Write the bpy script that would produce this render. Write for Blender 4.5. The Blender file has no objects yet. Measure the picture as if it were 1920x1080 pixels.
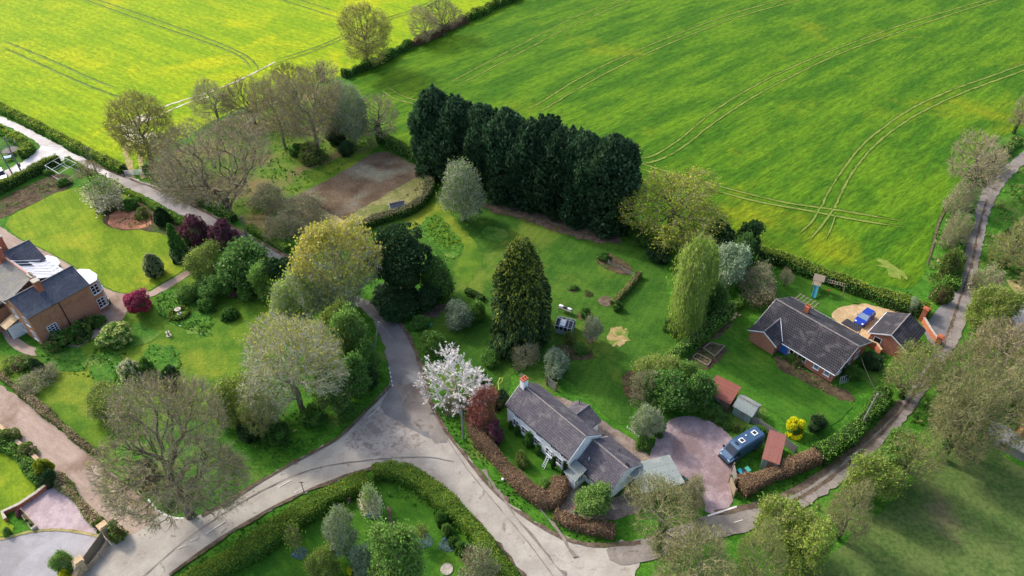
import bpy, math, random
import numpy as np
from mathutils import Vector
R=math.radians
SC=bpy.context.scene
COL=SC.collection
# ---------------------------------------------------------------- survey
# calibration of the drone camera: a point of the 1920x1080 photograph and a height give the point of the place
F_=1330.; PI_=R(40.); H_=75.
def P(x,y,h=0.):
    u=(x-960)/F_; v=(y-540)/F_
    dy=math.cos(PI_)-v*math.sin(PI_); dz=math.sin(PI_)+v*math.cos(PI_)
    t=(H_-h)/dz
    return (u*t,dy*t,h)
def P2(x,y): return P(x,y)[:2]
def height_at(bx,by,ty):
    Y=P(bx,by)[1]; v=(ty-540)/F_
    return H_-Y*(math.sin(PI_)+v*math.cos(PI_))/(math.cos(PI_)-v*math.sin(PI_))
def mpp(y,h=0.):            # metres for one pixel across, at row y
    v=(y-540)/F_
    return (H_-h)/(math.sin(PI_)+v*math.cos(PI_))/F_
# ---------------------------------------------------------------- mesh builder
class NM:
    def __init__(s): s.v=[]; s.n=0; s.f=[]; 
    def add(s,V,F,m=0):
        V=np.asarray(V,dtype=np.float64).reshape(-1,3); F=np.asarray(F,dtype=np.int64)
        if len(F)==0: return
        s.v.append(V); s.f.append((F+s.n,m)); s.n+=len(V)
    def poly(s,pts,m=0): s.add(pts,[list(range(len(pts)))],m)
    def box(s,x0,x1,y0,y1,z0,z1,m=0):
        x0,x1=min(x0,x1),max(x0,x1); y0,y1=min(y0,y1),max(y0,y1)
        V=[(x0,y0,z0),(x1,y0,z0),(x1,y1,z0),(x0,y1,z0),(x0,y0,z1),(x1,y0,z1),(x1,y1,z1),(x0,y1,z1)]
        s.add(V,[(0,3,2,1),(4,5,6,7),(0,1,5,4),(1,2,6,5),(2,3,7,6),(3,0,4,7)],m)
    def prism(s,pts,z0,z1,m=0):
        n=len(pts)
        a=sum(pts[i][0]*pts[(i+1)%n][1]-pts[(i+1)%n][0]*pts[i][1] for i in range(n))
        if a<0: pts=pts[::-1]
        s.add([(x,y,z0) for x,y in pts],[list(range(n))[::-1]],m)
        s.add([(x,y,z1) for x,y in pts],[list(range(n))],m)
        for i in range(n):
            j=(i+1)%n; a=pts[i]; b=pts[j]
            s.add([(a[0],a[1],z0),(b[0],b[1],z0),(b[0],b[1],z1),(a[0],a[1],z1)],[(0,1,2,3)],m)
    def slab(s,pts,t,m=0):                  # a tilted board: polygon and its copy t below
        n=len(pts); lo=[(p[0],p[1],p[2]-t) for p in pts]
        s.add(list(pts)+lo,[],m); V=np.array(list(pts)+lo)
        s.add(V,[list(range(n))],m)
        s.add(V,[list(range(n,2*n))[::-1]],m)
        for i in range(n):
            j=(i+1)%n; s.add([pts[i],lo[i],lo[j],pts[j]],[(0,1,2,3)],m)
    def tube(s,p,q,r0,r1=None,k=6,m=0):
        r1=r0 if r1 is None else r1
        segs(s,np.array([p],float),np.array([q],float),np.array([r0]),np.array([r1]),k,m)
        for c,r,o in ((q,r1,1),(p,r0,-1)):
            d=Vector(q)-Vector(p); d.normalize(); a=d.orthogonal().normalized(); b=d.cross(a)
            pts=[tuple(Vector(c)+(a*math.cos(2*math.pi*i/k)+b*math.sin(2*math.pi*i/k))*r) for i in range(k)]
            s.poly(pts if o>0 else pts[::-1],m)
    def path(s,pts,r,k=6,m=0):
        for a,b in zip(pts,pts[1:]): s.tube(a,b,r,r,k,m)
    def ball(s,c,r,m=0,nu=10,nv=6,sz=1.,jit=0,rng=None):
        V=[];F=[]
        for i in range(nv+1):
            t=math.pi*i/nv
            for j in range(nu):
                a=2*math.pi*j/nu; k=1+(rng.uniform(-jit,jit) if rng else 0)
                V.append((c[0]+r*k*math.sin(t)*math.cos(a),c[1]+r*k*math.sin(t)*math.sin(a),c[2]+r*k*sz*math.cos(t)))
        for i in range(nv):
            for j in range(nu):
                F.append((i*nu+j,(i+1)*nu+j,(i+1)*nu+(j+1)%nu,i*nu+(j+1)%nu))
        s.add(V,F,m)
    def build(s,name,mats,parent=None,smooth=False,link=True):
        me=bpy.data.meshes.new(name)
        V=np.concatenate(s.v) if s.v else np.zeros((0,3))
        me.vertices.add(len(V)); me.vertices.foreach_set('co',V.astype(np.float32).ravel())
        tot=np.concatenate([np.full(len(F),F.shape[1]) for F,m in s.f]); idx=np.concatenate([F.ravel() for F,m in s.f])
        mi=np.concatenate([np.full(len(F),m) for F,m in s.f])
        me.loops.add(len(idx)); me.loops.foreach_set('vertex_index',idx.astype(np.int32))
        me.polygons.add(len(tot)); st=np.concatenate([[0],np.cumsum(tot)[:-1]])
        me.polygons.foreach_set('loop_start',st.astype(np.int32))
        me.polygons.foreach_set('material_index',mi.astype(np.int32))
        me.polygons.foreach_set('use_smooth',np.full(len(tot),bool(smooth)))
        if not isinstance(mats,(list,tuple)): mats=[mats]
        for m in mats: me.materials.append(m)
        me.update(calc_edges=True); me.validate()
        if not link: return me
        o=bpy.data.objects.new(name,me); COL.objects.link(o)
        if parent: o.parent=parent
        return o
def segs(nm,A,B,ra,rb,k,m=0):               # many tapered tubes at once
    if len(A)==0: return
    D=B-A; L=np.linalg.norm(D,axis=1,keepdims=True)+1e-9; D=D/L
    up=np.where(np.abs(D[:,2:3])>.9,np.array([[1.,0,0]]),np.array([[0,0,1.]]))
    X=np.cross(D,up); X/=np.linalg.norm(X,axis=1,keepdims=True)+1e-9; Y=np.cross(D,X)
    n=len(A); V=np.zeros((n,2*k,3))
    for i in range(k):
        a=2*math.pi*i/k; w=X*math.cos(a)+Y*math.sin(a)
        V[:,i]=A+w*ra[:,None]; V[:,k+i]=B+w*rb[:,None]
    F=np.array([(i,(i+1)%k,k+(i+1)%k,k+i) for i in range(k)])
    F=(F[None]+(np.arange(n)*2*k)[:,None,None]).reshape(-1,4)
    nm.add(V.reshape(-1,3),F,m)
def quads(nm,C,size,rng,m=0,elong=1.,dirs=None,flat=0.):   # leaf clusters: small quads round the centres C
    n=len(C)
    if n==0: return
    if dirs is None: A=rng.normal(size=(n,3))
    else: A=dirs+rng.normal(size=(n,3))*.35
    A/=np.linalg.norm(A,axis=1,keepdims=True)+1e-9
    B=rng.normal(size=(n,3)); 
    if flat: B[:,2]*=(1-flat); A[:,2]*=(1-flat)
    B-=A*(A*B).sum(1,keepdims=True); B/=np.linalg.norm(B,axis=1,keepdims=True)+1e-9
    s=size*(.6+.8*rng.random((n,1)))*.5
    a=A*s*elong; b=B*s
    k=.55+.4*rng.random((n,1))
    V=np.stack([C-a-b*k,C+a*.2-b,C+a+b*.15,C-a*.3+b],1)
    nm.add(V.reshape(-1,3),(np.arange(n)*4)[:,None]+np.arange(4)[None],m)
# ---------------------------------------------------------------- naming
def tag(o,label=None,cat=None,group=None,kind=None):
    if label: o['label']=label
    if cat: o['category']=cat
    if group: o['group']=group
    if kind: o['kind']=kind
    return o
def thing(name,label,cat,loc=(0,0,0),rz=0.,group=None):
    o=bpy.data.objects.new(name,None); COL.objects.link(o); o.empty_display_size=.3
    o.location=loc; o.rotation_euler=(0,0,rz)
    return tag(o,label,cat,group)
# ---------------------------------------------------------------- materials
def srgb(r,g,b):
    f=lambda c:(c/255/12.92) if c<=10 else ((c/255+.055)/1.055)**2.4
    return (f(r),f(g),f(b),1.)
def newmat(name,rough=.9,spec=.2):
    m=bpy.data.materials.new(name); m.use_nodes=True; nt=m.node_tree
    b=nt.nodes['Principled BSDF']; b.inputs['Roughness'].default_value=rough
    b.inputs['Specular IOR Level'].default_value=spec
    return m,nt,b
def nd(nt,t,**k):
    n=nt.nodes.new(t)
    for a,v in k.items():
        if a.startswith('i_'):
            key=a[2:]; key=int(key) if key.isdigit() else key.replace('_',' ')
            n.inputs[key].default_value=v
        else: setattr(n,a,v)
    return n
def mix(nt,fac,a,b,blend='MIX'):
    n=nt.nodes.new('ShaderNodeMix'); n.data_type='RGBA'; n.blend_type=blend
    for s,v in ((0,fac),(6,a),(7,b)):
        if hasattr(v,'is_output'): nt.links.new(v,n.inputs[s])
        else: n.inputs[s].default_value=v
    return n.outputs[2]
def noise(nt,vec,scale,detail=4.,rough=.6,dist=0.):
    n=nd(nt,'ShaderNodeTexNoise',i_Scale=scale,i_Detail=detail,i_Roughness=rough,i_Distortion=dist)
    nt.links.new(vec,n.inputs['Vector']); return n.outputs['Fac']
def ramp(nt,fac,lo,hi):
    n=nd(nt,'ShaderNodeMapRange'); n.interpolation_type='SMOOTHSTEP'
    n.inputs[1].default_value=lo; n.inputs[2].default_value=hi
    nt.links.new(fac,n.inputs[0]); return n.outputs[0]
def coords(nt,scale=(1,1,1),rot=0.):
    t=nd(nt,'ShaderNodeTexCoord'); mp=nd(nt,'ShaderNodeMapping')
    mp.vector_type='TEXTURE'; mp.inputs['Scale'].default_value=tuple(1/q for q in scale); mp.inputs['Rotation'].default_value=(0,0,rot)
    nt.links.new(t.outputs['Object'],mp.inputs['Vector']); return mp.outputs['Vector']
def bump(nt,b,h,strength,dist):
    n=nd(nt,'ShaderNodeBump',i_Strength=strength,i_Distance=dist); nt.links.new(h,n.inputs['Height'])
    nt.links.new(n.outputs[0],b.inputs['Normal'])
def groundmat(name,c1,c2,c3=None,fine=2.5,mid=.35,big=.045,b3=(.52,.68),speck=(.55,1.35),stretch=(1,1,1),rot=0.,rough=.95,bs=.6,bd=.12,extra=None):
    """c1..c2 mottled at the middle scale, c3 in large patches, brightness grain at the fine scale"""
    m,nt,b=newmat(name,rough,.12)
    v=coords(nt,stretch,rot); v0=coords(nt)
    col=mix(nt,ramp(nt,noise(nt,v,mid,5,.65),.38,.62),c1,c2)
    if c3: col=mix(nt,ramp(nt,noise(nt,v0,big,5,.6,.4),*b3),col,c3)
    f=noise(nt,v,fine,6,.75)
    g=nd(nt,'ShaderNodeMapRange'); nt.links.new(f,g.inputs[0])
    g.inputs[1].default_value=.36; g.inputs[2].default_value=.64; g.inputs[3].default_value=speck[0]; g.inputs[4].default_value=speck[1]
    cc=nd(nt,'ShaderNodeCombineColor'); 
    for i in range(3): nt.links.new(g.outputs[0],cc.inputs[i])
    col=mix(nt,1.,col,cc.outputs[0],'MULTIPLY')
    if extra: col=extra(nt,col,v0)
    nt.links.new(col,b.inputs['Base Color'])
    bump(nt,b,f,bs,bd)
    return m
def plain(name,c,var=.25,scale=3.,rough=.7,spec=.3,metal=0.,stretch=(1,1,1),bs=0.,c2=None):
    m,nt,b=newmat(name,rough,spec); b.inputs['Metallic'].default_value=metal
    f=noise(nt,coords(nt,stretch),scale,6,.65)
    d=c2 if c2 else tuple(x*(1-var) for x in c[:3])+(1,); l=tuple(min(1,x*(1+var)) for x in c[:3])+(1,)
    nt.links.new(mix(nt,ramp(nt,f,.3,.7),d,l),b.inputs['Base Color'])
    if bs: bump(nt,b,f,bs,.03)
    return m
def leafmat(name,c1,c2,c3,trans=.3,rough=.65):
    m,nt,b=newmat(name,rough,.25)
    g=nd(nt,'ShaderNodeNewGeometry'); oi=nd(nt,'ShaderNodeObjectInfo')
    r=g.outputs['Random Per Island']
    col=mix(nt,ramp(nt,r,.0,.6),c1,c2); col=mix(nt,ramp(nt,r,.6,1.),col,c3)
    t=nd(nt,'ShaderNodeTexCoord'); cl=noise(nt,t.outputs['Object'],.55,3,.6)
    col=mix(nt,ramp(nt,cl,.35,.65),mix(nt,1.,col,(.72,.74,.7,1),'MULTIPLY'),col)
    h=nd(nt,'ShaderNodeHueSaturation'); nt.links.new(col,h.inputs['Color'])
    mr=nd(nt,'ShaderNodeMapRange'); nt.links.new(oi.outputs['Random'],mr.inputs[0]); mr.inputs[3].default_value=.82; mr.inputs[4].default_value=1.15
    nt.links.new(mr.outputs[0],h.inputs['Value'])
    nt.links.new(h.outputs[0],b.inputs['Base Color'])
    tr=nd(nt,'ShaderNodeBsdfTranslucent'); nt.links.new(h.outputs[0],tr.inputs['Color'])
    ms=nd(nt,'ShaderNodeMixShader'); ms.inputs[0].default_value=trans
    nt.links.new(b.outputs[0],ms.inputs[1]); nt.links.new(tr.outputs[0],ms.inputs[2])
    nt.links.new(ms.outputs[0],nt.nodes['Material Output'].inputs['Surface'])
    return m
def rowmat(name,c1,c2,cm,bw,rh,mortar=.02,rot=0.,rough=.8,blotch=None,bs=.5,sc=(1,1,1),vert=False):
    """courses of tiles, slates, bricks or sheets in the thing's own metres"""
    m,nt,b=newmat(name,rough,.3)
    v=coords(nt,sc,rot)
    if vert:
        sp=nd(nt,'ShaderNodeSeparateXYZ'); nt.links.new(v,sp.inputs[0]); ad=nd(nt,'ShaderNodeMath'); nt.links.new(sp.outputs[0],ad.inputs[0]); nt.links.new(sp.outputs[1],ad.inputs[1])
        cb=nd(nt,'ShaderNodeCombineXYZ'); nt.links.new(ad.outputs[0],cb.inputs[0]); nt.links.new(sp.outputs[2],cb.inputs[1]); v=cb.outputs[0]
    k=nd(nt,'ShaderNodeTexBrick'); k.inputs['Scale'].default_value=1.
    k.inputs['Brick Width'].default_value=bw; k.inputs['Row Height'].default_value=rh
    k.inputs['Mortar Size'].default_value=mortar; k.inputs['Mortar Smooth'].default_value=.2
    k.inputs['Color1'].default_value=c1; k.inputs['Color2'].default_value=c2; k.inputs['Mortar'].default_value=cm
    nt.links.new(v,k.inputs['Vector'])
    col=k.outputs['Color']; v0=coords(nt)
    if blotch: col=mix(nt,ramp(nt,noise(nt,v0,.6,6,.7,.5),.48,.68),col,blotch)
    f=noise(nt,v0,6,5,.7)
    col=mix(nt,ramp(nt,f,.3,.7),mix(nt,1.,col,(.7,.7,.7,1),'MULTIPLY'),col)
    nt.links.new(col,b.inputs['Base Color'])
    bump(nt,b,k.outputs['Fac'],bs,-.02)
    return m
# ---------------------------------------------------------------- outline helpers
def chaikin(pts,closed,it=2):
    for _ in range(it):
        q=[];n=len(pts)
        for i in range(n if closed else n-1):
            a=pts[i];b=pts[(i+1)%n]
            q.append((a[0]*.75+b[0]*.25,a[1]*.75+b[1]*.25)); q.append((a[0]*.25+b[0]*.75,a[1]*.25+b[1]*.75))
        if not closed: q=[pts[0]]+q+[pts[-1]]
        pts=q
    return pts
def rough_edge(pts,amp,rng,step=.7,closed=True):
    out=[];n=len(pts)
    for i in range(n if closed else n-1):
        a=np.array(pts[i]);b=np.array(pts[(i+1)%n]);L=np.linalg.norm(b-a)
        if L<1e-6: continue
        k=max(1,min(60,int(L/step))); nrm=np.array([-(b-a)[1],(b-a)[0]])/L
        for j in range(k): 
            p=a+(b-a)*j/k+nrm*rng.normal()*amp*(0 if (j==0 and not closed and i==0) else 1)
            out.append((float(p[0]),float(p[1])))
    return out
from mathutils.geometry import tessellate_polygon
def sheet(name,px,z,mat,smooth=2,amp=.12,seed=0,label=None,cat=None,kind='structure',world=False,thick=0.):
    rng=np.random.default_rng(seed+len(px)*7+int(abs(px[0][0])))
    w=list(px) if world else [P2(*p) for p in px]
    if smooth: w=chaikin(w,True,smooth)
    if amp: w=rough_edge(w,amp,rng)
    tri=tessellate_polygon([[Vector((x,y,0)) for x,y in w]])
    V=[(x,y,z) for x,y in w]
    nm=NM(); F=[]
    for t in tri:
        a,b,c=[w[i] for i in t]
        cr=(b[0]-a[0])*(c[1]-a[1])-(b[1]-a[1])*(c[0]-a[0])
        if abs(cr)<1e-9: continue
        F.append(t if cr>0 else t[::-1])
    nm.add(V,F)
    if thick:
        n=len(w); a=sum(w[i][0]*w[(i+1)%n][1]-w[(i+1)%n][0]*w[i][1] for i in range(n))
        idx=range(n)
        for i in idx:
            j=(i+1)%n; p,q=(w[i],w[j]) if a>0 else (w[j],w[i])
            nm.add([(p[0],p[1],z-thick),(q[0],q[1],z-thick),(q[0],q[1],z),(p[0],p[1],z)],[(0,1,2,3)])
    o=nm.build(name,mat); return tag(o,label,cat,None,kind)
def offset_path(w,d):
    out=[];n=len(w)
    for i in range(n):
        a=w[max(0,i-1)];b=w[min(n-1,i+1)]; dx,dy=b[0]-a[0],b[1]-a[1]; L=math.hypot(dx,dy)+1e-9
        out.append((w[i][0]-dy/L*d,w[i][1]+dx/L*d))
    return out
def ribbon(name,px,width,z,mat,amp=.05,seed=0,world=False,smooth=2,label=None,cat=None,kind='structure',taper=0.):
    rng=np.random.default_rng(seed+int(abs(px[0][0]))+7)
    w=list(px) if world else [P2(*p) for p in px]
    w=chaikin(w,False,smooth); w=rough_edge(w,0,rng,.8,False)+[w[-1]]
    a=offset_path(w,width/2); b=offset_path(w,-width/2)
    if taper:
        n=len(w); cum=[0.]
        for i in range(1,n): cum.append(cum[-1]+math.hypot(w[i][0]-w[i-1][0],w[i][1]-w[i-1][1]))
        for i in range(n):
            k=min(1.,.12+min(cum[i],cum[-1]-cum[i])/taper); m=lambda p,q:(q[0]+(p[0]-q[0])*k,q[1]+(p[1]-q[1])*k)
            a[i],b[i]=m(a[i],w[i]),m(b[i],w[i])
    nm=NM(); V=[]
    for p,q in zip(a,b):
        e=rng.normal()*amp; f=rng.normal()*amp
        V+= [(p[0]+e,p[1]+e,z),(q[0]+f,q[1]-f,z)]
    n=len(a); nm.add(V,[(2*i,2*i+1,2*i+3,2*i+2) for i in range(n-1)])
    return tag(nm.build(name,mat),label,cat,None,kind)
# ---------------------------------------------------------------- growing trees
def envelope(rng,n,shape,Rr,z0,H):
    """n points in a crown between z0 and H of radius Rr"""
    out=np.zeros((0,3)); lob=rng.uniform(0,6.28,6)
    if shape in ('round','spread') and n>300:      # billows: several overlapping heads make the crown
        m=9; a=np.arange(m-1)*2.4+lob[0]; t=(np.arange(m-1)+.5)/(m-1); t=.18+.6*t[rng.permutation(m-1)]
        if shape=='spread': t=.15+.5*(t-.18)/.6
        pr=np.sqrt(np.clip(1-(2*t-1)**2*.8,0,1)); d=rng.uniform(.42,.66,m-1)*pr
        c=np.stack([np.cos(a)*d,np.sin(a)*d,t*2-1],1); c=np.concatenate([c,[[.1,0,.42]]]); r=np.append(rng.uniform(.36,.5,m-1),.46)
        while len(out)<n:
            q=rng.uniform(-1.15,1.15,(n*3,3)); D=np.linalg.norm((q[:,None]-c[None])/np.array([1,1,1.25]),axis=2)/r[None]
            e=D.min(1); core=np.linalg.norm(q/np.array([.62,.62,.8]),axis=1)
            ok=((e<1)&(rng.random(len(q))<.12+.88*np.clip(e,0,1)**2.5)&(q[:,2]>-1)&(q[:,2]<1.))
            ok&=~((core<.75)&(rng.random(len(q))<.8))
            out=np.concatenate([out,np.stack([q[:,0]*Rr,q[:,1]*Rr,z0+(q[:,2]+1)/2*(H-z0)],1)[ok]])
        return out[:n]
    while len(out)<n:
        q=rng.uniform(-1,1,(n*3,3)); t=(q[:,2]+1)/2
        a=np.arctan2(q[:,1],q[:,0]); rr=np.hypot(q[:,0],q[:,1])
        wob=.94+.2*np.sin(2*a+lob[0]+3*t)+.16*np.sin(3*a+lob[1]-5*t)+.1*np.sin(5*a+lob[2]+9*t)
        if shape=='round': prof=np.sqrt(np.clip(1-(2*t-1)**2,0,1))*(.82+.3*(1-t))
        elif shape=='spread': prof=np.sqrt(np.clip(1-(1.25*t-.35)**2/.81,0,1))*1.02
        elif shape=='oval': prof=np.clip(np.sin(np.pi*np.clip(t,0,1)**.75),0,1)**.7
        elif shape=='column': prof=.9*np.clip(np.minimum(1,(1-t)*3.2),0,1)**.6*(.75+.25*np.minimum(1,t*4))
        elif shape=='cone': prof=np.clip(1-t,0,1)**.75*np.minimum(1,.55+t*3)
        elif shape=='bush': prof=np.sqrt(np.clip(1-t**2.2,0,1))
        else: prof=np.ones(len(t))
        ok=rr<prof*wob
        u=rr/np.maximum(prof*wob,1e-3); edge=np.maximum(u,np.abs(2*t-1))
        ok&=rng.random(len(t))<(.15+.85*edge**2.2)
        out=np.concatenate([out,np.stack([q[:,0]*Rr,q[:,1]*Rr,z0+t*(H-z0)],1)[ok]])
    return out[:n]
def skeleton(rng,H,Rr,z0,N,shape,lean=(0,0),path_w=.35,tr=None,stems=1,droop=0.):
    pts=envelope(rng,N,shape,Rr,z0,H); pts[:,:2]+=np.array(lean)[None]
    nodes=[(0,0,-.15)];par=[-1];pl=[0.]
    forks=[]
    for s in range(stems):
        dx,dy=rng.normal(0,.12*H/10,2)*(1 if stems==1 else 4); prev=0
        hk=z0+(H-z0)*(.28 if stems==1 else .1); k=max(3,int(hk/.7))
        for i in range(1,k+1):
            t=i/k; nodes.append((lean[0]*t*.6+dx*t*t+rng.normal()*.05,lean[1]*t*.6+dy*t*t+rng.normal()*.05,hk*t)); par.append(prev); prev=len(nodes)-1; pl.append(hk*t*.3)
        forks.append(prev)
    ntr=len(nodes)
    c=np.array(nodes[-1])-np.array((0,0,(H-z0)*.15))
    pts=pts[np.argsort(np.linalg.norm(pts-c,axis=1)+rng.normal(size=N)*.3)]
    X=np.zeros((ntr+N,3)); X[:ntr]=nodes; L=np.zeros(ntr+N); L[:ntr]=pl; pr=np.zeros(ntr+N,int); pr[:ntr]=par
    ok0=np.array([n[2]>z0*.75 for n in nodes]); pen=np.zeros(ntr+N); pen[:ntr][~ok0]=50
    for i in range(N):
        k=ntr+i; p=pts[i]; d=np.sqrt(((X[:k]-p)**2).sum(1)); up=np.clip(X[:k,2]-p[2],0,None)
        j=int(np.argmin(d+path_w*L[:k]+pen[:k]+up*.5)); X[k]=p; pr[k]=j; L[k]=L[j]+d[j]
    cnt=np.ones(ntr+N)
    for k in range(ntr+N-1,0,-1): cnt[pr[k]]+=cnt[k]
    # soften the kinks
    for k in range(ntr,ntr+N):
        if cnt[k]>2: X[k]=X[k]*.72+(X[pr[k]]+np.array([0,0,.12]))*.28
    tr=tr or (.02*H+.07)
    rad=.016+tr*(cnt/cnt[0])**.52; rad=np.minimum(rad,tr)
    return X,pr,cnt,rad,ntr
def grow(seed,H=14.,Rr=6.,z0=3.,N=1100,shape='round',twigs=5,tlen=1.0,leaves=0,ls=.3,lean=(0,0),bark=None,twigm=None,leaf=None,
         stems=1,tr=None,elong=1.2,hang=0.,lsp=.35,tw=.022,leaf2=None,l2=0.,ivy=0,pw=.35):
    """one tree: mesh of trunk and limbs, mesh of the crown (twigs and leaves)"""
    rng=np.random.default_rng(seed)
    X,pr,cnt,rad,ntr=skeleton(rng,H,Rr,z0,N,shape,lean,pw,tr,stems)
    A=X[pr[1:]]; B=X[1:]; ra=np.minimum(rad[pr[1:]],rad[1:]*1.35); rb=rad[1:]; c=cnt[1:]
    ra[:ntr-1]=rad[pr[1:ntr]]
    T=NM(); C=NM()
    big=rb>.13; md=(rb>.05)&~big; sm=~big&~md
    segs(T,A[big],B[big],ra[big],rb[big],8); segs(T,A[md],B[md],ra[md],rb[md],5)
    if len(A[big])==0 and len(A[md])==0: segs(T,A[:3],B[:3],ra[:3],rb[:3],5)
    # root flare
    segs(T,X[:1]-[[0,0,.3]],X[:1]+[[0,0,.7]],rad[:1]*1.5,rad[:1]*1.02,8)
    segs(C,A[sm],B[sm],ra[sm],rb[sm],3,0)
    cen=X[ntr:].mean(0)
    tips=np.where((cnt<=6)&(np.arange(len(X))>=ntr))[0]
    src=np.repeat(tips,twigs); D=X[src]-X[pr[src]]; D/=np.linalg.norm(D,axis=1,keepdims=True)+1e-9
    O=X[src]-cen; O/=np.linalg.norm(O,axis=1,keepdims=True)+1e-9
    dr=D*.5+O*.55+rng.normal(size=D.shape)*.55+np.array([0,0,.18-hang]); dr/=np.linalg.norm(dr,axis=1,keepdims=True)
    ln=tlen*(.5+rng.random((len(src),1))); S=X[src]+(X[pr[src]]-X[src])*rng.random((len(src),1))*.6
    M=S+dr*ln*.5; E=S+dr*ln+rng.normal(size=dr.shape)*ln*.14+np.array([0,0,-hang])*ln*.6
    side=np.cross(dr,rng.normal(size=dr.shape)); side/=np.linalg.norm(side,axis=1,keepdims=True)+1e-9
    n=len(S)
    if n:
        V=np.stack([S-side*tw,S+side*tw,M+side*tw*.8,M-side*tw*.8,E],1).reshape(-1,3); k=(np.arange(n)*5)[:,None]
        C.add(V,k+np.array([[0,1,2,3]]),0); C.add(V,k+np.array([[3,2,4]]),0)
        # side shoots
        S2=np.repeat(M,2,0)+rng.normal(size=(2*n,3))*.05; d2=np.repeat(dr,2,0)+rng.normal(size=(2*n,3))*.8; d2/=np.linalg.norm(d2,axis=1,keepdims=True)
        E2=S2+d2*np.repeat(ln,2,0)*.5; sd=np.repeat(side,2,0)*tw*.75
        C.add(np.stack([S2-sd,S2+sd,E2],1).reshape(-1,3),(np.arange(2*n)*3)[:,None]+np.arange(3)[None],0)
    if leaves and n:
        ii=rng.integers(0,n,leaves); t=rng.random((leaves,1)); L=S[ii]*(1-t)+E[ii]*t+rng.normal(size=(leaves,3))*lsp
        if l2: 
            k=int(leaves*l2); top=np.argsort(-(L[:,2]+rng.normal(size=leaves)*H*.08-.15*H*0))[:k]; msk=np.zeros(leaves,bool); msk[top]=True
            quads(C,L[msk],ls,rng,2,elong); quads(C,L[~msk],ls,rng,1,elong)
        else: quads(C,L,ls,rng,1,elong,dirs=(np.tile([[0,0,-1.]],(leaves,1)) if hang else None))
    if ivy:
        k=rng.integers(0,ntr,ivy); k=np.maximum(k,1); t=rng.random((ivy,1)); a=rng.uniform(0,6.28,ivy); rr=rad[k]+.15+rng.random(ivy)*.35
        L=X[k]*t+X[pr[k]]*(1-t)+np.stack([np.cos(a)*rr,np.sin(a)*rr,a*0],1); quads(C,L,.3,rng,3 if leaf2 else 2,1.1)
    mats=[twigm,leaf or twigm]+([leaf2] if leaf2 else [])+([IVY] if ivy else [])
    return T.build('trunk',bark,link=False),C.build('crown',mats,link=False)
def clumps(rng,shape,Rr,z0,H,n,wb=1.):
    """centres on the surface of a crown, with outward directions"""
    lob=rng.uniform(0,6.28,6)
    if wb>=1 and shape in ('round','bush','pine','egg'):
        m=11; a=np.arange(m)*2.4+lob[0]; t=rng.permutation((np.arange(m)+.5)/m)
        if shape=='bush': t=t*.75
        if shape=='pine': t=.3+t*.62
        pf={'round':lambda t:np.sqrt(np.clip(1-(2*t-1)**2,0,1)),'bush':lambda t:np.sqrt(np.clip(1-t**2.3,0,1)),'pine':lambda t:np.sqrt(np.clip(1-(1.5*t-.5)**2,0,1)),'egg':lambda t:np.clip(np.sin(np.pi*(.12+.88*t)**.8),0,1)**.75}[shape]
        d=pf(t)*rng.uniform(.5,.72,m); r=rng.uniform(.3,.46,m)
        c=np.stack([np.cos(a)*d*Rr,np.sin(a)*d*Rr,z0+t*(H-z0)],1); c[0]=(0,0,z0+(H-z0)*.8)
        k=rng.integers(0,m,n); q=rng.normal(size=(n,3)); q/=np.linalg.norm(q,axis=1,keepdims=True)
        ax=c[k]-np.array([0,0,z0+(H-z0)*.35]); s_=(q*ax).sum(1,keepdims=True); q=np.where(s_<0,-q,q)
        P_=c[k]+q*r[k][:,None]*np.array([Rr,Rr,min(Rr,(H-z0)*.5)]); P_[:,2]=np.clip(P_[:,2],z0+.02,H)
        return P_,q
    t=rng.random(n)**.85; a=rng.uniform(0,6.283,n)
    wob=.95+wb*(.15*np.sin(2*a+lob[0]+3*t)+.13*np.sin(3*a+lob[1]-5*t)+.09*np.sin(5*a+lob[2]+9*t))
    if shape=='round': prof=np.sqrt(np.clip(1-(2*t-1)**2,0,1))
    elif shape=='bush': prof=np.sqrt(np.clip(1-t**2.3,0,1))
    elif shape=='column': prof=np.clip(np.minimum(1,(1-t)*4.),0,1)**.55*(.85+.15*np.minimum(1,t*4))
    elif shape=='cone': prof=np.clip(1-t,0,1)**.8*np.minimum(1,.7+t*2)
    elif shape=='broadcone': prof=np.clip(1-t,0,1)**.66*np.minimum(1,.86+t)
    elif shape=='spire': prof=np.clip(np.minimum(1,(1-t)*3.6),0,1)**.6*(.9+.1*np.minimum(1,t*4))
    elif shape=='pine': prof=np.sqrt(np.clip(1-(1.5*t-.5)**2,0,1))
    elif shape=='egg': prof=np.clip(np.sin(np.pi*np.clip(.12+.88*t,0,1)**.8),0,1)**.75
    else: prof=np.ones(n)
    r=prof*wob
    P_=np.stack([np.cos(a)*r*Rr,np.sin(a)*r*Rr,z0+t*(H-z0)],1)
    c=np.array([0,0,z0+(H-z0)*.4]); O=(P_-c)/np.array([Rr,Rr,(H-z0)*.6]); O/=np.linalg.norm(O,axis=1,keepdims=True)+1e-9
    return P_,O
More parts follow.
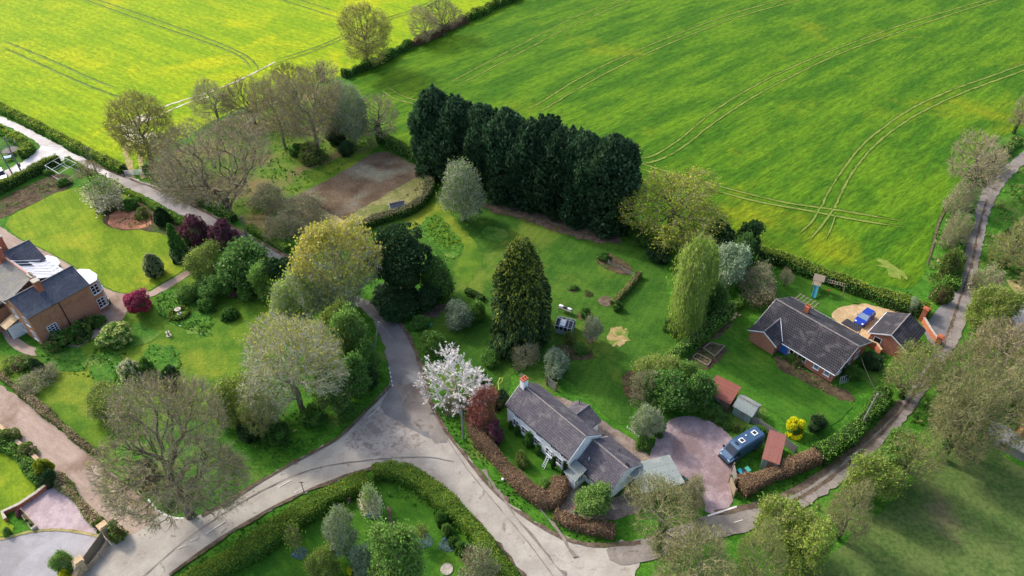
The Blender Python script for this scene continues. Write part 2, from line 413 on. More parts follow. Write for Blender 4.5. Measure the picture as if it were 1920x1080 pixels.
def dense(seed,H=6.,Rr=2.5,z0=.2,shape='bush',nc=90,cr=.6,per=60,ls=.22,leaf=None,core=None,bark=None,elong=1.2,mode='out',leaf2=None,l2=0,
          flower=None,fn=0,fs=.2,inner=.68,trunk=True,csz=1.,wb=1.,leaders=0):
    """closed leafy crown: a dark lumpy heart, and clumps of leaves standing on it"""
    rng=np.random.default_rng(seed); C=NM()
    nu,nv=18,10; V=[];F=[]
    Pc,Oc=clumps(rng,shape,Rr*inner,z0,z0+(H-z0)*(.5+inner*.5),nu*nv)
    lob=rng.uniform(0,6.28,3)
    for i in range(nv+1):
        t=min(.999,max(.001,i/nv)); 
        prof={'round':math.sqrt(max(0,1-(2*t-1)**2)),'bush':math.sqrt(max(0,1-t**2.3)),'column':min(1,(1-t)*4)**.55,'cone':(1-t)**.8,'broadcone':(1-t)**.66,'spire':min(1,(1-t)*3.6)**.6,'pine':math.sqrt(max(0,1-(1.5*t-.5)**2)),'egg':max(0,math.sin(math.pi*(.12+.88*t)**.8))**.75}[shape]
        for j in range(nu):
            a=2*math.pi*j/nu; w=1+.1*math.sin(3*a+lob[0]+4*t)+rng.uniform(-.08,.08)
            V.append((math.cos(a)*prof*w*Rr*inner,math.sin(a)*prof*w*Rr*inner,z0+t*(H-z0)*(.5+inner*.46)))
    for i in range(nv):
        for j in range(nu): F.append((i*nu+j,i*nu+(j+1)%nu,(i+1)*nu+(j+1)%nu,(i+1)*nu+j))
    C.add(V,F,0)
    Pc,Oc=clumps(rng,shape,Rr*.9,z0,H-cr*.4,nc,wb)
    k=np.repeat(np.arange(nc),per); n=len(k)
    q=rng.normal(size=(n,3)); q/=np.linalg.norm(q,axis=1,keepdims=True); s=(q*Oc[k]).sum(1,keepdims=True); q=np.where(s<-.25,-q,q)
    rad=(cr*rng.uniform(.5,1.5,nc))[k][:,None]*(.75+.35*rng.random((n,1)))
    sq=np.array([1,1,csz]); L=Pc[k]+q*rad*sq
    if mode=='up': dirs=Oc[k]*.5+np.array([0,0,1.])
    elif mode=='droop': dirs=Oc[k]*.9+np.array([0,0,-.55])
    elif mode=='flat': dirs=None
    else: dirs=q
    L[:,2]=np.maximum(L[:,2],.03)
    if leaders:                                    # thin leading shoots standing out of the top
        m=90; k2=np.repeat(np.arange(leaders),m); a2=rng.uniform(0,6.28,leaders); r2=Rr*rng.uniform(.1,.8,leaders); zt=H-(r2/Rr)**2*(H-z0)*.12-.6+rng.uniform(-.5,.5,leaders)
        u=rng.random(len(k2)); wd=.42*(1-u)+.05; e=rng.normal(size=(len(k2),2))*wd[:,None]; hl=rng.uniform(1.1,2.3,leaders)
        Q=np.stack([np.cos(a2)[k2]*r2[k2]+e[:,0],np.sin(a2)[k2]*r2[k2]+e[:,1],zt[k2]+u*hl[k2]],1); L=np.concatenate([L,Q])
        dq=np.stack([e[:,0],e[:,1],np.ones(len(k2))],1); dirs=np.concatenate([dirs,dq])
    if l2:
        hi=rng.random(n)<l2*np.clip((L[:,2]-z0)/(H-z0)*1.7,0,1.5)*(1+.6*(q*Oc[k]).sum(1))
        quads(C,L[hi],ls,rng,2,elong,dirs[hi] if dirs is not None else None); L=L[~hi]; dirs=dirs[~hi] if dirs is not None else None
    quads(C,L,ls,rng,1,elong,dirs,flat=.5 if mode=='flat' else 0)
    mats=[core,leaf]
    if l2: mats.append(leaf2)
    if flower:
        mats.append(flower); k=rng.integers(0,nc,fn); q=rng.normal(size=(fn,3))*.4+Oc[k]; q/=np.linalg.norm(q,axis=1,keepdims=True)
        quads(C,Pc[k]+q*cr*1.05,fs,rng,len(mats)-1,1.)
    T=None
    if trunk:
        T=NM(); segs(T,np.array([[0,0,-.2]]),np.array([[0,0,z0+(H-z0)*.5]]),np.array([.03*H+.03]),np.array([.015*H]),7); T=T.build('trunk',bark,link=False)
    return T,C.build('crown' if trunk else 'shrub',mats,link=False)
PROTO={}
def proto(key_,maker_,**k):
    if key_ not in PROTO: PROTO[key_]=maker_(**k)
    return PROTO[key_]
NVEG=[0]
def put(pm,name,label,cat,x,y,s=(1,1,1),rz=None,group=None,z=0.):
    """set one plant down; pm is (trunk mesh, crown mesh) shared between plants of one make"""
    NVEG[0]+=1; rz=(NVEG[0]*2.39996)%6.283 if rz is None else rz
    T,Cm=pm
    if T is None:
        o=bpy.data.objects.new(name,Cm); COL.objects.link(o); o.location=(x,y,z); o.rotation_euler=(0,0,rz); o.scale=s
        return tag(o,label,cat,group)
    t=thing(name,label,cat,(x,y,z),rz,group); t.scale=s
    for nm_,me in (('trunk',T),('crown',Cm)):
        c=bpy.data.objects.new(nm_,me); COL.objects.link(c); c.parent=t
    return t
# ---------------------------------------------------------------- hedges
def hedge(name,label,px,width,h,core,leaf,cat='hedge',per=26,ls=.2,seed=1,leaf2=None,world=False,group=None,amp=.12,top=None,mid=None,round_=.12):
    """clipped or rough hedge along a line: solid twiggy heart with leaves on every face"""
    rng=np.random.default_rng(seed); w=list(px) if world else [P2(*p) for p in px]
    if not world: per*=2.1; ls*=.72
    w=chaikin(w,False,2); w=rough_edge(w,0,rng,.6,False)+[w[-1]]
    n=len(w); A=offset_path(w,1.); nor=[(A[i][0]-w[i][0],A[i][1]-w[i][1]) for i in range(n)]
    prof=[(-.5,0),(-.52,.35),(-.5,.8),(-.36,1.),(0,1.03),(.36,1.),(.5,.8),(.52,.35),(.5,0)]
    k=len(prof); V=np.zeros((n,k,3))
    ph=rng.uniform(0,6.28,4); s=0
    for i in range(n):
        if i: s+=math.hypot(w[i][0]-w[i-1][0],w[i][1]-w[i-1][1])
        ww=width*(1+amp*math.sin(s*.9+ph[0])*.7+amp*math.sin(s*.37+ph[1])); hh=h*(1+amp*.6*math.sin(s*.7+ph[2])+amp*.5*math.sin(s*1.9+ph[3]))
        for j,(a,b) in enumerate(prof):
            e=rng.normal()*.05; V[i,j]=(w[i][0]+nor[i][0]*(a*ww+e),w[i][1]+nor[i][1]*(a*ww+e),b*hh+rng.normal()*.04*b)
    nm=NM(); F=[]
    for i in range(n-1):
        for j in range(k-1): F.append((i*k+j,(i+1)*k+j,(i+1)*k+j+1,i*k+j+1))
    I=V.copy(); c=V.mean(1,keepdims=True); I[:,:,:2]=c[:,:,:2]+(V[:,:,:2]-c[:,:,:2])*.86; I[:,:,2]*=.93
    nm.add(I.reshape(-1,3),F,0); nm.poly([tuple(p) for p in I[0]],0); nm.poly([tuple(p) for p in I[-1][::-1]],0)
    Fa=np.array(F); Q=V.reshape(-1,3)[Fa]
    ends=[]
    ar=np.linalg.norm(np.cross(Q[:,1]-Q[:,0],Q[:,3]-Q[:,0]),axis=1); m=rng.poisson(ar*per); kk=np.repeat(np.arange(len(Q)),m)
    u=rng.random((len(kk),1)); v=rng.random((len(kk),1)); q=Q[kk]
    L=q[:,0]*(1-u)*(1-v)+q[:,1]*u*(1-v)+q[:,2]*u*v+q[:,3]*(1-u)*v+rng.normal(size=(len(kk),3))*.07
    for e in (0,n-1):
        m_=int(per*width*h); a=rng.uniform(-.5,.5,m_); b=rng.random(m_); nx=np.array([nor[e][0],nor[e][1],0])
        L=np.concatenate([L,np.array([[w[e][0],w[e][1],0]])+a[:,None]*nx*width+np.stack([a*0,a*0,b*h],1)+rng.normal(size=(m_,3))*.09])
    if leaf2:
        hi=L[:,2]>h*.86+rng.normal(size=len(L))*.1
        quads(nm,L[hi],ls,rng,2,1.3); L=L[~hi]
    quads(nm,L,ls,rng,1,1.3)
    o=nm.build(name,[core,leaf]+([leaf2] if leaf2 else []))
    return tag(o,label,cat,group)
def tufts(name,px,leaf,dens,ls=.25,hgt=.25,seed=3,label=None,cat=None,kind='stuff',world=False,leaf2=None,f2=0.,elong=1.6):
    """low growth over an area: grass tufts, ground cover, flowers"""
    rng=np.random.default_rng(seed+int(abs(px[0][0]*3))); w=np.array([p if world else P2(*p) for p in px])
    lo=w.min(0);hi=w.max(0); n=int((hi-lo).prod()*dens); q=rng.random((n,2))*(hi-lo)+lo
    ins=np.zeros(n,bool); j=len(w)-1
    for i in range(len(w)):
        a=w[i];b=w[j]; c=((a[1]>q[:,1])!=(b[1]>q[:,1]))&(q[:,0]<(b[0]-a[0])*(q[:,1]-a[1])/(b[1]-a[1]+1e-12)+a[0]); ins^=c; j=i
    q=q[ins]
    s=np.sin(q[:,0]*.9+1)+np.sin(q[:,1]*1.1+2)+np.sin((q[:,0]+q[:,1])*.5)+rng.normal(size=len(q))*.8
    q=q[s>-.4]; L=np.stack([q[:,0],q[:,1],rng.random(len(q))*hgt],1)
    nm=NM(); d=np.tile([[0,0,1.]],(len(L),1))+rng.normal(size=(len(L),3))*.4
    if f2:
        m=rng.random(len(L))<f2; quads(nm,L[m]+[[0,0,hgt*.6]],ls*.7,rng,1,1.); quads(nm,L[~m],ls,rng,0,elong,d[~m])
        mats=[leaf,leaf2]
    else: quads(nm,L,ls,rng,0,elong,d); mats=[leaf]
    return tag(nm.build(name,mats),label,cat,None,kind)
# ---------------------------------------------------------------- ground materials
def G(a,b,c): return srgb(a,b,c)
def mown(ang,sc=.28,amt=.05):    # faint lines left by the mower
    def f(nt,col,v0):
        v=coords(nt,(1,1,1),R(ang)); w=nd(nt,'ShaderNodeTexWave',i_Scale=sc,i_Distortion=2.5,i_Detail=2.,i_Detail_Scale=.35); nt.links.new(v,w.inputs['Vector'])
        r=nd(nt,'ShaderNodeMapRange'); nt.links.new(w.outputs['Fac'],r.inputs[0]); r.inputs[3].default_value=1-amt; r.inputs[4].default_value=1+amt
        c=nd(nt,'ShaderNodeCombineColor')
        for i in range(3): nt.links.new(r.outputs[0],c.inputs[i])
        return mix(nt,1.,col,c.outputs[0],'MULTIPLY')
    return f
M={}
M['verge']=groundmat('verge grass',G(52,100,24),G(74,122,34),G(98,120,52),fine=3,mid=.5,big=.12,bd=.15)
M['rape']=groundmat('rape crop coming into flower',G(116,148,10),G(138,160,10),G(164,170,8),fine=1.1,mid=.11,big=.035,b3=(.5,.68),speck=(.62,1.3),stretch=(.5,1.4,1),rot=R(-35),bs=.8,bd=.35,extra=mown(55,.13,.06))
M['crop']=groundmat('green crop',G(56,98,14),G(86,122,18),G(118,130,18),fine=1.1,mid=.1,big=.03,b3=(.55,.72),speck=(.6,1.35),stretch=(.4,1.5,1),rot=R(42),bs=.8,bd=.35,extra=mown(132,.13,.07))
M['pasture']=groundmat('dull pasture',G(74,98,46),G(92,108,56),G(102,98,68),fine=2.,mid=.25,big=.07,b3=(.5,.66),speck=(.7,1.25))  # cloud shade over this field is put into the duller green
M['lawn_sun']=groundmat('sunlit lawn',G(92,120,24),G(116,138,30),G(138,146,38),fine=3,mid=.25,big=.1,speck=(.75,1.2),bs=.3,bd=.05,stretch=(1,.6,1),rot=R(30),extra=mown(40))  # strong sunlight put into the yellower, brighter lawn colour
M['lawn_mix']=groundmat('garden grass in sun',G(68,104,28),G(92,120,34),G(122,134,42),fine=3,mid=.3,big=.09,b3=(.5,.68),speck=(.72,1.22),bs=.4,bd=.07)  # lit copy of the garden lawn, sun carried in the colour
M['lawn']=groundmat('garden lawn',G(50,88,26),G(68,104,32),G(98,118,42),fine=3,mid=.22,big=.075,b3=(.5,.66),speck=(.7,1.24),bs=.35,bd=.06,extra=mown(-30,.25,.05))
M['lawn_dark']=groundmat('fresh lawn',G(54,98,26),G(70,112,30),G(92,126,38),fine=3,mid=.3,big=.1,b3=(.54,.7),speck=(.72,1.22),bs=.35,bd=.06,extra=mown(42,.28,.05))
M['long']=groundmat('long grass',G(58,104,32),G(82,124,42),G(106,132,58),fine=3.5,mid=.9,big=.2,speck=(.6,1.35),bs=.8,bd=.2)
M['copse']=groundmat('copse floor',G(74,108,32),G(102,120,48),G(116,106,68),fine=2.4,mid=.4,big=.12,b3=(.46,.62),speck=(.6,1.35))
M['soil']=groundmat('bare soil',G(88,74,58),G(110,94,76),G(116,114,98),fine=2.4,mid=.22,big=.09,b3=(.48,.66),speck=(.72,1.25),rough=1)
M['tan']=groundmat('dry grass bank',G(140,132,84),G(168,152,112),G(120,132,64),fine=2.4,mid=.5,big=.2,speck=(.7,1.25))
M['drygrass']=groundmat('dry green bank',G(112,116,66),G(136,130,86),G(92,108,48),fine=2.4,mid=.5,big=.2,speck=(.7,1.25))
M['bed']=groundmat('flower bed soil',G(70,58,44),G(98,84,64),G(66,88,40),fine=3,mid=.7,big=.3,speck=(.6,1.3))
M['redbed']=groundmat('red bed soil',G(168,112,84),G(196,140,110),G(120,90,60),fine=3,mid=.8,big=.4,speck=(.7,1.25))
M['burnt']=groundmat('scorched grass',G(148,132,84),G(166,146,104),G(96,122,46),fine=3,mid=1.,big=.35,b3=(.5,.6),speck=(.7,1.3))
def roadx(c_mud,lo,hi,sc):
    def f(nt,col,v0):
        n=noise(nt,v0,sc,9,.72,1.2); return mix(nt,ramp(nt,n,lo,hi),col,c_mud)
    return f
M['road']=groundmat('worn pale asphalt',G(156,149,139),G(170,164,153),G(146,139,128),fine=5,mid=.3,big=.1,speck=(.9,1.08),bs=.15,bd=.03,rough=.9,extra=roadx(G(128,116,105),.57,.66,.5))
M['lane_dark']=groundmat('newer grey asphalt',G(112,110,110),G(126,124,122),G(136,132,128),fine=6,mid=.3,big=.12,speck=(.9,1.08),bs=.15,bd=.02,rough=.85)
M['lane']=groundmat('worn lane',G(126,119,112),G(142,134,126),G(114,104,96),fine=5,mid=.4,big=.12,speck=(.88,1.1),bs=.15,bd=.03,extra=roadx(G(100,90,80),.54,.64,.4))  # cloud shade on the right lane painted into the base grey; mud is separate
M['lane_mid']=groundmat('grey beige lane',G(148,142,138),G(164,157,152),G(136,128,122),fine=5,mid=.35,big=.12,speck=(.88,1.1),bs=.15,bd=.03)
M['sidelane']=groundmat('pale lane with painted sun',G(190,185,182),G(206,202,200),G(172,164,154),fine=5,mid=.4,big=.12,speck=(.92,1.06),bs=.1,bd=.03)  # near-white from sun glare painted into the lane colour
M['mud']=groundmat('mud and leaf litter',G(84,72,60),G(112,98,84),G(90,86,56),fine=4,mid=.8,big=.3,speck=(.7,1.3))
M['track']=groundmat('wheel track',G(104,122,48),G(124,138,62),G(84,114,34),fine=3,mid=.5,big=.25,speck=(.75,1.25))
M['trackdark']=groundmat('dark green wheel rut',G(54,90,18),G(76,108,26),None,fine=3,mid=.6,speck=(.6,1.2))
M['chalk']=groundmat('chalky farm track',G(186,178,154),G(206,200,180),G(120,128,60),fine=3,mid=.6,big=.3,speck=(.8,1.1))
M['pinkgravel']=groundmat('pink gravel',G(148,128,130),G(168,150,150),G(132,112,110),fine=7,mid=.8,big=.14,b3=(.5,.64),speck=(.72,1.2),bs=.5,bd=.05)
M['pinkgravel2']=groundmat('pale pink gravel',G(164,146,148),G(180,164,166),G(148,128,128),fine=7,mid=.8,big=.2,speck=(.78,1.15),bs=.5,bd=.05)
M['drive']=groundmat('rosy gravel drive',G(146,128,116),G(164,146,133),G(126,106,90),fine=6,mid=.3,big=.12,b3=(.52,.66),speck=(.82,1.15),bs=.3,bd=.04,stretch=(.35,1.6,1),rot=R(-33))
M['tangravel']=groundmat('honey gravel',G(178,152,112),G(196,170,132),G(164,140,100),fine=7,mid=.8,big=.2,speck=(.78,1.18),bs=.4,bd=.05)
M['court']=groundmat('grey resin court',G(150,148,150),G(162,160,164),G(140,138,138),fine=5,mid=.4,big=.15,speck=(.92,1.07))
M['patio']=groundmat('patio paving',G(122,108,98),G(146,132,120),G(110,100,84),fine=4,mid=.9,big=.4,speck=(.75,1.2))
M['tar']=groundmat('tar seam',G(124,114,106),G(140,130,122),None,fine=4,mid=.8,speck=(.8,1.1))
M['paint']=groundmat('worn white road paint',G(214,210,204),G(226,222,216),G(180,172,164),fine=6,mid=2.,big=1.,speck=(.85,1.08))
M['blue']=groundmat('forget me not bed',G(60,84,66),G(74,98,96),G(90,104,120),fine=6,mid=2.,big=1.)
# ---------------------------------------------------------------- the land
nm=NM(); nm.poly([(-1500,-400,0),(1500,-400,0),(1500,2600,0),(-1500,2600,0)]); tag(nm.build('ground',M['verge']),kind='structure')
_lc={}
def lv(k):
    _lc[k]=_lc.get(k,0)+1; return .02*k+.0024*(_lc[k]%8)
sheet('left_field',[(-500,20),(-200,110),(0,201),(110,262),(233,331),(262,312),(300,282),(420,215),(520,175),(590,155),(645,143),(760,91),(900,20),(1000,-17),(1250,-142),(1000,-250),(-500,-250)],lv(1),M['rape'],smooth=1)
sheet('right_field',[(645,152),(760,100),(900,30),(1000,-7),(1260,-130),(1550,-250),(2700,-250),(2400,60),(1920,237),(1876,258),(1847,275),(1800,340),(1766,400),(1753,437),(1737,500),(1715,545),(1640,535),(1540,500),(1440,465),(1200,420),(1150,330),(800,306),(716,262),(680,215)],lv(1),M['crop'],smooth=1)
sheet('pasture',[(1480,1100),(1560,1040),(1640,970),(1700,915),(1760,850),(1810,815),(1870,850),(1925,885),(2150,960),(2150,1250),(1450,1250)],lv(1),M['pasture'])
sheet('copse_floor',[(276,322),(320,290),(430,215),(520,182),(600,155),(645,152),(700,255),(712,276),(640,325),(560,365),(500,400),(560,440),(520,450),(470,425),(400,385),(310,345)],lv(2),M['copse'])
sheet('copse_lawn',[(556,350),(600,308),(680,285),(702,288),(640,328),(578,356)],lv(3),M['lawn_mix'])
sheet('soil_plot',[(712,278),(760,300),(803,325),(800,345),(700,400),(665,420),(600,405),(500,393),(560,365),(640,325)],lv(3),M['soil'],smooth=1)
sheet('dry_bank',[(802,322),(806,350),(775,380),(730,398),(690,412),(655,425),(636,416),(690,385),(760,345)],lv(4),M['drygrass'])
sheet('shady_soil',[(505,395),(560,372),(640,410),(660,430),(640,450),(560,445)],lv(4),M['tan'])
# left estate
sheet('vegetable_plot',[(-60,440),(0,372),(60,345),(112,322),(135,332),(140,350),(70,378),(3,410)],lv(2),M['bed'],smooth=1)
sheet('lawn',[(3,414),(66,381),(120,355),(200,345),(245,365),(300,395),(350,430),(378,478),(362,496),(300,533),(277,547),(250,550),(221,549),(188,532),(135,496),(79,465),(31,445)],lv(2),M['lawn_sun'],smooth=1,amp=.04)
sheet('shrub_border',[(190,418),(205,385),(240,372),(275,372),(300,400),(340,420),(390,440),(425,470),(395,480),(350,470),(330,455),(300,435),(255,432),(215,432)],lv(3),M['bed'])
sheet('red_soil_bed',[(200,420),(212,395),(245,392),(282,402),(285,425),(250,431),(215,430)],lv(4),M['redbed'])
sheet('garden_lawn',[(-80,640),(20,668),(70,678),(150,655),(225,600),(285,560),(368,508),(420,540),(520,525),(570,600),(500,680),(430,790),(330,790),(200,850),(150,830),(95,775),(25,715),(-80,650)],lv(2),M['lawn_mix'],smooth=1)
for i,p in enumerate([[(285,560),(340,530),(370,545),(400,590),(400,640),(340,620),(300,600)],[(165,700),(200,670),(250,680),(240,760),(190,740)],[(270,650),(330,645),(345,690),(300,700),(270,680)],[(210,600),(290,610),(300,640),(240,650)],[(60,640),(150,650),(180,690),(120,700),(70,672)],[(160,690),(175,660),(230,655),(225,690),(190,720)]]):
    sheet('long_grass',p,lv(4+i%3),M['long'],amp=.25)
sheet('gravel_court',[(-40,400),(0,424),(31,447),(79,468),(135,499),(188,535),(221,552),(277,550),(300,536),(365,499),(371,506),(300,552),(262,562),(240,580),(232,600),(210,612),(185,600),(165,570),(100,520),(-40,440)],lv(3),M['drive'],smooth=1,amp=.04)
ribbon('garden_path',[(14,618),(24,640),(48,657),(80,663),(120,657),(160,640),(205,606)],1.5,lv(4),M['drive'])
sheet('court',[(-80,1012),(0,1011),(46,998),(74,993),(111,991),(148,996),(196,1002),(170,1040),(130,1100),(100,1200),(-100,1200)],lv(2),M['court'],smooth=1,amp=.03)
sheet('pale_gravel',[(104,902),(70,930),(33,955),(46,967),(62,985),(72,996),(111,994),(150,999),(190,1004),(160,960),(125,925)],lv(3),M['pinkgravel2'],smooth=1,amp=.05)
ribbon('cobble_edge',[(-40,1010),(0,1013),(46,1000),(74,995),(111,993),(148,998),(186,1006)],.35,lv(5),M['tan'])
sheet('left_lawn',[(-80,790),(0,830),(40,870),(68,905),(62,930),(20,962),(8,975),(30,992),(0,1008),(-100,1020)],lv(2),M['lawn_sun'],smooth=1)
# roads
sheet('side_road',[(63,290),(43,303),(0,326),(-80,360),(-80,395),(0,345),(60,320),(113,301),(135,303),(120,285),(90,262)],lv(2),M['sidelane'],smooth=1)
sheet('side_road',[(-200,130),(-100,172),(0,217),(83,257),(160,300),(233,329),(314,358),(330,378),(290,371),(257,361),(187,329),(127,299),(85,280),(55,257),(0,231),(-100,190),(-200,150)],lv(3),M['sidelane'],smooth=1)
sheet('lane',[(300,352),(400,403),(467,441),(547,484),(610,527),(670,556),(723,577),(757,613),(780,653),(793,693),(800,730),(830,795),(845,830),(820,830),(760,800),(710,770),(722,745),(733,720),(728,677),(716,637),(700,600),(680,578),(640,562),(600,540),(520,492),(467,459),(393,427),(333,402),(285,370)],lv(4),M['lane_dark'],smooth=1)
sheet('road',[(733,722),(717,738),(707,750),(683,772),(640,819),(580,850),(500,893),(433,937),(377,967),(340,972),(310,968),(282,952),(250,930),(215,960),(200,1000),(160,1050),(130,1130),(160,1200),(260,1140),(317,1082),(333,1067),(400,1020),(500,960),(567,927),(640,897),(683,884),(713,874),(747,877),(787,900),(827,927),(867,953),(907,993),(940,1027),(985,1082),(1040,1180),(1200,1180),(1185,1080),(1210,1045),(1240,1015),(1200,1015),(1117,1022),(1073,1013),(1023,990),(973,957),(933,923),(900,887),(867,843),(833,803),(807,747),(799,722),(790,730),(770,760),(745,762),(738,740)],lv(3),M['road'],smooth=1)
sheet('lane',[(210,318),(233,329),(314,358),(400,404),(440,428),(430,440),(393,426),(333,401),(285,374),(257,361),(200,335)],lv(5),M['lane_mid'],smooth=1)
sheet('dark_patch',[(733,722),(742,742),(770,780),(800,815),(822,835),(838,822),(830,800),(805,747),(799,722)],lv(5),M['lane'],smooth=1,amp=.35)
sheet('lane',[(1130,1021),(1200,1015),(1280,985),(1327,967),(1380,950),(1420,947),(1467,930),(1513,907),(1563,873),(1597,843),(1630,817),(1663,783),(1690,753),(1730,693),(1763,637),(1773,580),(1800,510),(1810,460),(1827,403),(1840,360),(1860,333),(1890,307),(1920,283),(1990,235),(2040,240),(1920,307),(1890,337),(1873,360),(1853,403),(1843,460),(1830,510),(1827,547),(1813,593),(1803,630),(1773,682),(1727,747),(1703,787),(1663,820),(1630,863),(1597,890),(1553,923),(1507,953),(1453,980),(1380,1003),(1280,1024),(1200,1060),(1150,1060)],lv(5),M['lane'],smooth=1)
M['road2']=groundmat('muddy worn asphalt',G(160,150,140),G(172,163,153),G(150,140,130),fine=5,mid=.3,big=.1,speck=(.9,1.08),bs=.15,bd=.03,extra=roadx(G(132,121,111),.46,.6,1.1))
sheet('worn_patch',[(700,768),(740,742),(775,790),(800,835),(760,848),(700,850),(655,850),(650,825)],lv(4),M['road2'],amp=.3)
ribbon('mud_strip',[(1420,975),(1500,935),(1560,895),(1620,845),(1680,785),(1710,745),(1750,680),(1780,620),(1800,560),(1822,500),(1832,440),(1850,375)],.4,lv(6),M['mud'],amp=.07)
ribbon('mud_edge',[(798,720),(806,750),(832,806),(866,846),(899,890),(932,926),(972,960),(1022,993),(1072,1017),(1117,1025),(1200,1018)],.55,lv(6),M['mud'],amp=.1)
ribbon('mud_edge',[(733,724),(708,750),(684,773),(641,820),(581,852),(501,895),(434,939),(378,969)],.45,lv(7),M['mud'],amp=.09)
ribbon('mud_edge',[(317,1080),(400,1018),(500,958),(567,925),(640,895),(683,883),(714,873),(747,876),(787,899),(827,926),(867,952),(907,992),(940,1026),(985,1082)],.4,lv(6),M['mud'],amp=.09)
ribbon('mud_edge',[(722,577),(756,613),(779,653),(792,693),(799,722)],.7,lv(7),M['mud'],amp=.08)
ribbon('mud_edge',[(1340,963),(1420,948),(1467,931),(1513,908),(1563,874),(1597,844),(1630,818),(1663,784),(1690,754)],.8,lv(6),M['mud'],amp=.08)
ribbon('mud_edge',[(160,302),(235,334),(314,362),(400,406),(467,444),(547,487),(612,530)],.5,lv(6),M['mud'],amp=.15)
for i,p in enumerate([[(798,722),(820,790),(860,860),(920,935),(985,1010),(1040,1085)],[(265,1085),(350,1010),(447,945),(520,905),(600,875),(700,862),(800,856),(850,866)],[(905,880),(960,960),(1010,1020),(1060,1080)],[(1000,940),(1045,990),(1080,1050)]]):
    ribbon('tar_seam',p,.1 if i<2 else .35,lv(7),M['tar'],amp=.02 if i<2 else .12)
for a,b in (((385,1003),(423,978)),((358,1015),(372,1009)),((333,1030),(350,1023)),((522,915),(545,902)),((552,925),(575,912)),((1376,981),(1392,976)),((690,785),(712,765))):
    ribbon('road_marking',[a,b],.09,lv(8),M['paint'],amp=.02,smooth=0)
for i in range(5): ribbon('road_marking',[(729.5+i*1.6,690+i*8),(730.3+i*1.6,694+i*8)],.15,lv(8),M['paint'],amp=0,smooth=0)
ribbon('kerb',[(277,935),(294,957),(317,970),(340,973),(364,969)],.2,.09,M['paint'],amp=.01)
sheet('drive',[(-80,700),(0,722),(33,742),(107,800),(153,838),(200,880),(270,935),(300,975),(240,1010),(210,1000),(183,970),(127,920),(67,860),(0,802),(-80,735)],lv(4),M['drive'],smooth=1)
# middle gardens
sheet('lawn',[(803,352),(830,372),(900,385),(1000,400),(1100,432),(1165,452),(1240,475),(1260,600),(1330,605),(1300,640),(1235,690),(1175,705),(1190,790),(1150,800),(1060,700),(960,690),(950,760),(880,770),(820,720),(800,660),(765,600),(790,570),(850,540),(848,500),(820,470),(700,448),(672,440),(690,428),(740,415),(785,398)],lv(2),M['lawn'],smooth=1)
sheet('lawn',[(800,352),(830,372),(850,410),(900,460),(905,500),(870,545),(845,500),(872,470),(845,425),(815,398),(780,430),(765,440),(700,446),(680,438),(740,415),(785,395)],lv(3),M['lawn_mix'],smooth=2,amp=.3)
sheet('long_grass',[(815,400),(845,430),(872,460),(868,476),(846,490),(818,462),(783,440),(790,420)],lv(4),M['long'])
sheet('long_grass',[(900,425),(935,425),(958,440),(945,455),(915,455)],lv(4),M['long'])
sheet('long_grass',[(980,462),(1008,462),(1016,475),(990,482)],lv(4),M['long'])
sheet('bare_soil_strip',[(900,380),(960,385),(1060,415),(1150,436),(1172,440),(1165,458),(1120,455),(1050,438),(980,412),(905,395)],lv(4),M['mud'],amp=.3)
sheet('burnt_patch',[(1139,628),(1148,616),(1168,614),(1182,620),(1176,640),(1158,652),(1144,650)],lv(4),M['burnt'],amp=.2)
sheet('flower_bed',[(1040,650),(1090,640),(1108,655),(1118,674),(1060,678),(1030,676)],lv(4),M['bed'])
sheet('flower_bed',[(1080,585),(1100,578),(1112,590),(1105,605),(1085,600)],lv(4),M['bed'])
sheet('flower_bed',[(1098,600),(1122,600),(1118,640),(1104,650),(1095,625)],lv(4),M['bed'])
sheet('flower_bed',[(1060,541),(1075,534),(1090,541),(1075,551)],lv(4),M['bed'])
sheet('flower_bed',[(1092,550),(1106,545),(1114,552),(1102,560)],lv(4),M['bed'])
sheet('flower_bed',[(1165,697),(1205,696),(1230,720),(1240,750),(1200,752),(1176,745),(1166,732)],lv(4),M['bed'],smooth=1)
sheet('flower_bed',[(1118,480),(1140,472),(1188,500),(1182,520),(1150,510),(1122,498)],lv(4),M['bed'])
sheet('flower_bed',[(1120,560),(1140,552),(1150,568),(1140,576),(1125,572)],lv(4),M['mud'])
sheet('flower_bed',[(895,728),(912,722),(922,734),(905,742)],lv(4),M['bed'])
sheet('bare_soil',[(770,600),(800,585),(830,565),(850,575),(820,590),(790,610)],lv(3),M['mud'],amp=.3)
sheet('patio',[(1030,760),(1010,745),(1040,740),(1090,760),(1130,790),(1180,820),(1215,850),(1225,880),(1180,870),(1100,800)],lv(3),M['patio'])
sheet('patio',[(1044,905),(1066,898),(1100,912),(1150,945),(1200,890),(1232,884),(1230,920),(1180,975),(1080,975),(1040,960)],lv(3),M['patio'],smooth=1)
sheet('gravel_yard',[(1238,805),(1262,785),(1300,780),(1345,795),(1372,818),(1388,850),(1372,880),(1368,915),(1378,950),(1327,969),(1318,930),(1288,900),(1225,893),(1215,870),(1225,835)],lv(4),M['pinkgravel'],smooth=1)
ribbon('road_marking',[(1326,969),(1381,951)],.22,lv(8),M['paint'],amp=.01,smooth=0)
sheet('front_lawn',[(930,770),(955,765),(1000,830),(1040,870),(1050,900),(1030,925),(1005,920),(960,870),(930,830)],lv(3),M['lawn_dark'])
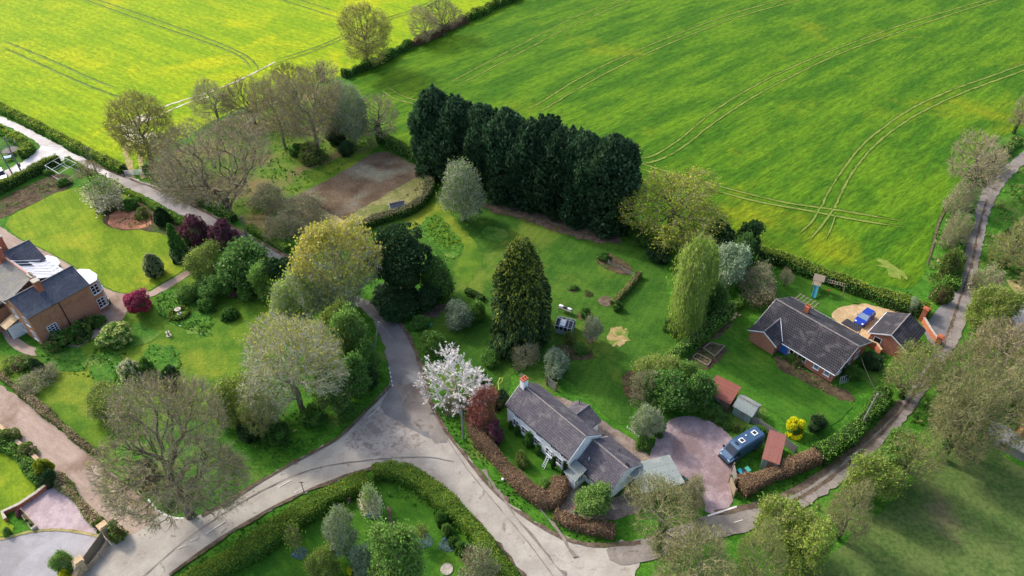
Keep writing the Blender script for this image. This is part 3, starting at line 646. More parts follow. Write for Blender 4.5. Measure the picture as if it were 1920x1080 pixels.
# bungalow plot
sheet('lawn',[(1330,612),(1380,592),(1405,640),(1440,668),(1500,705),(1560,735),(1600,745),(1590,780),(1530,812),(1480,795),(1400,745),(1310,715),(1245,695),(1290,650)],lv(3),M['lawn_dark'],smooth=1)
sheet('flower_bed',[(1450,668),(1470,668),(1560,722),(1590,735),(1600,752),(1560,748),(1500,712),(1455,690)],lv(4),M['bed'],amp=.25)
sheet('lawn',[(1440,515),(1500,505),(1580,530),(1680,565),(1735,590),(1640,572),(1590,570),(1560,600),(1500,575),(1430,570)],lv(3),M['lawn_dark'],smooth=1)
sheet('gravel_yard',[(1556,592),(1566,580),(1590,572),(1625,570),(1665,580),(1700,590),(1690,620),(1640,650),(1610,640),(1575,610)],lv(4),M['tangravel'],smooth=1)
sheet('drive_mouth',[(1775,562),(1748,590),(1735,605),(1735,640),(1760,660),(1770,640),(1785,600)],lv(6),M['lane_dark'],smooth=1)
sheet('bare_soil',[(1640,490),(1665,488),(1700,515),(1695,530),(1660,512)],lv(4),M['track'],amp=.5)
sheet('compost_soil',[(1330,600),(1365,590),(1378,600),(1345,640),(1325,632)],lv(4),M['bed'])
sheet('bare_soil',[(1884,520),(1930,530),(1930,555),(1900,550)],lv(2),M['tan'])
# bottom garden
sheet('lawn',[(600,945),(700,905),(760,905),(800,940),(860,990),(900,1050),(920,1120),(400,1150),(480,1060),(560,990)],lv(2),M['lawn_dark'],smooth=1)
ribbon('stepping_path',[(728,950),(733,975),(745,1005)],.45,lv(4),M['mud'],amp=.06)
for i,(x,y,r) in enumerate([(562,1038,1.),(698,965,.9),(718,1012,1.6),(792,1015,1.3),(840,1022,1.2),(765,1072,.6)]):
    cx,cy=P2(x,y); w=[(cx+r*math.cos(a*.785)*(1+.15*math.sin(a*3)),cy+.8*r*math.sin(a*.785)) for a in range(8)]
    sheet('flower_bed',w,lv(4),M['blue'],world=True,amp=.06)
# farm tracks
ribbon('farm_track',[(207,243),(267,216),(317,196),(400,172),(467,142),(517,116)],.6,lv(3),M['chalk'],amp=.12)
ribbon('farm_track',[(268,232),(317,208),(356,191),(420,174)],.5,lv(3),M['chalk'],amp=.12)
sheet('chalk_patch',[(215,240),(245,222),(272,214),(285,222),(262,236),(250,252),(300,250),(308,262),(270,272),(250,266),(236,262),(228,250)],lv(4),M['chalk'],amp=.5)
ribbon('farm_track',[(240,262),(236,285),(243,310),(248,335)],1.2,lv(4),M['tan'],amp=.15)
ribbon('farm_track',[(262,270),(262,290),(266,310),(270,335)],1.,lv(4),M['tan'],amp=.15)
TR=[[(0,75),(100,115),(167,147),(220,167)],[(0,87),(100,133),(167,163),(207,177),(250,193),(300,198)],
[(120,-20),(183,0),(300,40),(400,77),(460,103),(483,123),(483,137)],[(100,-20),(160,0),(267,40),(367,73),(433,97),(463,115),(470,132)],
[(480,-15),(527,0),(637,35)],[(520,-12),(560,0),(640,25)],[(-200,0),(0,75)],[(-200,10),(0,87)],
[(517,119),(583,99),(640,75),(720,40),(773,25),(817,5),(840,-10)],[(517,113),(583,93),(640,69),(720,35),(773,20),(812,0)],
[(707,163),(740,187),(800,200)],[(717,158),(753,180),(807,197)],
[(837,158),(973,85),(1073,33),(1160,0),(1220,-22)],[(853,163),(973,100),(1073,47),(1183,0),(1240,-22)],
[(990,208),(1090,143),(1173,103),(1280,60),(1363,28),(1447,5),(1520,-12)],[(1007,213),(1107,152),(1190,110),(1280,71),(1380,32),(1493,2),(1560,-14)],
[(1187,300),(1223,295),(1257,273),(1280,257),(1330,213),(1397,170),(1480,127),(1580,87),(1680,50),(1780,20),(1847,0),(1920,-20)],
[(1190,310),(1233,303),(1280,278),(1337,230),(1413,180),(1497,137),(1580,97),(1680,62),(1780,28),(1870,0),(1940,-18)],
[(1520,420),(1543,380),(1553,357),(1580,317),(1613,273),(1663,233),(1713,200),(1780,170),(1847,147),(1920,120),(2050,75)],
[(1537,427),(1563,393),(1577,358),(1600,317),(1640,270),(1697,227),(1747,200),(1813,170),(1880,147),(1920,132),(2050,88)],
[(1180,300),(1240,320),(1280,330),(1347,350),(1413,367),(1480,383),(1563,393),(1630,405),(1687,415)],
[(1185,313),(1240,328),(1300,346),(1347,360),(1430,382),(1513,395),(1597,412),(1693,427)],
[(1543,380),(1520,420),(1497,440)],[(1563,393),(1537,427),(1515,455)],[(1567,405),(1547,453)],[(1876,258),(1847,275),(1768,397),(1756,424),(1749,453),(1738,500)]]
for i,p in enumerate(TR):
    w=.62
    if i>=20: w=.6
    z=.03+.005*i
    ribbon('wheel_track',p,w,z,M['track'] if i!=25 else M['mud'],amp=.05,taper=7.)
    # a narrow darker strip along the far edge of each track
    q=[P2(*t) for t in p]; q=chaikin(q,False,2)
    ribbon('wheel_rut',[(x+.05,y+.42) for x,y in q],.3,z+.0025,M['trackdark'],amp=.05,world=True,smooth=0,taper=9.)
# ---------------------------------------------------------------- building materials
B={}
B['white']=plain('white render',G(240,240,240),.08,1.2,.8,.2)
B['brick']=rowmat('red brick',G(190,118,92),G(206,132,106),G(170,138,118),.24,.08,.012,vert=True,blotch=G(172,106,84),bs=.2)
B['brick_old']=rowmat('old brown brick',G(188,126,96),G(202,142,110),G(168,130,106),.24,.08,.012,vert=True,blotch=G(166,112,86),bs=.2)
B['redbrick']=plain('terracotta brick',G(176,104,78),.2,3,.85)
B['tile']=rowmat('dark concrete roof tiles',G(64,62,68),G(74,72,78),G(26,26,30),.33,.34,.045,blotch=G(92,88,90),bs=1.,rough=.85)
B['tile90']=rowmat('dark concrete roof tiles turned',G(64,62,68),G(74,72,78),G(26,26,30),.33,.34,.045,rot=R(90),blotch=G(92,88,90),bs=1.,rough=.85)
B['slate']=rowmat('weathered brown slates',G(86,82,90),G(102,98,106),G(56,54,60),.3,.24,.02,blotch=G(120,116,116),bs=.6,rough=.8)
B['slate90']=rowmat('weathered brown slates turned',G(86,82,90),G(102,98,106),G(56,54,60),.3,.24,.02,rot=R(90),blotch=G(120,116,116),bs=.6)
B['welsh']=rowmat('blue grey slates',G(70,76,90),G(86,92,106),G(50,54,66),.3,.24,.015,blotch=G(104,108,116),bs=.4,rough=.6)
B['welsh90']=rowmat('mossy grey slates',G(112,112,110),G(128,126,122),G(90,90,90),.3,.24,.015,rot=R(90),blotch=G(136,132,108),bs=.4,rough=.7)
B['trim']=plain('white painted trim',G(226,228,232),.05,2,.5)
B['lead']=plain('grey lead',G(98,98,104),.2,2,.6)
B['dark']=plain('dark painted wood',G(30,30,34),.2,3,.6)
B['ridge']=plain('ridge tiles',G(130,122,120),.25,4,.8)
B['pinkridge']=plain('clay ridge tiles',G(190,140,124),.2,4,.8)
B['pot']=plain('clay chimney pots',G(170,96,66),.25,4,.8)
B['stone']=plain('pale stone',G(168,160,146),.25,3,.9,bs=.3)
B['sandstone']=plain('sandstone coping',G(186,162,128),.25,3,.9,bs=.3)
B['wood']=plain('weathered wood',G(146,132,112),.25,3,.85,stretch=(1,6,6))
B['fencewood']=plain('brown fence boards',G(112,96,78),.3,3,.9,stretch=(8,8,.6))
B['palewood']=plain('new pale timber',G(206,186,140),.15,3,.8)
B['greywood']=plain('grey timber',G(128,126,120),.25,3,.9,stretch=(1,8,1))
B['rust']=rowmat('rusty red corrugated sheet',G(150,90,76),G(164,104,90),G(112,64,54),8.,.16,.03,blotch=G(150,92,80),bs=.6)
B['rust2']=rowmat('rusty brown sheet roof',G(142,92,82),G(154,104,94),G(118,78,70),1.1,2.2,.03,blotch=G(142,92,84),bs=.3)
B['greenwall']=plain('grey green boards',G(128,148,140),.15,3,.8,stretch=(6,6,.5))
B['felt']=rowmat('grey green roofing felt',G(136,146,142),G(144,154,150),G(114,124,120),9.,.95,.025,blotch=G(170,172,160),bs=.2)
B['blue']=plain('blue painted door',G(56,108,190),.1,3,.4,.4)
B['corr']=rowmat('translucent corrugated sheet',G(148,156,152),G(160,168,164),G(110,116,112),9.,.14,.03,bs=.5,rot=R(90))
B['asb']=rowmat('grey ribbed sheet roof',G(126,126,128),G(140,140,142),G(96,96,98),.45,9.,.03,bs=.6,blotch=G(110,112,108))
B['whiteroof']=rowmat('white sheet roof',G(216,218,224),G(226,228,232),G(160,162,170),9.,.5,.02,bs=.2)
B['ivy']=plain('dark green wood stain',G(66,84,50),.2,3,.8)
def glassmat(name,c,rough=.12):
    m,nt,b=newmat(name,rough,.6); b.inputs['Base Color'].default_value=c; return m
B['glass']=glassmat('dark window glass',G(28,34,46))
B['glass_pale']=glassmat('pale window glass',G(112,134,158),.25)
B['glass_roof']=glassmat('greenhouse glass',G(150,160,164),.3)
def wall_local(a,b):            # frame along a wall from a to b (outside on the right)
    L=math.hypot(b[0]-a[0],b[1]-a[1]); u=((b[0]-a[0])/L,(b[1]-a[1])/L); return L,u,(u[1],-u[0])
def obox(nm,o,u,n,s0,s1,d0,d1,z0,z1,m=0):      # box in wall coordinates: s along, d outwards
    pts=[(o[0]+u[0]*s+n[0]*d,o[1]+u[1]*s+n[1]*d) for s,d in ((s0,d0),(s1,d0),(s1,d1),(s0,d1))]
    nm.prism(pts,z0,z1,m)
def window(par,a,b,s,z,w,h,nx=2,ny=2,frame=None,glass=None,bar=.07,sill=True,label=None):
    """window on the wall a-b, centred s metres along it, sill at z"""
    L,u,n=wall_local(a,b); nm=NM(); o=a; f=.09
    for s0,s1,z0,z1 in ((s-w/2,s-w/2+f,z,z+h),(s+w/2-f,s+w/2,z,z+h),(s-w/2+f,s+w/2-f,z,z+f),(s-w/2+f,s+w/2-f,z+h-f,z+h)): obox(nm,o,u,n,s0,s1,.003,.06,z0,z1)
    for i in range(1,nx): c=s-w/2+w*i/nx; obox(nm,o,u,n,c-bar/2,c+bar/2,.021,.052,z+f,z+h-f)
    for i in range(1,ny): c=z+h*i/ny; obox(nm,o,u,n,s-w/2+f,s+w/2-f,.021,.05,c-bar/2,c+bar/2)
    if sill: obox(nm,o,u,n,s-w/2-.08,s+w/2+.08,.003,.14,z-.08,z)
    fr=nm.build('window',frame or B['trim'],par); g=NM(); obox(g,o,u,n,s-w/2+f,s+w/2-f,.004,.02,z+f,z+h-f); g.build('pane',glass or B['glass'],fr)
    if label: fr['label']=label
    return fr
def door(par,a,b,s,z,w,h,mat,frame=None,label=None):
    L,u,n=wall_local(a,b); nm=NM()
    for s0,s1,z0,z1 in ((s-w/2-.09,s-w/2,z,z+h),(s+w/2,s+w/2+.09,z,z+h),(s-w/2-.09,s+w/2+.09,z+h,z+h+.09)): obox(nm,a,u,n,s0,s1,.003,.07,z0,z1)
    nm.build('door_frame',frame or B['trim'],par); d=NM(); obox(d,a,u,n,s-w/2,s+w/2,.004,.03,z,z+h)
    for q in (.12,.56): obox(d,a,u,n,s-w/2+.14,s+w/2-.14,.03,.045,z+h*q,z+h*(q+.32))
    do=d.build('door',mat,par); hd=NM(); obox(hd,a,u,n,s+w/2-.14,s+w/2-.08,.03,.1,z+h*.48,z+h*.53); hd.build('handle',B['dark'],do)
    if label: do['label']=label
def gable_roof(par,x0,x1,yf,yr,ry,he,hr,mat,ov=.25,t=.12,ridge=None,name='roof',axis='x'):
    """two slopes, ridge along x at y=ry"""
    nm=NM(); S=lambda x,y,z:(x,y,z) if axis=='x' else (y,x,z)
    sf=(hr-he)/abs(yf-ry); sr=(hr-he)/abs(yr-ry); fy=yf+ov*np.sign(yf-ry); zf=he-ov*sf; gy=yr+ov*np.sign(yr-ry); zr=he-ov*sr
    a=[S(x0,fy,zf),S(x1,fy,zf),S(x1,ry,hr),S(x0,ry,hr)]; b=[S(x0,gy,zr),S(x1,gy,zr),S(x1,ry,hr),S(x0,ry,hr)]
    nm.slab(a,t); nm.slab(b,t)
    r=nm.build(name,mat,par); k=NM(); 
    p,q=S(x0-.01,ry,hr+.0),S(x1+.01,ry,hr+.0); k.tube(p,q,.11,.11,6); k.build('ridge_tiles',ridge or B['ridge'],r)
    return r
def barge(par,x,yf,yr,ry,he,hr,mat,ov=.25,w=.22,t=.05,axis='x',drop=.14,name='barge_board'):
    nm=NM(); S=lambda x,y,z:(x,y,z) if axis=='x' else (y,x,z)
    for ye in (yf,yr):
        s=(hr-he)/abs(ye-ry); ey=ye+ov*np.sign(ye-ry); ez=he-ov*s
        lo=[S(x,ey,ez-drop-w+.1),S(x+t,ey,ez-drop-w+.1),S(x+t,ry,hr-drop-w+.1),S(x,ry,hr-drop-w+.1)]; hi=[(p[0],p[1],p[2]+w) for p in lo]
        V=lo+hi; nm.add(V,[(0,3,2,1),(4,5,6,7),(0,1,5,4),(1,2,6,5),(2,3,7,6),(3,0,4,7)])
    return nm.build(name,mat,par)
def gable_walls(nm,x0,x1,yf,yr,ry,he,hr,m=0,axis='x',base=-.1):
    S=lambda x,y,z:(x,y,z) if axis=='x' else (y,x,z)
    pr=[(yf,base),(yf,he),(ry,hr),(yr,he),(yr,base)]
    A=[S(x0,y,z) for y,z in pr]; Bq=[S(x1,y,z) for y,z in pr]
    nm.poly(A,m); nm.poly(Bq[::-1],m)
    for i in range(5):
        j=(i+1)%5; nm.add([A[i],A[j],Bq[j],Bq[i]],[(0,1,2,3)],m)
def gutter(par,p,q,mat=None,r=.06,name='gutter'):
    nm=NM(); nm.tube(p,q,r,r,6); return nm.build(name,mat or B['dark'],par)
# ================================================================ white cottage
ox,oy,_=P(1067,860,4.); rz=R(131.8)
c=thing('white_cottage','long white rendered cottage with weathered slate roofs and lower wing, beside the junction','house',(ox,oy,0),rz)
W=.28; X0,X1,YF,YR,RY,HE,HR=0.,11.7,-W,-5.45,-2.75,3.95,5.95
nm=NM(); gable_walls(nm,X0+.08,X1-.1,YF,YR,RY,HE-.1,HR-.16); nm.build('wall',B['white'],c)
gable_roof(c,X0-.02,X1,YF,YR,RY,HE,HR,B['slate'],ov=.28)
barge(c,X0-.1,YF,YR,RY,HE,HR,B['trim'],ov=.28,w=.34,t=.07); barge(c,X1+.002,YF,YR,RY,HE,HR,B['trim'],ov=.28,w=.2,t=.05)
gutter(c,(X0,.06,HE-.22),(X1,.06,HE-.22))
EY0,EY1,ERY,EHE,EHR=-1.25,-7.2,-4.1,2.3,4.25; EX=-5.85
nm=NM(); gable_walls(nm,EX+.2,X0+.07,EY0,EY1,ERY,EHE-.1,EHR-.16); nm.build('wing_wall',B['white'],c)
gable_roof(c,EX,X0-.06,EY0,EY1,ERY,EHE,EHR,B['slate'],ov=.3,name='wing_roof')
barge(c,EX-.04,EY0,EY1,ERY,EHE,EHR,B['trim'],ov=.3,w=.2,t=.05)
gutter(c,(EX,-.9,EHE-.24),(X0-1.8,-.9,EHE-.24)); 
nm=NM(); nm.box(EX+.15,X0,EY1-.02,EY0+.02,-.1,.18); nm.box(X0+.05,X1-.07,YR-.02,YF+.02,-.1,.2); nm.build('plinth',B['dark'],c)
# chimney
ch=NM(); ch.box(10.75,11.45,-3.15,-2.35,5.2,7.1); ch.build('chimney',B['white'],c); k=NM(); k.box(10.68,11.52,-3.22,-2.28,7.1,7.3); 
cs=[o for o in c.children if o.name.startswith('chimney')][0]; k.build('chimney_cap',B['redbrick'],cs)
for yy in (-2.95,-2.55): k=NM(); k.tube((11.1,yy,7.3),(11.1,yy,7.65),.11,.09,8); k.build('chimney_pot',B['pot'],cs)
k=NM(); 
for i in range(4): k.tube((11.9,-2.95+i*.14,7.5),(11.2,-2.95+i*.14,7.7),.015,.015,4)
k.tube((11.55,-3.0,7.6),(11.55,-2.4,7.6),.02,.02,4); k.tube((11.3,-2.7,7.1),(11.55,-2.7,7.62),.025,.025,5); k.build('aerial',B['greywood'],cs)
# front windows: upper small row under the eaves, lower row
fa,fb=(0,YF),(12,YF)     # outside must be +y: wall from right to left gives (u=(1,0)) n=(0,-1) so run it backwards
fa,fb=(12,YF),(0,YF)
for x,z,w_,h_,nx in ((9.6,2.75,1.1,.85,3),(5.5,2.75,1.1,.85,3),(2.9,2.75,1.1,.85,3),(1.2,2.75,.9,.85,2)): window(c,fa,fb,12-x,z,w_,h_,nx,2,glass=B['glass'])
for x,w_ in ((9.9,1.1),(8.1,1.3),(3.6,1.3),(1.9,1.3),(5.8,1.2)): window(c,fa,fb,12-x,.85,w_,1.2,2,2,bar=.05)
ea,eb=(0,EY0),(-6,EY0)
ea,eb=(0,EY0),(-6,EY0)
# the wing front faces +y too: run from right to left in x
window(c,(0,EY0),(EX,EY0),2.25,.95,.6,1.1,2,2); window(c,(0,EY0),(EX,EY0),4.1,.9,1.5,1.15,4,2); 
window(c,(EX+.2,EY0),(EX+.2,EY1),4.9,1.0,1.3,.9,3,2)
# porch with lean-to sheet roof
nm=NM(); nm.box(-1.72,-.12,-1.24,.55,-.1,2.15); pw=nm.build('porch',B['white'],c)
nm=NM(); nm.slab([(-1.95,.8,2.1),(-1.95,-1.24,2.75),(.05,-1.24,2.75),(.05,.8,2.1)],.06); nm.build('porch_roof',B['corr'],pw)
door(c,(-.12,.55),(-1.72,.55),.75,0,.85,1.9,B['white']); window(c,(-1.72,.55),(-1.72,-1.24),.9,.95,.9,1.,2,2)
# rear outshut
nm=NM(); gable_walls(nm,-8.2,-5.44,2.5,6.7,4.6,2.2,3.2,axis='y'); nm.build('outshut_wall',B['white'],c)
gable_roof(c,-8.45,-4.9,2.5,6.7,4.6,2.3,3.35,B['slate90'],ov=.25,axis='y',name='outshut_roof')
nm=NM(); nm.tube((5.9,-8.,2.2),(5.9,-8.,3.9),.07,.07,8); nm.build('flue',B['lead'],c)
nm=NM(); nm.box(-5.5,-5.1,-4.7,-4.3,4.0,4.2); nm.build('roof_vent',B['dark'],c)
for x,y,z in ((-1.3,-2.2,3.05),(-2.9,-6.,3.0)):
    k=NM(); k.tube((x,y,z),(x,y,z+.5),.05,.05,6); k.build('vent_pipe',B['trim'] if x>-2 else B['dark'],c)
# ladder leaning on the cottage
lx,ly,_=P(1026,880); 
def local(o,rz_,x,y): return (o[0]+x*math.cos(rz_)-y*math.sin(rz_),o[1]+x*math.sin(rz_)+y*math.cos(rz_))
q=local((ox,oy),rz,3.1,1.25); t=thing('ladder','aluminium ladder leaning on the front wall of the white cottage','ladder',(q[0],q[1],0),rz)
nm=NM()
for xx in (-.2,.2): nm.tube((xx,0,0),(xx,-1.3,2.6),.04,.04,5)
nm.build('side_rails',B['trim'],t); nm=NM()
for i in range(1,10): f=i/10; k=NM(); k.tube((-.2,-1.3*f,2.6*f),(.2,-1.3*f,2.6*f),.028,.028,5); k.build('rung',B['trim'],t)

# ================================================================ brick bungalow
ox,oy,_=P(1380+920/4.908,510+935/4.908,2.5); rz=R(131.1); bo=(ox,oy); brz=rz
b=thing('brick_bungalow','long red brick bungalow with dark tiled roof, blue front door and projecting left wing','house',(ox,oy,0),rz)
X1,YF,YR,RY,HE,HR=13.35,-.4,-9.7,-4.95,2.45,4.65
nm=NM(); gable_walls(nm,.3,X1-.3,YF,YR,RY,HE-.12,HR-.18); nm.build('wall',B['brick'],b)
gable_roof(b,0,X1,YF,YR,RY,HE,HR,B['tile'],ov=.45)
barge(b,-.052,YF,YR,RY,HE,HR,B['trim'],ov=.45,w=.2); barge(b,X1+.002,YF,YR,RY,HE,HR,B['trim'],ov=.45,w=.2)
gutter(b,(0,.1,HE-.3),(8.4,.1,HE-.3),B['trim']); gutter(b,(0,YR-.5,HE-.3),(X1,YR-.5,HE-.3),B['trim'])
# the projecting wing: ridge runs forward
nm=NM(); gable_walls(nm,-.5,.95,8.9,13.05,10.95,HE-.12,3.45,axis='y'); nm.build('wing_wall',B['brick'],b)
# wing roof slopes die into the main slope
s=(HR-HE)/(YF-RY)
def zmain(y): return HE+(YF-y)*s
yb=YF-(3.62-HE)/s
nm=NM(); 
nm.slab([(8.5,1.35,HE-.15),(10.95,1.35,3.62),(10.95,yb,3.66),(8.5,YF+.28,HE-.13)],.1); nm.slab([(10.95,1.35,3.62),(13.38,1.35,HE-.15),(13.38,YF+.28,HE-.13),(10.95,yb,3.66)],.1)
wr=nm.build('wing_roof',B['tile90'],b); k=NM(); k.tube((10.95,1.36,3.62),(10.95,yb,3.66),.11,.11,6); k.build('ridge_tiles',B['ridge'],wr)
k=NM(); k.tube((8.5,YF+.3,HE-.05),(10.95,yb,3.72),.05,.05,5); k.build('valley_lead',B['trim'],wr)
nm=NM()
for xa,xb,za,zb in ((8.5,10.95,HE-.15,3.62),(10.95,13.38,3.62,HE-.15)):
    lo=[(xa,1.352,za-.3),(xb,1.352,zb-.3),(xb,1.4,zb-.3),(xa,1.4,za-.3)]; V=lo+[(p[0],p[1],p[2]+.2) for p in lo]; nm.add(V,[(0,3,2,1),(4,5,6,7),(0,1,5,4),(1,2,6,5),(2,3,7,6),(3,0,4,7)])
nm.build('wing_barge_board',B['trim'],b)
a0,a1=(X1,YF),(0,YF); sx=lambda x:X1-x
door(b,a0,a1,sx(8.05),.05,.95,2.05,B['blue'],frame=B['blue'],label='blue panelled front door')
window(b,a0,a1,sx(6.85),.95,.75,1.15,1,1,bar=.08); window(b,a0,a1,sx(5.2),.9,1.35,1.2,2,1); window(b,a0,a1,sx(2.9),.9,.85,1.15,1,1,glass=B['glass_pale']); window(b,a0,a1,sx(1.25),.9,.85,1.15,1,1,glass=B['glass_pale'])
for yy in (-2.2,-4.4,-6.9): window(b,(.3,YF),(.3,YR),-YF*-1-yy,.9,1.1,1.2,2,1)
ch=NM(); ch.box(8.8,9.5,-7.2,-6.5,3.3,4.95); chb=ch.build('chimney',B['redbrick'],b)
for xx in (9.0,9.3): k=NM(); k.tube((xx,-6.85,4.95),(xx,-6.85,5.3),.11,.1,8); k.build('chimney_pot',B['pot'],chb)
k=NM(); k.tube((9.6,-6.7,4.9),(9.6,-6.7,5.6),.02,.02,4); k.tube((9.3,-6.3,5.5),(10.0,-7.1,5.5),.015,.015,4); k.build('aerial',B['lead'],chb)
k=NM(); k.slab([(2.3,-10.05,2.6),(4.9,-10.05,2.6),(4.9,-11.9,2.35),(2.3,-11.9,2.35)],.1); k.build('rear_canopy',B['tile'],b)
k=NM(); k.box(2.4,2.55,-11.8,-11.65,-.1,2.25); k.build('canopy_post',B['trim'],b); k=NM(); k.box(4.65,4.8,-11.8,-11.65,-.1,2.25); k.build('canopy_post',B['trim'],b)
nm=NM(); nm.box(.32,X1-.32,YR-.03,YF+.03,-.1,.15); nm.build('plinth',B['dark'],b)
# pergola
q=local(bo,brz,11.1,-11.0); t=thing('pergola','pale timber pergola of six rafters behind the bungalow','pergola',(q[0],q[1],0),brz)
nm=NM()
for i in range(6): x=-1.5+i*.6; nm.box(x-.04,x+.04,-.85,.85,2.3,2.42)
nm.build('rafters',B['wood'],t); nm=NM(); nm.box(-1.7,1.7,-.7,-.62,2.18,2.298); nm.box(-1.7,1.7,.62,.7,2.18,2.298); nm.build('beams',B['wood'],t)
for x in (-1.6,1.6):
    for y in (-.66,.66): k=NM(); k.box(x-.05,x+.05,y-.05,y+.05,-.1,2.178); k.build('post',B['wood'],t)
# ================================================================ garage
gx,gy,_=P(1380+1225/4.908,510+550/4.908,2.4); grz=R(44.4)
g=thing('brick_garage','small detached brick garage with dark ridged roof east of the bungalow','garage',(gx,gy,0),grz)
nm=NM(); gable_walls(nm,.25,6.3,-.25,-5.5,-2.9,2.28,3.6); nm.build('wall',B['brick'],g)
gable_roof(g,0,6.5,-.25,-5.5,-2.9,2.4,3.8,B['tile'],ov=.3)
barge(g,-.052,-.25,-5.5,-2.9,2.4,3.8,B['trim'],ov=.3,w=.18); gutter(g,(0,.1,2.2),(6.5,.1,2.2),B['trim'])
door(g,(.25,-.25),(.25,-5.5),1.2,0,.95,1.95,B['dark'])
# walls and pillars by its gate
for n_,(x,y,hh,lab) in enumerate(((1727,600,2.3,'tall brick pier with a stone cap behind the garage'),(1757,645,1.5,'short brick pier at the bungalow drive mouth'))):
    px,py=P2(x,y); t=thing('gate_pier',lab,'pier',(px,py,0),grz); k=NM(); k.box(-.35,.35,-.35,.35,-.1,hh); k.build('shaft',B['redbrick'],t); k=NM(); k.box(-.45,.45,-.45,.45,hh,hh+.14); k.prism([(-.3,-.3),(.3,-.3),(.3,.3),(-.3,.3)],hh+.14,hh+.24); k.build('cap',B['pot'],t)
def wallrun(name,label,px,h,th,mat,cap=None,cat='wall',capmat=None):
    w=[P2(*p) for p in px]; nm=NM(); cp=NM()
    A=offset_path(w,th/2); Bq=offset_path(w,-th/2); A2=offset_path(w,th/2+.05); B2=offset_path(w,-th/2-.05)
    for i in range(len(w)-1):
        nm.prism([A[i],Bq[i],Bq[i+1],A[i+1]],-.1,h)
        if cap: cp.prism([A2[i],B2[i],B2[i+1],A2[i+1]],h,h+cap)
    if not cap: return tag(nm.build(name,mat),label,cat)
    t=thing(name,label,cat); nm.build('wall',mat,t); cp.build('coping',capmat or B['stone'],t); return t
wallrun('garden_wall','low brick wall with stone coping running between two brick piers beside the garage',[(1729,604),(1737,618),(1746,632),(1754,642)],.95,.25,B['redbrick'],.08)
wallrun('garden_wall','curved brick yard wall between the bungalow and the garage',[(1625,648),(1640,655),(1648,667)],1.2,.22,B['redbrick'],.07,capmat=B['sandstone'])
# ================================================================ large brick house, left
ox,oy,_=P(695/4.153,420+465/4.153,6.); rz=R(-125.1); ho=(ox,oy); hrz=rz
h=thing('brick_country_house','large old brick house with grey slate roofs and white bays on the gravel court','house',(ox,oy,0),rz)
nm=NM(); gable_walls(nm,.15,9.4,-.15,-6.6,-3.3,5.9,7.8); gable_walls(nm,.35,9.3,-12.9,-19.4,-16.2,5.4,7.3); nm.box(1.2,9.2,-13.,-6.5,-.1,5.2); nm.box(9.2,13,-14,-8.8,-.1,3.6); nm.build('wall',B['brick_old'],h)
gable_roof(h,0,9.55,-.15,-6.6,-3.3,6.,8.0,B['welsh'],ov=.2,ridge=B['lead']); gable_roof(h,.1,9.5,-12.9,-19.4,-16.2,5.5,7.5,B['welsh'],ov=.2,name='north_roof',ridge=B['lead'])
nm=NM(); nm.slab([(9.7,-13.2,5.2),(9.7,-5.6,6.0),(4.9,-5.6,8.0),(4.9,-13.6,8.0)],.12); r=nm.build('link_roof',B['welsh90'],h); k=NM(); k.tube((4.9,-4.3,8.02),(4.9,-15.,8.02),.16,.16,6); k.build('ridge_tiles',B['pinkridge'],r)
nm=NM(); nm.slab([(4.75,-13.6,7.55),(4.75,-5.6,7.55),(1.5,-6.8,5.3),(1.5,-12.7,5.3)],.1); nm.slab([(1.5,-12.7,5.3),(1.5,-6.8,5.3),(-.1,-7.2,4.9),(-.1,-12.2,4.9)],.1)
r=nm.build('glazed_roof',B['whiteroof'],h); k=NM(); k.slab([(4.3,-13.2,7.31),(4.3,-10.6,7.31),(2.6,-10.9,6.13),(2.6,-12.9,6.13)],.02); k.build('pane',B['glass'],r)
nm=NM()
for i in range(5): y=-12.9+i*1.2; nm.tube((-.05,y,4.86),(4.5,y+.1,7.5),.05,.05,5)
nm.build('glazing_bars',B['trim'],r)
def chim(par,x,y,z0,z1,w,d,mat,pots,cap=True):
    k=NM(); k.box(x-w/2,x+w/2,y-d/2,y+d/2,z0,z1); k.box(x-w/2-.07,x+w/2+.07,y-d/2-.07,y+d/2+.07,z1-.35,z1-.15); o=k.build('chimney',mat,par)
    if cap: k=NM(); k.box(x-w/2-.1,x+w/2+.1,y-d/2-.1,y+d/2+.1,z1,z1+.15); k.build('chimney_cap',B['stone'],o)
    for px,py in pots: k=NM(); k.tube((px,py,z1+.1),(px,py,z1+.6),.14,.11,8); k.build('chimney_pot',B['pot'] if not cap else B['stone'],o)
chim(h,5.6,-2.6,6.8,9.1,.75,.95,B['redbrick'],[])
chim(h,5.1,-5.0,6.6,8.6,.5,1.3,B['redbrick'],[(5.1,-5.3),(5.1,-4.7)],cap=True)
chim(h,5.3,-14.6,6.6,9.9,.9,2.4,B['redbrick'],[(5.3,-15.5),(5.3,-14.9),(5.3,-14.3),(5.3,-13.7)]); chim(h,3.6,-18.2,6.,9.6,.9,2.6,B['redbrick'],[(3.6,-19.1),(3.6,-18.5),(3.6,-17.9),(3.6,-17.3)])
def bay(par,pts,h1,mat,wm,panes,base=-.1):
    nm=NM(); nm.prism(pts,base,h1-.02,0); o=nm.build('bay',mat,par); cx=sum(p[0] for p in pts)/len(pts); cy=sum(p[1] for p in pts)/len(pts)
    big=[(cx+(p[0]-cx)*1.1,cy+(p[1]-cy)*1.1) for p in pts]; nm=NM(); nm.prism(big,h1-.02,h1+.1); top=[(x,y,h1+.1) for x,y in big]
    for i in range(len(top)): j=(i+1)%len(top); nm.add([top[i],top[j],(cx+.5,cy,h1+.5)],[(0,1,2) if True else 0])
    nm.build('bay_roof',wm,o); return o
bp=[(.15,-5.1),(-1.3,-4.9),(-2.0,-3.7),(-2.0,-1.7),(-1.3,-.6),(.15,-.5)]
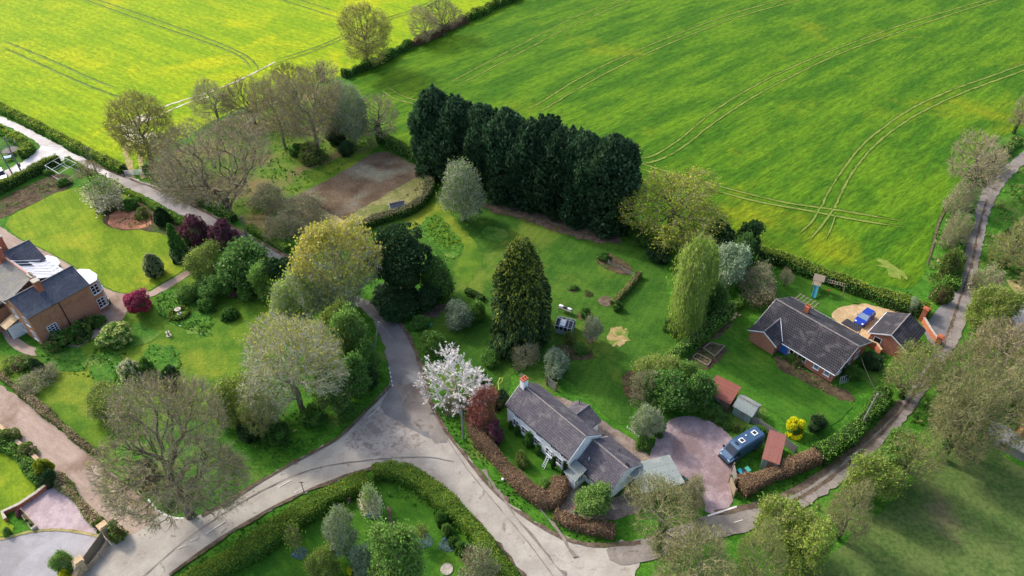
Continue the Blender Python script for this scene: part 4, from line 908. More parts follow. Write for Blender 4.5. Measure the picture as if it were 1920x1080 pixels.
o=bay(h,bp,5.6,B['brick_old'],B['trim'],1)
cyc=[(-2.0,-3.7),(-2.0,-1.7),(-1.3,-.6),(.15,-.5)]
for a,b2 in zip(bp[1:],bp[2:]):
    L=math.hypot(b2[0]-a[0],b2[1]-a[1]); u=wall_local(b2,a)
    for z in (.7,3.4):
        # outside lies away from the house, towards -x
        mid=((a[0]+b2[0])/2,(a[1]+b2[1])/2); L_,u_,n_=wall_local(a,b2); aa,bb=(a,b2) if (n_[0]*(mid[0]+.2)+n_[1]*(mid[1]+2.8))>0 else (b2,a)
        window(h,aa,bb,L/2,z,L*.86,1.75,3 if L>1.6 else 2,3)
bp2=[(.4,-14.6),(-.6,-14.2),(-1.1,-12.6),(-.8,-11.0),(.2,-10.2),(1.6,-10.2),(1.6,-14.6)]
bay(h,bp2,4.6,B['trim'],B['trim'],1)
for a,b2 in zip(bp2[0:],bp2[1:5]):
    L=math.hypot(b2[0]-a[0],b2[1]-a[1]); mid=((a[0]+b2[0])/2,(a[1]+b2[1])/2); L_,u_,n_=wall_local(a,b2); aa,bb=(a,b2) if (n_[0]*(mid[0]-.8)+n_[1]*(mid[1]+12.4))>0 else (b2,a)
    window(h,aa,bb,L/2,3.0,L*.86,1.4,2,2); window(h,aa,bb,L/2,.8,L*.86,1.7,2,2)
window(h,(9.4,-.15),(.15,-.15),9.4-7.2,1.3,1.45,1.6,3,4,label='small paned white window in the blank brick side wall')
for yy in (-1.5,-4.8): 
    for z in (.9,3.7): window(h,(9.4,-6.6),(9.4,-.15),6.6+yy,z,1.1,1.6,2,2)
for yy in (-9.9,-12.1): window(h,(13.,-14.),(13.,-8.8),14+yy,1.2,1.,1.4,2,2)
nm=NM(); nm.slab([(9.1,-14.2,4.6),(9.1,-8.6,4.6),(13.3,-8.6,3.5),(13.3,-14.2,3.5)],.1); nm.build('low_roof',B['welsh90'],h)
nm=NM(); nm.box(9.4,11.2,-6.9,-5.4,-.1,2.3); o=nm.build('porch',B['trim'],h); k=NM(); k.slab([(9.3,-7.1,3.1),(9.3,-5.2,3.1),(11.5,-5.2,2.4),(11.5,-7.1,2.4)],.1); k.build('porch_roof',B['sandstone'],o); k=NM(); k.box(11.2,11.22,-6.6,-5.7,0,1.9); k.build('door',B['dark'],o)
gutter(h,(0,.1,5.82),(9.5,.1,5.82)); k=NM(); k.tube((4.9,-.08,.0),(4.9,-.08,5.9),.07,.07,6); k.build('downpipe',B['dark'],h)
# ================================================================ sheds and outbuildings
def shed(name,label,pa,pb,depth,hf,hb,wallm,roofm,cat='shed',open_=False,ov=.15):
    """lean-to shed: front foot from pa to pb, roof from hf at the front to hb at the back"""
    a=P2(*pa);b2=P2(*pb); L=math.hypot(b2[0]-a[0],b2[1]-a[1]); rz_=math.atan2(b2[1]-a[1],b2[0]-a[0])
    t=thing(name,label,cat,(a[0],a[1],0),rz_); nm=NM()
    if open_:
        for x in (.1,L-.1):
            for y in (.1,depth-.1): nm.box(x-.06,x+.06,y-.06,y+.06,-.1,min(hf,hb)-.05)
        nm.build('posts',wallm,t)
    else:
        V=[(0,0,-.1),(L,0,-.1),(L,depth,-.1),(0,depth,-.1),(0,0,hf-.08),(L,0,hf-.08),(L,depth,hb-.08),(0,depth,hb-.08)]
        nm.add(V,[(0,3,2,1),(4,5,6,7),(0,1,5,4),(1,2,6,5),(2,3,7,6),(3,0,4,7)]); nm.build('wall',wallm,t)
        d=NM(); d.box(L*.35,L*.35+.8,-.05,-.003,0,min(1.85,hf-.25)); d.build('door',B['fencewood'] if wallm is not B['fencewood'] else B['greywood'],t)
    s_=(hb-hf)/depth
    nm=NM(); nm.slab([(-ov,-ov,hf-ov*s_),(L+ov,-ov,hf-ov*s_),(L+ov,depth+ov,hb+ov*s_),(-ov,depth+ov,hb+ov*s_)],.07); nm.build('roof',roofm,t)
    return t,L
shed('garden_shed','long low shed with faded red corrugated roof beside the bungalow lawn',(1320,752),(1363,774),3.0,2.0,2.5,B['fencewood'],B['rust'])
shed('garden_shed','square grey green shed with rusty brown sheet roof behind the parked van',(1424,878),(1452,888),4.4,2.1,2.5,B['greenwall'],B['rust2'])
shed('carport','open sided carport with pale grey green flat roof beside the cottage gable',(1200,945),(1276,925),4.0,2.3,2.35,B['greywood'],B['felt'],'carport',open_=True)
# summerhouse with half hipped grey roof
a=P2(1372,776); t=thing('summerhouse','small grey boarded summerhouse with pale pitched roof beside the red roofed shed','summerhouse',(a[0],a[1],0),R(-42)); 
nm=NM(); gable_walls(nm,0,2.6,0,2.4,1.2,1.7,2.4); nm.build('wall',B['greenwall'],t); gable_roof(t,-.15,2.75,0,2.4,1.2,1.8,2.55,B['felt'],ov=.2)
d=NM(); d.box(1.,1.7,-.05,-.003,0,1.6); d.build('door',B['greywood'],t)
# cold frame shed near the soil plot
a=P2(735,402); t=thing('shed','tiny shed with white gable edges on the dry bank behind the curved hedge','shed',(a[0],a[1],0),R(22))
nm=NM(); gable_walls(nm,0,2.6,0,2.,1.,1.0,1.7); nm.build('wall',B['greywood'],t); gable_roof(t,-.1,2.7,0,2.,1.,1.05,1.8,B['lead'],ov=.15); barge(t,-.16,0,2.,1.,1.05,1.8,B['trim'],ov=.15,w=.12); barge(t,2.71,0,2.,1.,1.05,1.8,B['trim'],ov=.15,w=.12)
# small greenhouse beside the great conifer
a=P2(1040,624); t=thing('greenhouse','small weathered greenhouse with a white roof vent beside the tall conifer','greenhouse',(a[0],a[1],0),R(-20)); L,D=2.6,2.2
nm=NM(); nm.box(0,L,0,D,-.1,.9); nm.build('base_boards',B['greenwall'],t); nm=NM()
for x in (0,.65,1.3,1.95,2.6):
    for y in (0,D): nm.box(x-.03,x+.03,y-.03,y+.03,.9,1.6)
    nm.tube((x,0,1.6),(x,D/2,2.2),.03,.03,4); nm.tube((x,D,1.6),(x,D/2,2.2),.03,.03,4)
for y,z in ((0,1.6),(D,1.6),(D/2,2.2)): nm.tube((0,y,z),(L,y,z),.035,.035,4)
nm.build('frame',B['trim'],t); nm=NM()
for y in (.02,D-.02): nm.box(0.03,L-.03,y-.005,y+.005,.9,1.6)
nm.slab([(0,0,1.6),(L,0,1.6),(L,D/2,2.2),(0,D/2,2.2)],.01); nm.slab([(0,D,1.6),(0,D/2,2.2),(L,D/2,2.2),(L,D,1.6)],.01); nm.build('glass',B['glass'],t)
nm=NM(); nm.slab([(.7,.1,1.75),(1.5,.1,1.75),(1.5,1.0,2.22),(.7,1.0,2.22)],.04); nm.build('roof_vent',B['trim'],t)
a=P2(1046,584); t=thing('potting_bench','cluttered white topped potting bench on the lawn beside the conifer','bench',(a[0],a[1],0),R(-30)); nm=NM(); nm.box(0,2.2,0,.8,.8,.86); nm.build('top',B['greywood'],t)
for x in (.1,2.1):
    for y in (.1,.7): k=NM(); k.box(x-.04,x+.04,y-.04,y+.04,-.05,.8); k.build('leg',B['greywood'],t)
for x,y,s_ in ((.3,.4,.3),(1.1,.35,.22),(1.8,.4,.26)):
    q=local(a,R(-30),x,y); k=NM(); k.prism([(-s_,-s_*.7),(s_,-s_*.7),(s_,s_*.7),(-s_,s_*.7)],.862,1.12); o=k.build('plant_tray',B['trim'] if x!=1.1 else B['dark']); o.location=(q[0],q[1],0); o.rotation_euler=(0,0,R(-30)); tag(o,{.3:'white tray on the left end of the potting bench',1.1:'dark tray in the middle of the potting bench',1.8:'white tray on the right end of the potting bench'}[x],'tray')
# buildings at the right edge
a=P2(1893,640); t=thing('dark_outbuilding','low dark walled outbuilding with shiny grey sheet roof at the right edge','outbuilding',(a[0],a[1],0),R(-8)); nm=NM(); nm.box(0,14,0,5.5,-.1,2.4); nm.build('wall',B['fencewood'],t); nm=NM(); nm.slab([(-.3,-.3,2.5),(14.3,-.3,2.5),(14.3,3,3.3),(-.3,3,3.3)],.1); nm.slab([(-.3,5.8,2.5),(-.3,3,3.3),(14.3,3,3.3),(14.3,5.8,2.5)],.1); nm.build('roof',B['asb'],t)
k=NM(); k.box(.8,1.8,-.05,-.003,0,1.9); k.build('door',B['dark'],t)
a=P2(1842,824); shed('long_greenhouse_shed','long low shed with grey ribbed roof at the edge of the pasture',(1843,826),(1922,868),2.2,1.5,1.9,B['greywood'],B['asb'])
a=P2(1898,835); t=thing('brick_barn','orange brick barn with mossy tiled roof cut by the right edge','barn',(a[0],a[1],0),R(52)); nm=NM(); gable_walls(nm,0,11,0,-6,-3,3.,5.); nm.build('wall',B['redbrick'],t); gable_roof(t,-.2,11.2,0,-6,-3,3.1,5.2,plain('orange clay tiles',G(160,104,66),.3,1.5,.9,bs=.5,c2=G(110,100,66)),ov=.3); k=NM(); k.box(3,4,.003,.05,0,2); k.build('door',B['dark'],t)
# ---------------------------------------------------------------- vehicles
def paint(name,c,metal=.35): 
    m,nt,b_=newmat(name,.32,.5); b_.inputs['Metallic'].default_value=metal; b_.inputs['Coat Weight'].default_value=.5
    f=noise(nt,coords(nt),1.2,4,.6); nt.links.new(mix(nt,f,c,tuple(x*.8 for x in c[:3])+(1,)),b_.inputs['Base Color']); return m
B['vanblue']=paint('steel blue van paint',G(64,94,124)); B['carblue']=paint('bright blue car paint',G(20,62,176)); B['tyre']=plain('tyre rubber',G(32,32,34),.2,8,.9); B['alloy']=plain('wheel alloy',G(150,152,158),.1,3,.4,.5,.6)
B['lamp']=glassmat('headlamp glass',G(210,216,224),.15); B['redlamp']=glassmat('tail lamp glass',G(160,24,20),.2); B['plastic']=plain('black plastic trim',G(34,36,40),.15,3,.6); B['silver']=paint('silver paint',G(190,194,200))
def loft(nm,secs,m=0):
    """secs: (x, [(y,z)...]) rings joined along x, closed at both ends"""
    k=len(secs[0][1]); V=[(x,y,z) for x,r in secs for y,z in r]; F=[]
    for i in range(len(secs)-1):
        for j in range(k): F.append((i*k+j,i*k+(j+1)%k,(i+1)*k+(j+1)%k,(i+1)*k+j))
    nm.add(V,[f[::-1] for f in F],m); nm.poly([(secs[0][0],y,z) for y,z in secs[0][1]],m); nm.poly([(secs[-1][0],y,z) for y,z in secs[-1][1]][::-1],m)
def ring(w,wt,zb,zs,zt):       # half width at sill and at roof; bottom, shoulder and top heights
    return [(-w*.92,zb),(-w,zb+.15),(-w,zs),(-wt-.04,zt-.14),(-wt+.1,zt),(wt-.1,zt),(wt+.04,zt-.14),(w,zs),(w,zb+.15),(w*.92,zb)]
def wheels(t,xs,y,r,wd=.22):
    for x in xs:
        for s in (-1,1):
            nm=NM(); nm.tube((x,s*y-wd/2,r),(x,s*y+wd/2,r),r,r,16); w_=nm.build('wheel',B['tyre'],t); k=NM(); k.tube((x,s*(y+wd/2-.02),r),(x,s*(y+wd/2+.015),r),r*.62,r*.58,12); k.build('rim',B['alloy'],w_)
# camper van: nose at +x
a=P2(1354,868);b_=P2(1418,829); rz=math.atan2(a[1]-b_[1],a[0]-b_[0]); cx,cy=(a[0]+b_[0])/2,(a[1]+b_[1])/2
t=thing('camper_van','steel blue camper van with roof hatches parked on the pink gravel yard','van',(cx,cy,.09),rz)
nm=NM(); W_=1.0
loft(nm,[(-3.0,ring(W_*.93,.8,.45,1.3,2.35)),(-2.93,ring(W_,.86,.36,1.3,2.55)),(1.05,ring(W_,.86,.36,1.3,2.58)),(1.35,ring(W_,.84,.36,1.3,2.5)),(1.62,ring(W_,.8,.36,1.3,2.3)),(2.3,ring(W_,.78,.36,1.25,1.42)),(2.75,ring(W_*.97,.8,.36,1.02,1.16)),(2.98,ring(W_*.86,.7,.38,.8,.95)),(3.03,ring(W_*.8,.62,.42,.7,.8))])
nm.build('body',B['vanblue'],t,smooth=False)
k=NM(); k.add([(2.28,-.74,1.46),(2.28,.74,1.46),(1.66,.66,2.25),(1.66,-.66,2.25)],[(0,1,2,3)]); o=k.build('windscreen',B['glass'],t); o.location=(.03,0,.03)
for s in (-1,1):
    k=NM(); k.add([(1.15,s*1.008,1.36),(2.1,s*1.008,1.34),(1.7,s*.9,1.98),(1.15,s*.9,2.02)],[(0,1,2,3)]); k.build('side_window',B['glass'],t)
    k=NM(); k.add([(-2.5,s*1.008,1.36),(-1.1,s*1.008,1.36),(-1.1,s*.91,1.98),(-2.5,s*.91,1.98)],[(0,1,2,3)]); k.build('side_window',B['glass'],t)
    k=NM(); k.box(2.66,2.93,s*.62-.16,s*.62+.16,.86,1.04); o=k.build('headlight',B['lamp'],t); o.rotation_euler=(0,.0,0)
    k=NM(); k.box(1.98,2.14,s*1.02,s*1.24,1.35,1.62); k.build('mirror',B['plastic'],t)
k=NM(); k.box(2.9,3.08,-.88,.88,.34,.62); k.build('bumper',B['plastic'],t)
k=NM(); k.box(2.55,2.99,-.5,.5,.96,1.0); k.build('grille',B['plastic'],t)
for x,yy in ((-1.9,0.),(.35,0.)):
    k=NM(); k.box(x-.34,x+.34,yy-.34,yy+.34,2.56,2.66); o=k.build('roof_hatch',B['trim'],t); k=NM(); k.box(x-.22,x+.22,yy-.22,yy+.22,2.661,2.68); k.build('hatch_window',B['plastic'],o)
k=NM(); k.add([(1.02,-.3,2.585),(1.02,.3,2.585),(1.34,.28,2.525),(1.34,-.28,2.525)],[(3,2,1,0)]); k.build('skylight',B['glass'],t)
k=NM(); k.ball((-.7,-.3,2.6),.12,nu=8,nv=5,sz=.6); k.build('roof_vent',B['trim'],t)
wheels(t,(2.0,-1.9),.88,.34)
# blue hatchback: nose towards the garage
a=P2(1607,612);b_=P2(1630,591); rz=math.atan2(a[1]-b_[1],a[0]-b_[0]); cx,cy=(a[0]+b_[0])/2,(a[1]+b_[1])/2
t=thing('parked_car','bright blue hatchback parked on honey coloured gravel behind the bungalow','car',(cx,cy,.09),rz)
nm=NM(); c5=lambda w,zt,zb=.2:[(-w*.92,zb),(-w,zb+.15),(-w,zt-.12),(-w*.9,zt),(w*.9,zt),(w,zt-.12),(w,zb+.15),(w*.92,zb)]
loft(nm,[(-2.0,c5(.74,.7,.35)),(-1.9,c5(.84,.9)),(-1.2,c5(.87,.96)),(.7,c5(.87,.93)),(1.5,c5(.84,.8)),(1.9,c5(.76,.66)),(2.0,c5(.66,.55,.3))]); nm.build('body',B['carblue'],t)
nm=NM(); r2=lambda wb,wt,zt:[(-wb,.9),(-wt,zt),(wt,zt),(wb,.9)]
V=[(-1.85,-.76,.9),(-1.85,.76,.9),(.95,.76,.9),(.95,-.76,.9),(-1.45,-.6,1.42),(-1.45,.6,1.42),(.2,.6,1.44),(.2,-.6,1.44)]
nm.add(V,[(0,3,2,1),(0,1,5,4),(2,3,7,6),(1,2,6,5),(3,0,4,7)]); gh=nm.build('cabin_glass',B['glass_pale'],t)
k=NM(); k.add([(-1.5,-.62,1.43),(.22,-.62,1.45),(.22,.62,1.45),(-1.5,.62,1.43)],[(0,1,2,3)]); k.add([(-1.5,-.62,1.43),(.22,-.62,1.45),(.22,.62,1.45),(-1.5,.62,1.43)],[(3,2,1,0)]); k=NM(); k.slab([(-1.5,-.62,1.46),(.22,-.62,1.48),(.22,.62,1.48),(-1.5,.62,1.46)],.04); k.build('roof',B['carblue'],t)
for s in (-1,1):
    for xa,xb,za in ((.95,.2,.9),(-1.85,-1.45,.9),(-.5,-.5,.9)): k=NM(); k.tube((xa,s*.77,za),(xb,s*.61,1.44),.035,.035,5); k.build('pillar',B['carblue'],t)
    k=NM(); k.box(1.6,1.93,s*.55-.14,s*.55+.14,.6,.74); k.build('headlight',B['lamp'],t); k=NM(); k.box(-1.97,-1.86,s*.62-.1,s*.62+.1,.7,.9); k.build('tail_light',B['redlamp'],t); k=NM(); k.box(.55,.7,s*.86,s*1.02,.92,1.06); k.build('mirror',B['carblue'],t)
wheels(t,(1.3,-1.25),.77,.3,.2)
# part of a white car and an oil tank
a=P2(5,333); t=thing('parked_car','pale silver car standing on the side lane at the left edge','car',(a[0],a[1],.05),R(-50)); nm=NM(); loft(nm,[(-2.0,c5(.74,.7,.35)),(-1.9,c5(.84,.9)),(.7,c5(.87,.93)),(1.9,c5(.76,.66)),(2.0,c5(.66,.55,.3))]); nm.build('body',B['silver'],t)
nm=NM(); nm.add(V,[(0,3,2,1),(4,5,6,7),(0,1,5,4),(2,3,7,6),(1,2,6,5),(3,0,4,7)]); nm.build('cabin_glass',B['glass'],t); k=NM(); k.slab([(-1.45,-.6,1.46),(.2,-.6,1.48),(.2,.6,1.48),(-1.45,.6,1.46)],.035); k.build('roof',B['silver'],t); wheels(t,(1.3,-1.25),.77,.3,.2)
a=P2(1284,915); t=thing('oil_tank','dark green ribbed plastic oil tank beside the carport','tank',(a[0],a[1],.09),R(128)); nm=NM()
pr=[(.62*math.cos(q),.75+.62*math.sin(q)) for q in [2*math.pi*i/12 for i in range(12)]]
B['tank']=plain('dark green plastic',G(30,74,66),.12,2,.45,.4); secs=[]
for i in range(13):
    s_=1.0 if i%2 else .95; s_*= .85 if i in (0,12) else 1; secs.append((-.95+i*.158,[(y*s_,.75+(z-.75)*s_) for y,z in pr]))
loft(nm,secs); nm.build('tank_body',B['tank'],t)
for x in (-.6,.6): k=NM(); k.box(x-.12,x+.12,-.5,.5,-.05,.25); k.build('foot',B['stone'],t)
k=NM(); k.tube((0,0,1.36),(0,0,1.48),.16,.16,10); k.build('filler_cap',B['dark'],t)
# wheelie bins
for i,(x,y,c_,lab) in enumerate(((1385,893,G(40,150,170),'turquoise topped wheelie bin nearest the yard gate'),(1393,894,G(44,44,58),'dark purple wheelie bin in the middle of the three by the gate'),(1399,889,G(70,160,140),'pale green topped wheelie bin furthest from the gate'))):
    q=P2(x,y); t=thing('wheelie_bin',lab,'bin',(q[0],q[1],.0),R(30),'wheelie bins by the beech hedge'); nm=NM(); lo=[(-.24,-.3),(.24,-.3),(.24,.3),(-.24,.3)]
    V=[(x_*.85,y_*.85,.08) for x_,y_ in lo]+[(x_,y_,1.0) for x_,y_ in lo]; nm.add(V,[(0,3,2,1),(4,5,6,7),(0,1,5,4),(1,2,6,5),(2,3,7,6),(3,0,4,7)]); nm.build('bin_body',B['plastic'] if i==1 else B['tank'],t)
    k=NM(); k.slab([(-.27,-.34,1.04),(.27,-.34,1.04),(.27,.34,1.12),(-.27,.34,1.12)],.06); k.build('lid',plain('bin lid %d'%i,c_,.08,3,.5),t)
    for s in (-1,1): k=NM(); k.tube((s*.24-.03,.26,.1),(s*.24+.03,.26,.1),.1,.1,8); k.build('wheel',B['tyre'],t)
    k=NM(); k.tube((-.2,.37,1.02),(.2,.37,1.02),.02,.02,5); k.build('handle',B['plastic'],t)
# ---------------------------------------------------------------- play tower
a=P2(1528,543); t=thing('play_tower','wooden climbing tower with pitched roof, blue slide and monkey bars on the bungalow lawn','play tower',(a[0],a[1],.06),R(-25))
for x in (-.6,.6):
    for y in (-.6,.6): k=NM(); k.box(x-.05,x+.05,y-.05,y+.05,-.05,2.6); k.build('post',B['wood'],t)
k=NM(); k.box(-.7,.7,-.7,.7,1.2,1.28); k.build('platform',B['wood'],t)
k=NM(); k.slab([(-.85,-.9,2.45),(.85,-.9,2.45),(.85,0,3.1),(-.85,0,3.1)],.05); k.slab([(-.85,.9,2.45),(-.85,0,3.1),(.85,0,3.1),(.85,.9,2.45)],.05); k.build('roof',B['wood'],t)
k=NM(); k.add([(-.32,-.72,1.3),(.32,-.72,1.3),(.32,-2.5,.22),(-.32,-2.5,.22)],[(0,3,2,1)]); k.slab([(-.36,-.72,1.5),(-.28,-.72,1.5),(-.28,-2.6,.4),(-.36,-2.6,.4)],.25); k.slab([(.28,-.72,1.5),(.36,-.72,1.5),(.36,-2.6,.4),(.28,-2.6,.4)],.25); k.slab([(-.32,-.72,1.32),(.32,-.72,1.32),(.32,-2.6,.22),(-.32,-2.6,.22)],.05); k.build('slide',plain('turquoise slide plastic',G(56,130,140),.1,2,.5),t)
k=NM()
for y in (-.35,.35): k.tube((.6,y,2.3),(4.0,y,2.3),.05,.05,5)
k.build('beams',B['wood'],t); k=NM()
for i in range(8): k.tube((.95+i*.38,-.35,2.3),(.95+i*.38,.35,2.3),.035,.035,5)
k.build('monkey_bars',B['wood'],t)
for y in (-.8,.8): k=NM(); k.tube((4.0,y*.45,2.3),(4.2,y,-.05),.06,.06,6); k.build('leg',B['wood'],t)
k=NM(); k.box(1.7,2.2,-.2,.2,.5,.56); k.build('swing_seat',plain('orange plastic',G(214,88,40),.1,3,.5),t)
k=NM(); 
for x in (1.72,2.18): k.tube((x,0,.55),(x,0,2.3),.018,.018,4)
k.build('swing_rope',B['dark'],t)
# ---------------------------------------------------------------- trampoline and tables, top left
a=P2(22,288); t=thing('trampoline','round garden trampoline with dark net at the top left lawn','trampoline',(a[0],a[1],0)); nm=NM()
for z,r_,m_ in ((.9,1.6,0),(2.5,1.55,0)):
    for i in range(20): q0,q1=2*math.pi*i/20,2*math.pi*(i+1)/20; nm.tube((r_*math.cos(q0),r_*math.sin(q0),z),(r_*math.cos(q1),r_*math.sin(q1),z),.05,.05,5)
nm.build('frame',B['greywood'],t); k=NM(); k.prism([(1.5*math.cos(i*.314),1.5*math.sin(i*.314)) for i in range(20)],.86,.88); k.build('mat',B['dark'],t)
for i in range(6): q=i*1.047; k=NM(); k.tube((1.6*math.cos(q),1.6*math.sin(q),-.1),(1.56*math.cos(q),1.56*math.sin(q),2.5),.03,.03,5); k.build('leg',B['greywood'],t)
for x,y,lab,c_ in ((16,300,'small blue topped garden table near the two leaning poles',G(110,150,180)),(28,287,'white garden table beside the trampoline',G(220,224,228))):
    a=P2(x,y); t=thing('garden_table',lab,'table',(a[0],a[1],0),R(25)); k=NM(); k.box(-.8,.8,-.6,.6,.7,.76); k.build('table_top',plain('table top %d'%x,c_,.08,3,.5),t)
    for sx_ in (-.7,.7):
        for sy_ in (-.5,.5): k=NM(); k.box(sx_-.04,sx_+.04,sy_-.04,sy_+.04,-.05,.7); k.build('leg',B['greywood'],t)
# fruit cage
w=[P2(*p) for p in ((92,326),(122,309),(150,322),(118,342))]; t=thing('fruit_cage','square fruit cage of white poles and netting in the vegetable plot','fruit cage',(w[0][0],w[0][1],0)); o0=w[0]
w=[(p[0]-o0[0],p[1]-o0[1]) for p in w]; nm=NM()
for i in range(4):
    p,q=w[i],w[(i+1)%4]; nm.tube((*p,-.1),(*p,2.),.04,.04,5); nm.tube((*p,2.),(*q,2.),.04,.04,5); nm.tube((*p,.05),(*q,.05),.03,.03,5)
mx=lambda p,q,s:(p[0]+(q[0]-p[0])*s,p[1]+(q[1]-p[1])*s)
nm.tube((*mx(w[0],w[1],.5),2.),(*mx(w[3],w[2],.5),2.),.03,.03,5); nm.tube((*mx(w[1],w[2],.5),2.),(*mx(w[0],w[3],.5),2.),.03,.03,5); nm.build('frame',B['trim'],t)
# ---------------------------------------------------------------- poles, wires, signs
tops={}
def pole(x,y,h_,label,tilt=(0,0),key=None,arm=True,tr=False,rz_=0.):
    a=P2(x,y); t=thing('utility_pole',label,'pole',(a[0],a[1],0),rz_,'wooden utility poles'); nm=NM(); tx,ty=tilt
    nm.tube((0,0,-.3),(tx,ty,h_),.15,.11,8); nm.build('pole_shaft',B['greywood'],t)
    if arm: k=NM(); k.box(tx-.55,tx+.55,ty-.18,ty-.09,h_-.35,h_-.25); ar=k.build('cross_arm',B['fencewood'],t); k=NM(); 
    if arm:
        for x_ in (-.45,0.,.45): k=NM(); k.tube((tx+x_,ty-.13,h_-.25),(tx+x_,ty-.13,h_-.1),.04,.03,6); k.build('insulator',B['stone'],ar)
    if tr: k=NM(); k.box(tx*.25-.2,tx*.25+.2,.12,.4,1.8,2.5); k.build('switch_box',B['lead'],t)
    tops[key]=local(a,rz_,tx,ty)+(h_-.1,)
pole(184,330,6.6,'wooden pole on the verge where the side lane leaves the main lane',key='a')
pole(43,328,8.5,'dark pole with a small box low on its shaft at the left edge',key='b',tr=True); pole(28,335,8.,'leaning dark pole left of the pole with the box',(-.4,.2),key='b2',arm=False)
pole(467,456,5.8,'wooden pole beside the lane between the purple shrubs and the copse',key='c'); pole(697,672,6.8,'pale bare leaning pole on the verge inside the lane bend',(1.8,.6),key='d',arm=False)
pole(869,823,6.6,'wooden pole with cross arm on the verge above the white cottage hedge',key='e'); pole(1612,803,6.8,'pale pole with cross arm behind the lane hedge at the bungalow lawn',(.2,.1),key='f')
B['cable']=plain('cable',G(70,72,74),.1,3,.6)
def cable(p,q,label,sag=.7,r=.022):
    nm=NM(); pts=[]
    for i in range(17): s_=i/16; pts.append((p[0]+(q[0]-p[0])*s_,p[1]+(q[1]-p[1])*s_,p[2]+(q[2]-p[2])*s_-sag*4*s_*(1-s_)))
    nm.path(pts,r,4); tag(nm.build('overhead_cable',B['cable']),label,'cable')
cable(tops['a'],tops['c'],'thin overhead cable along the lane past the copse'); cable(tops['b'],tops['a'],'thin overhead cable across the sunny side lane'); cable(tops['c'],tops['d'],'thin overhead cable over the shaded lane to the leaning pole')
cable(tops['d'],tops['e'],'thin overhead cable across the lane above the junction'); cable(tops['e'],local(P(1067,860,4.)[:2],R(131.8),11.,-2.)+(5.6,),'service cable from the verge pole to the cottage chimney end',.3)
cable(tops['f'],(P2(1600,690)[0],P2(1600,690)[1],3.),'service cable from the pole to the bungalow roof',.3)
def post_sign(x,y,h_,label):
    a=P2(x,y); t=thing('signpost',label,'signpost',(a[0],a[1],0),0); k=NM(); k.tube((0,0,-.2),(0,0,h_),.06,.05,8); k.build('post',B['greywood'],t); k=NM(); k.box(-.3,.3,-.03,.03,h_,h_+.14); k.ball((0,0,h_+.2),.07,nu=8,nv=5); k.build('finial',B['tan'] if 'tan' in B else B['wood'],t)
post_sign(571,925,2.2,'thin wooden post on the verge across from the junction')
# ---------------------------------------------------------------- gates and fences
def gate(name,label,pa,pb,h_,bars,mat,cat='gate',boards=False,posts=True):
    a=P2(*pa);b2=P2(*pb); L=math.hypot(b2[0]-a[0],b2[1]-a[1]); rz_=math.atan2(b2[1]-a[1],b2[0]-a[0]); t=thing(name,label,cat,(a[0],a[1],0),rz_)
    nm=NM()
    if boards:
        nm.box(.1,L-.1,-.03,.03,.08,h_); k=NM(); 
        for z in (.2,h_-.15): k.box(.1,L-.1,.031,.09,z-.06,z+.06)
        k.build('rail',B['wood'],t)
    else:
        for i in range(bars): z=.15+(h_-.15)*i/(bars-1); nm.box(.1,L-.1,-.025,.025,z-.045,z+.045)
        for x in (.14,L/2,L-.14): nm.box(x-.05,x+.05,.026,.06,.1,h_+.04)
    nm.build('gate_leaf' if 'gate' in name else 'panel',mat,t)
    if posts:
        for x in (0,L): k=NM(); k.box(x-.09,x+.09,-.09,.09,-.2,h_+.18); k.build('post',B['fencewood'],t)
gate('field_gate','pale five bar gate between the lane and the rape field',(235,330),(272,327),1.2,5,B['trim'])
gate('field_gate','pale five bar gate at the corner of the green crop by the lane',(1741,560),(1755,548),1.15,5,B['palewood'])
gate('yard_gate','open pale boarded gate leaning at the mouth of the gravel yard',(1366,905),(1376,932),1.5,5,B['wood'],boards=True)
gate('fence_panel','grey close boarded fence panel beside the wheelie bins',(1372,884),(1378,912),1.6,2,B['greywood'],'fence',boards=True)
gate('garden_gate','dark wooden gate leaf standing between the cottage wing and the gravel yard',(1240,874),(1252,892),1.5,5,B['fencewood'],boards=True)
gate('trellis','thin wooden trellis at the back corner of the white cottage',(1025,722),(1043,734),1.6,8,B['greywood'],'trellis')
def fence(name,label,px,h_,mat,cat='fence',rails=3,post=2.4,boards=False):
    w=[P2(*p) for p in px]; t=thing(name,label,cat,(w[0][0],w[0][1],0)); o0=w[0]; w=[(p[0]-o0[0],p[1]-o0[1]) for p in w]; nm=NM()
    for p,q in zip(w,w[1:]):
        L=math.hypot(q[0]-p[0],q[1]-p[1]); n=max(1,int(L/post)); u=((q[0]-p[0])/L,(q[1]-p[1])/L); nn=(u[1],-u[0])
        for i in range(n+1): 
            if i==n and q is not w[-1]: continue
            k=NM(); obox(k,p,u,nn,L*i/n-.05,L*i/n+.05,-.05,.05,-.2,h_+.1); k.build('post',mat,t)
        if boards: obox(nm,p,u,nn,0,L,.051,.075,.05,h_)
        else:
            for r_ in range(rails): z=.3+(h_-.35)*r_/max(1,rails-1); obox(nm,p,u,nn,0,L,.051,.085,z-.04,z+.04)
    nm.build('boards' if boards else 'rails',mat,t)
fence('board_fence','weathered grey board fence above the yard between summerhouse and yellow tree',[(1385,782),(1422,800),(1455,823),(1490,850)],1.5,B['greywood'],boards=True)
fence('post_fence','pale post and rail fence beside the hedged drive at lower left',[(196,1000),(206,1012)],1.2,B['wood'])
fence('compost_bay','dark timber compost bays against the inside of the bottom garden hedge',[(610,958),(626,946),(645,936),(658,944)],1.1,B['fencewood'],'compost bay',boards=True,post=1.2)
fence('pole_rail','two long pale timbers lying along the yard side of the cottage wing',[(1209,862),(1228,882)],.3,B['palewood'],'timber',rails=2,post=3)
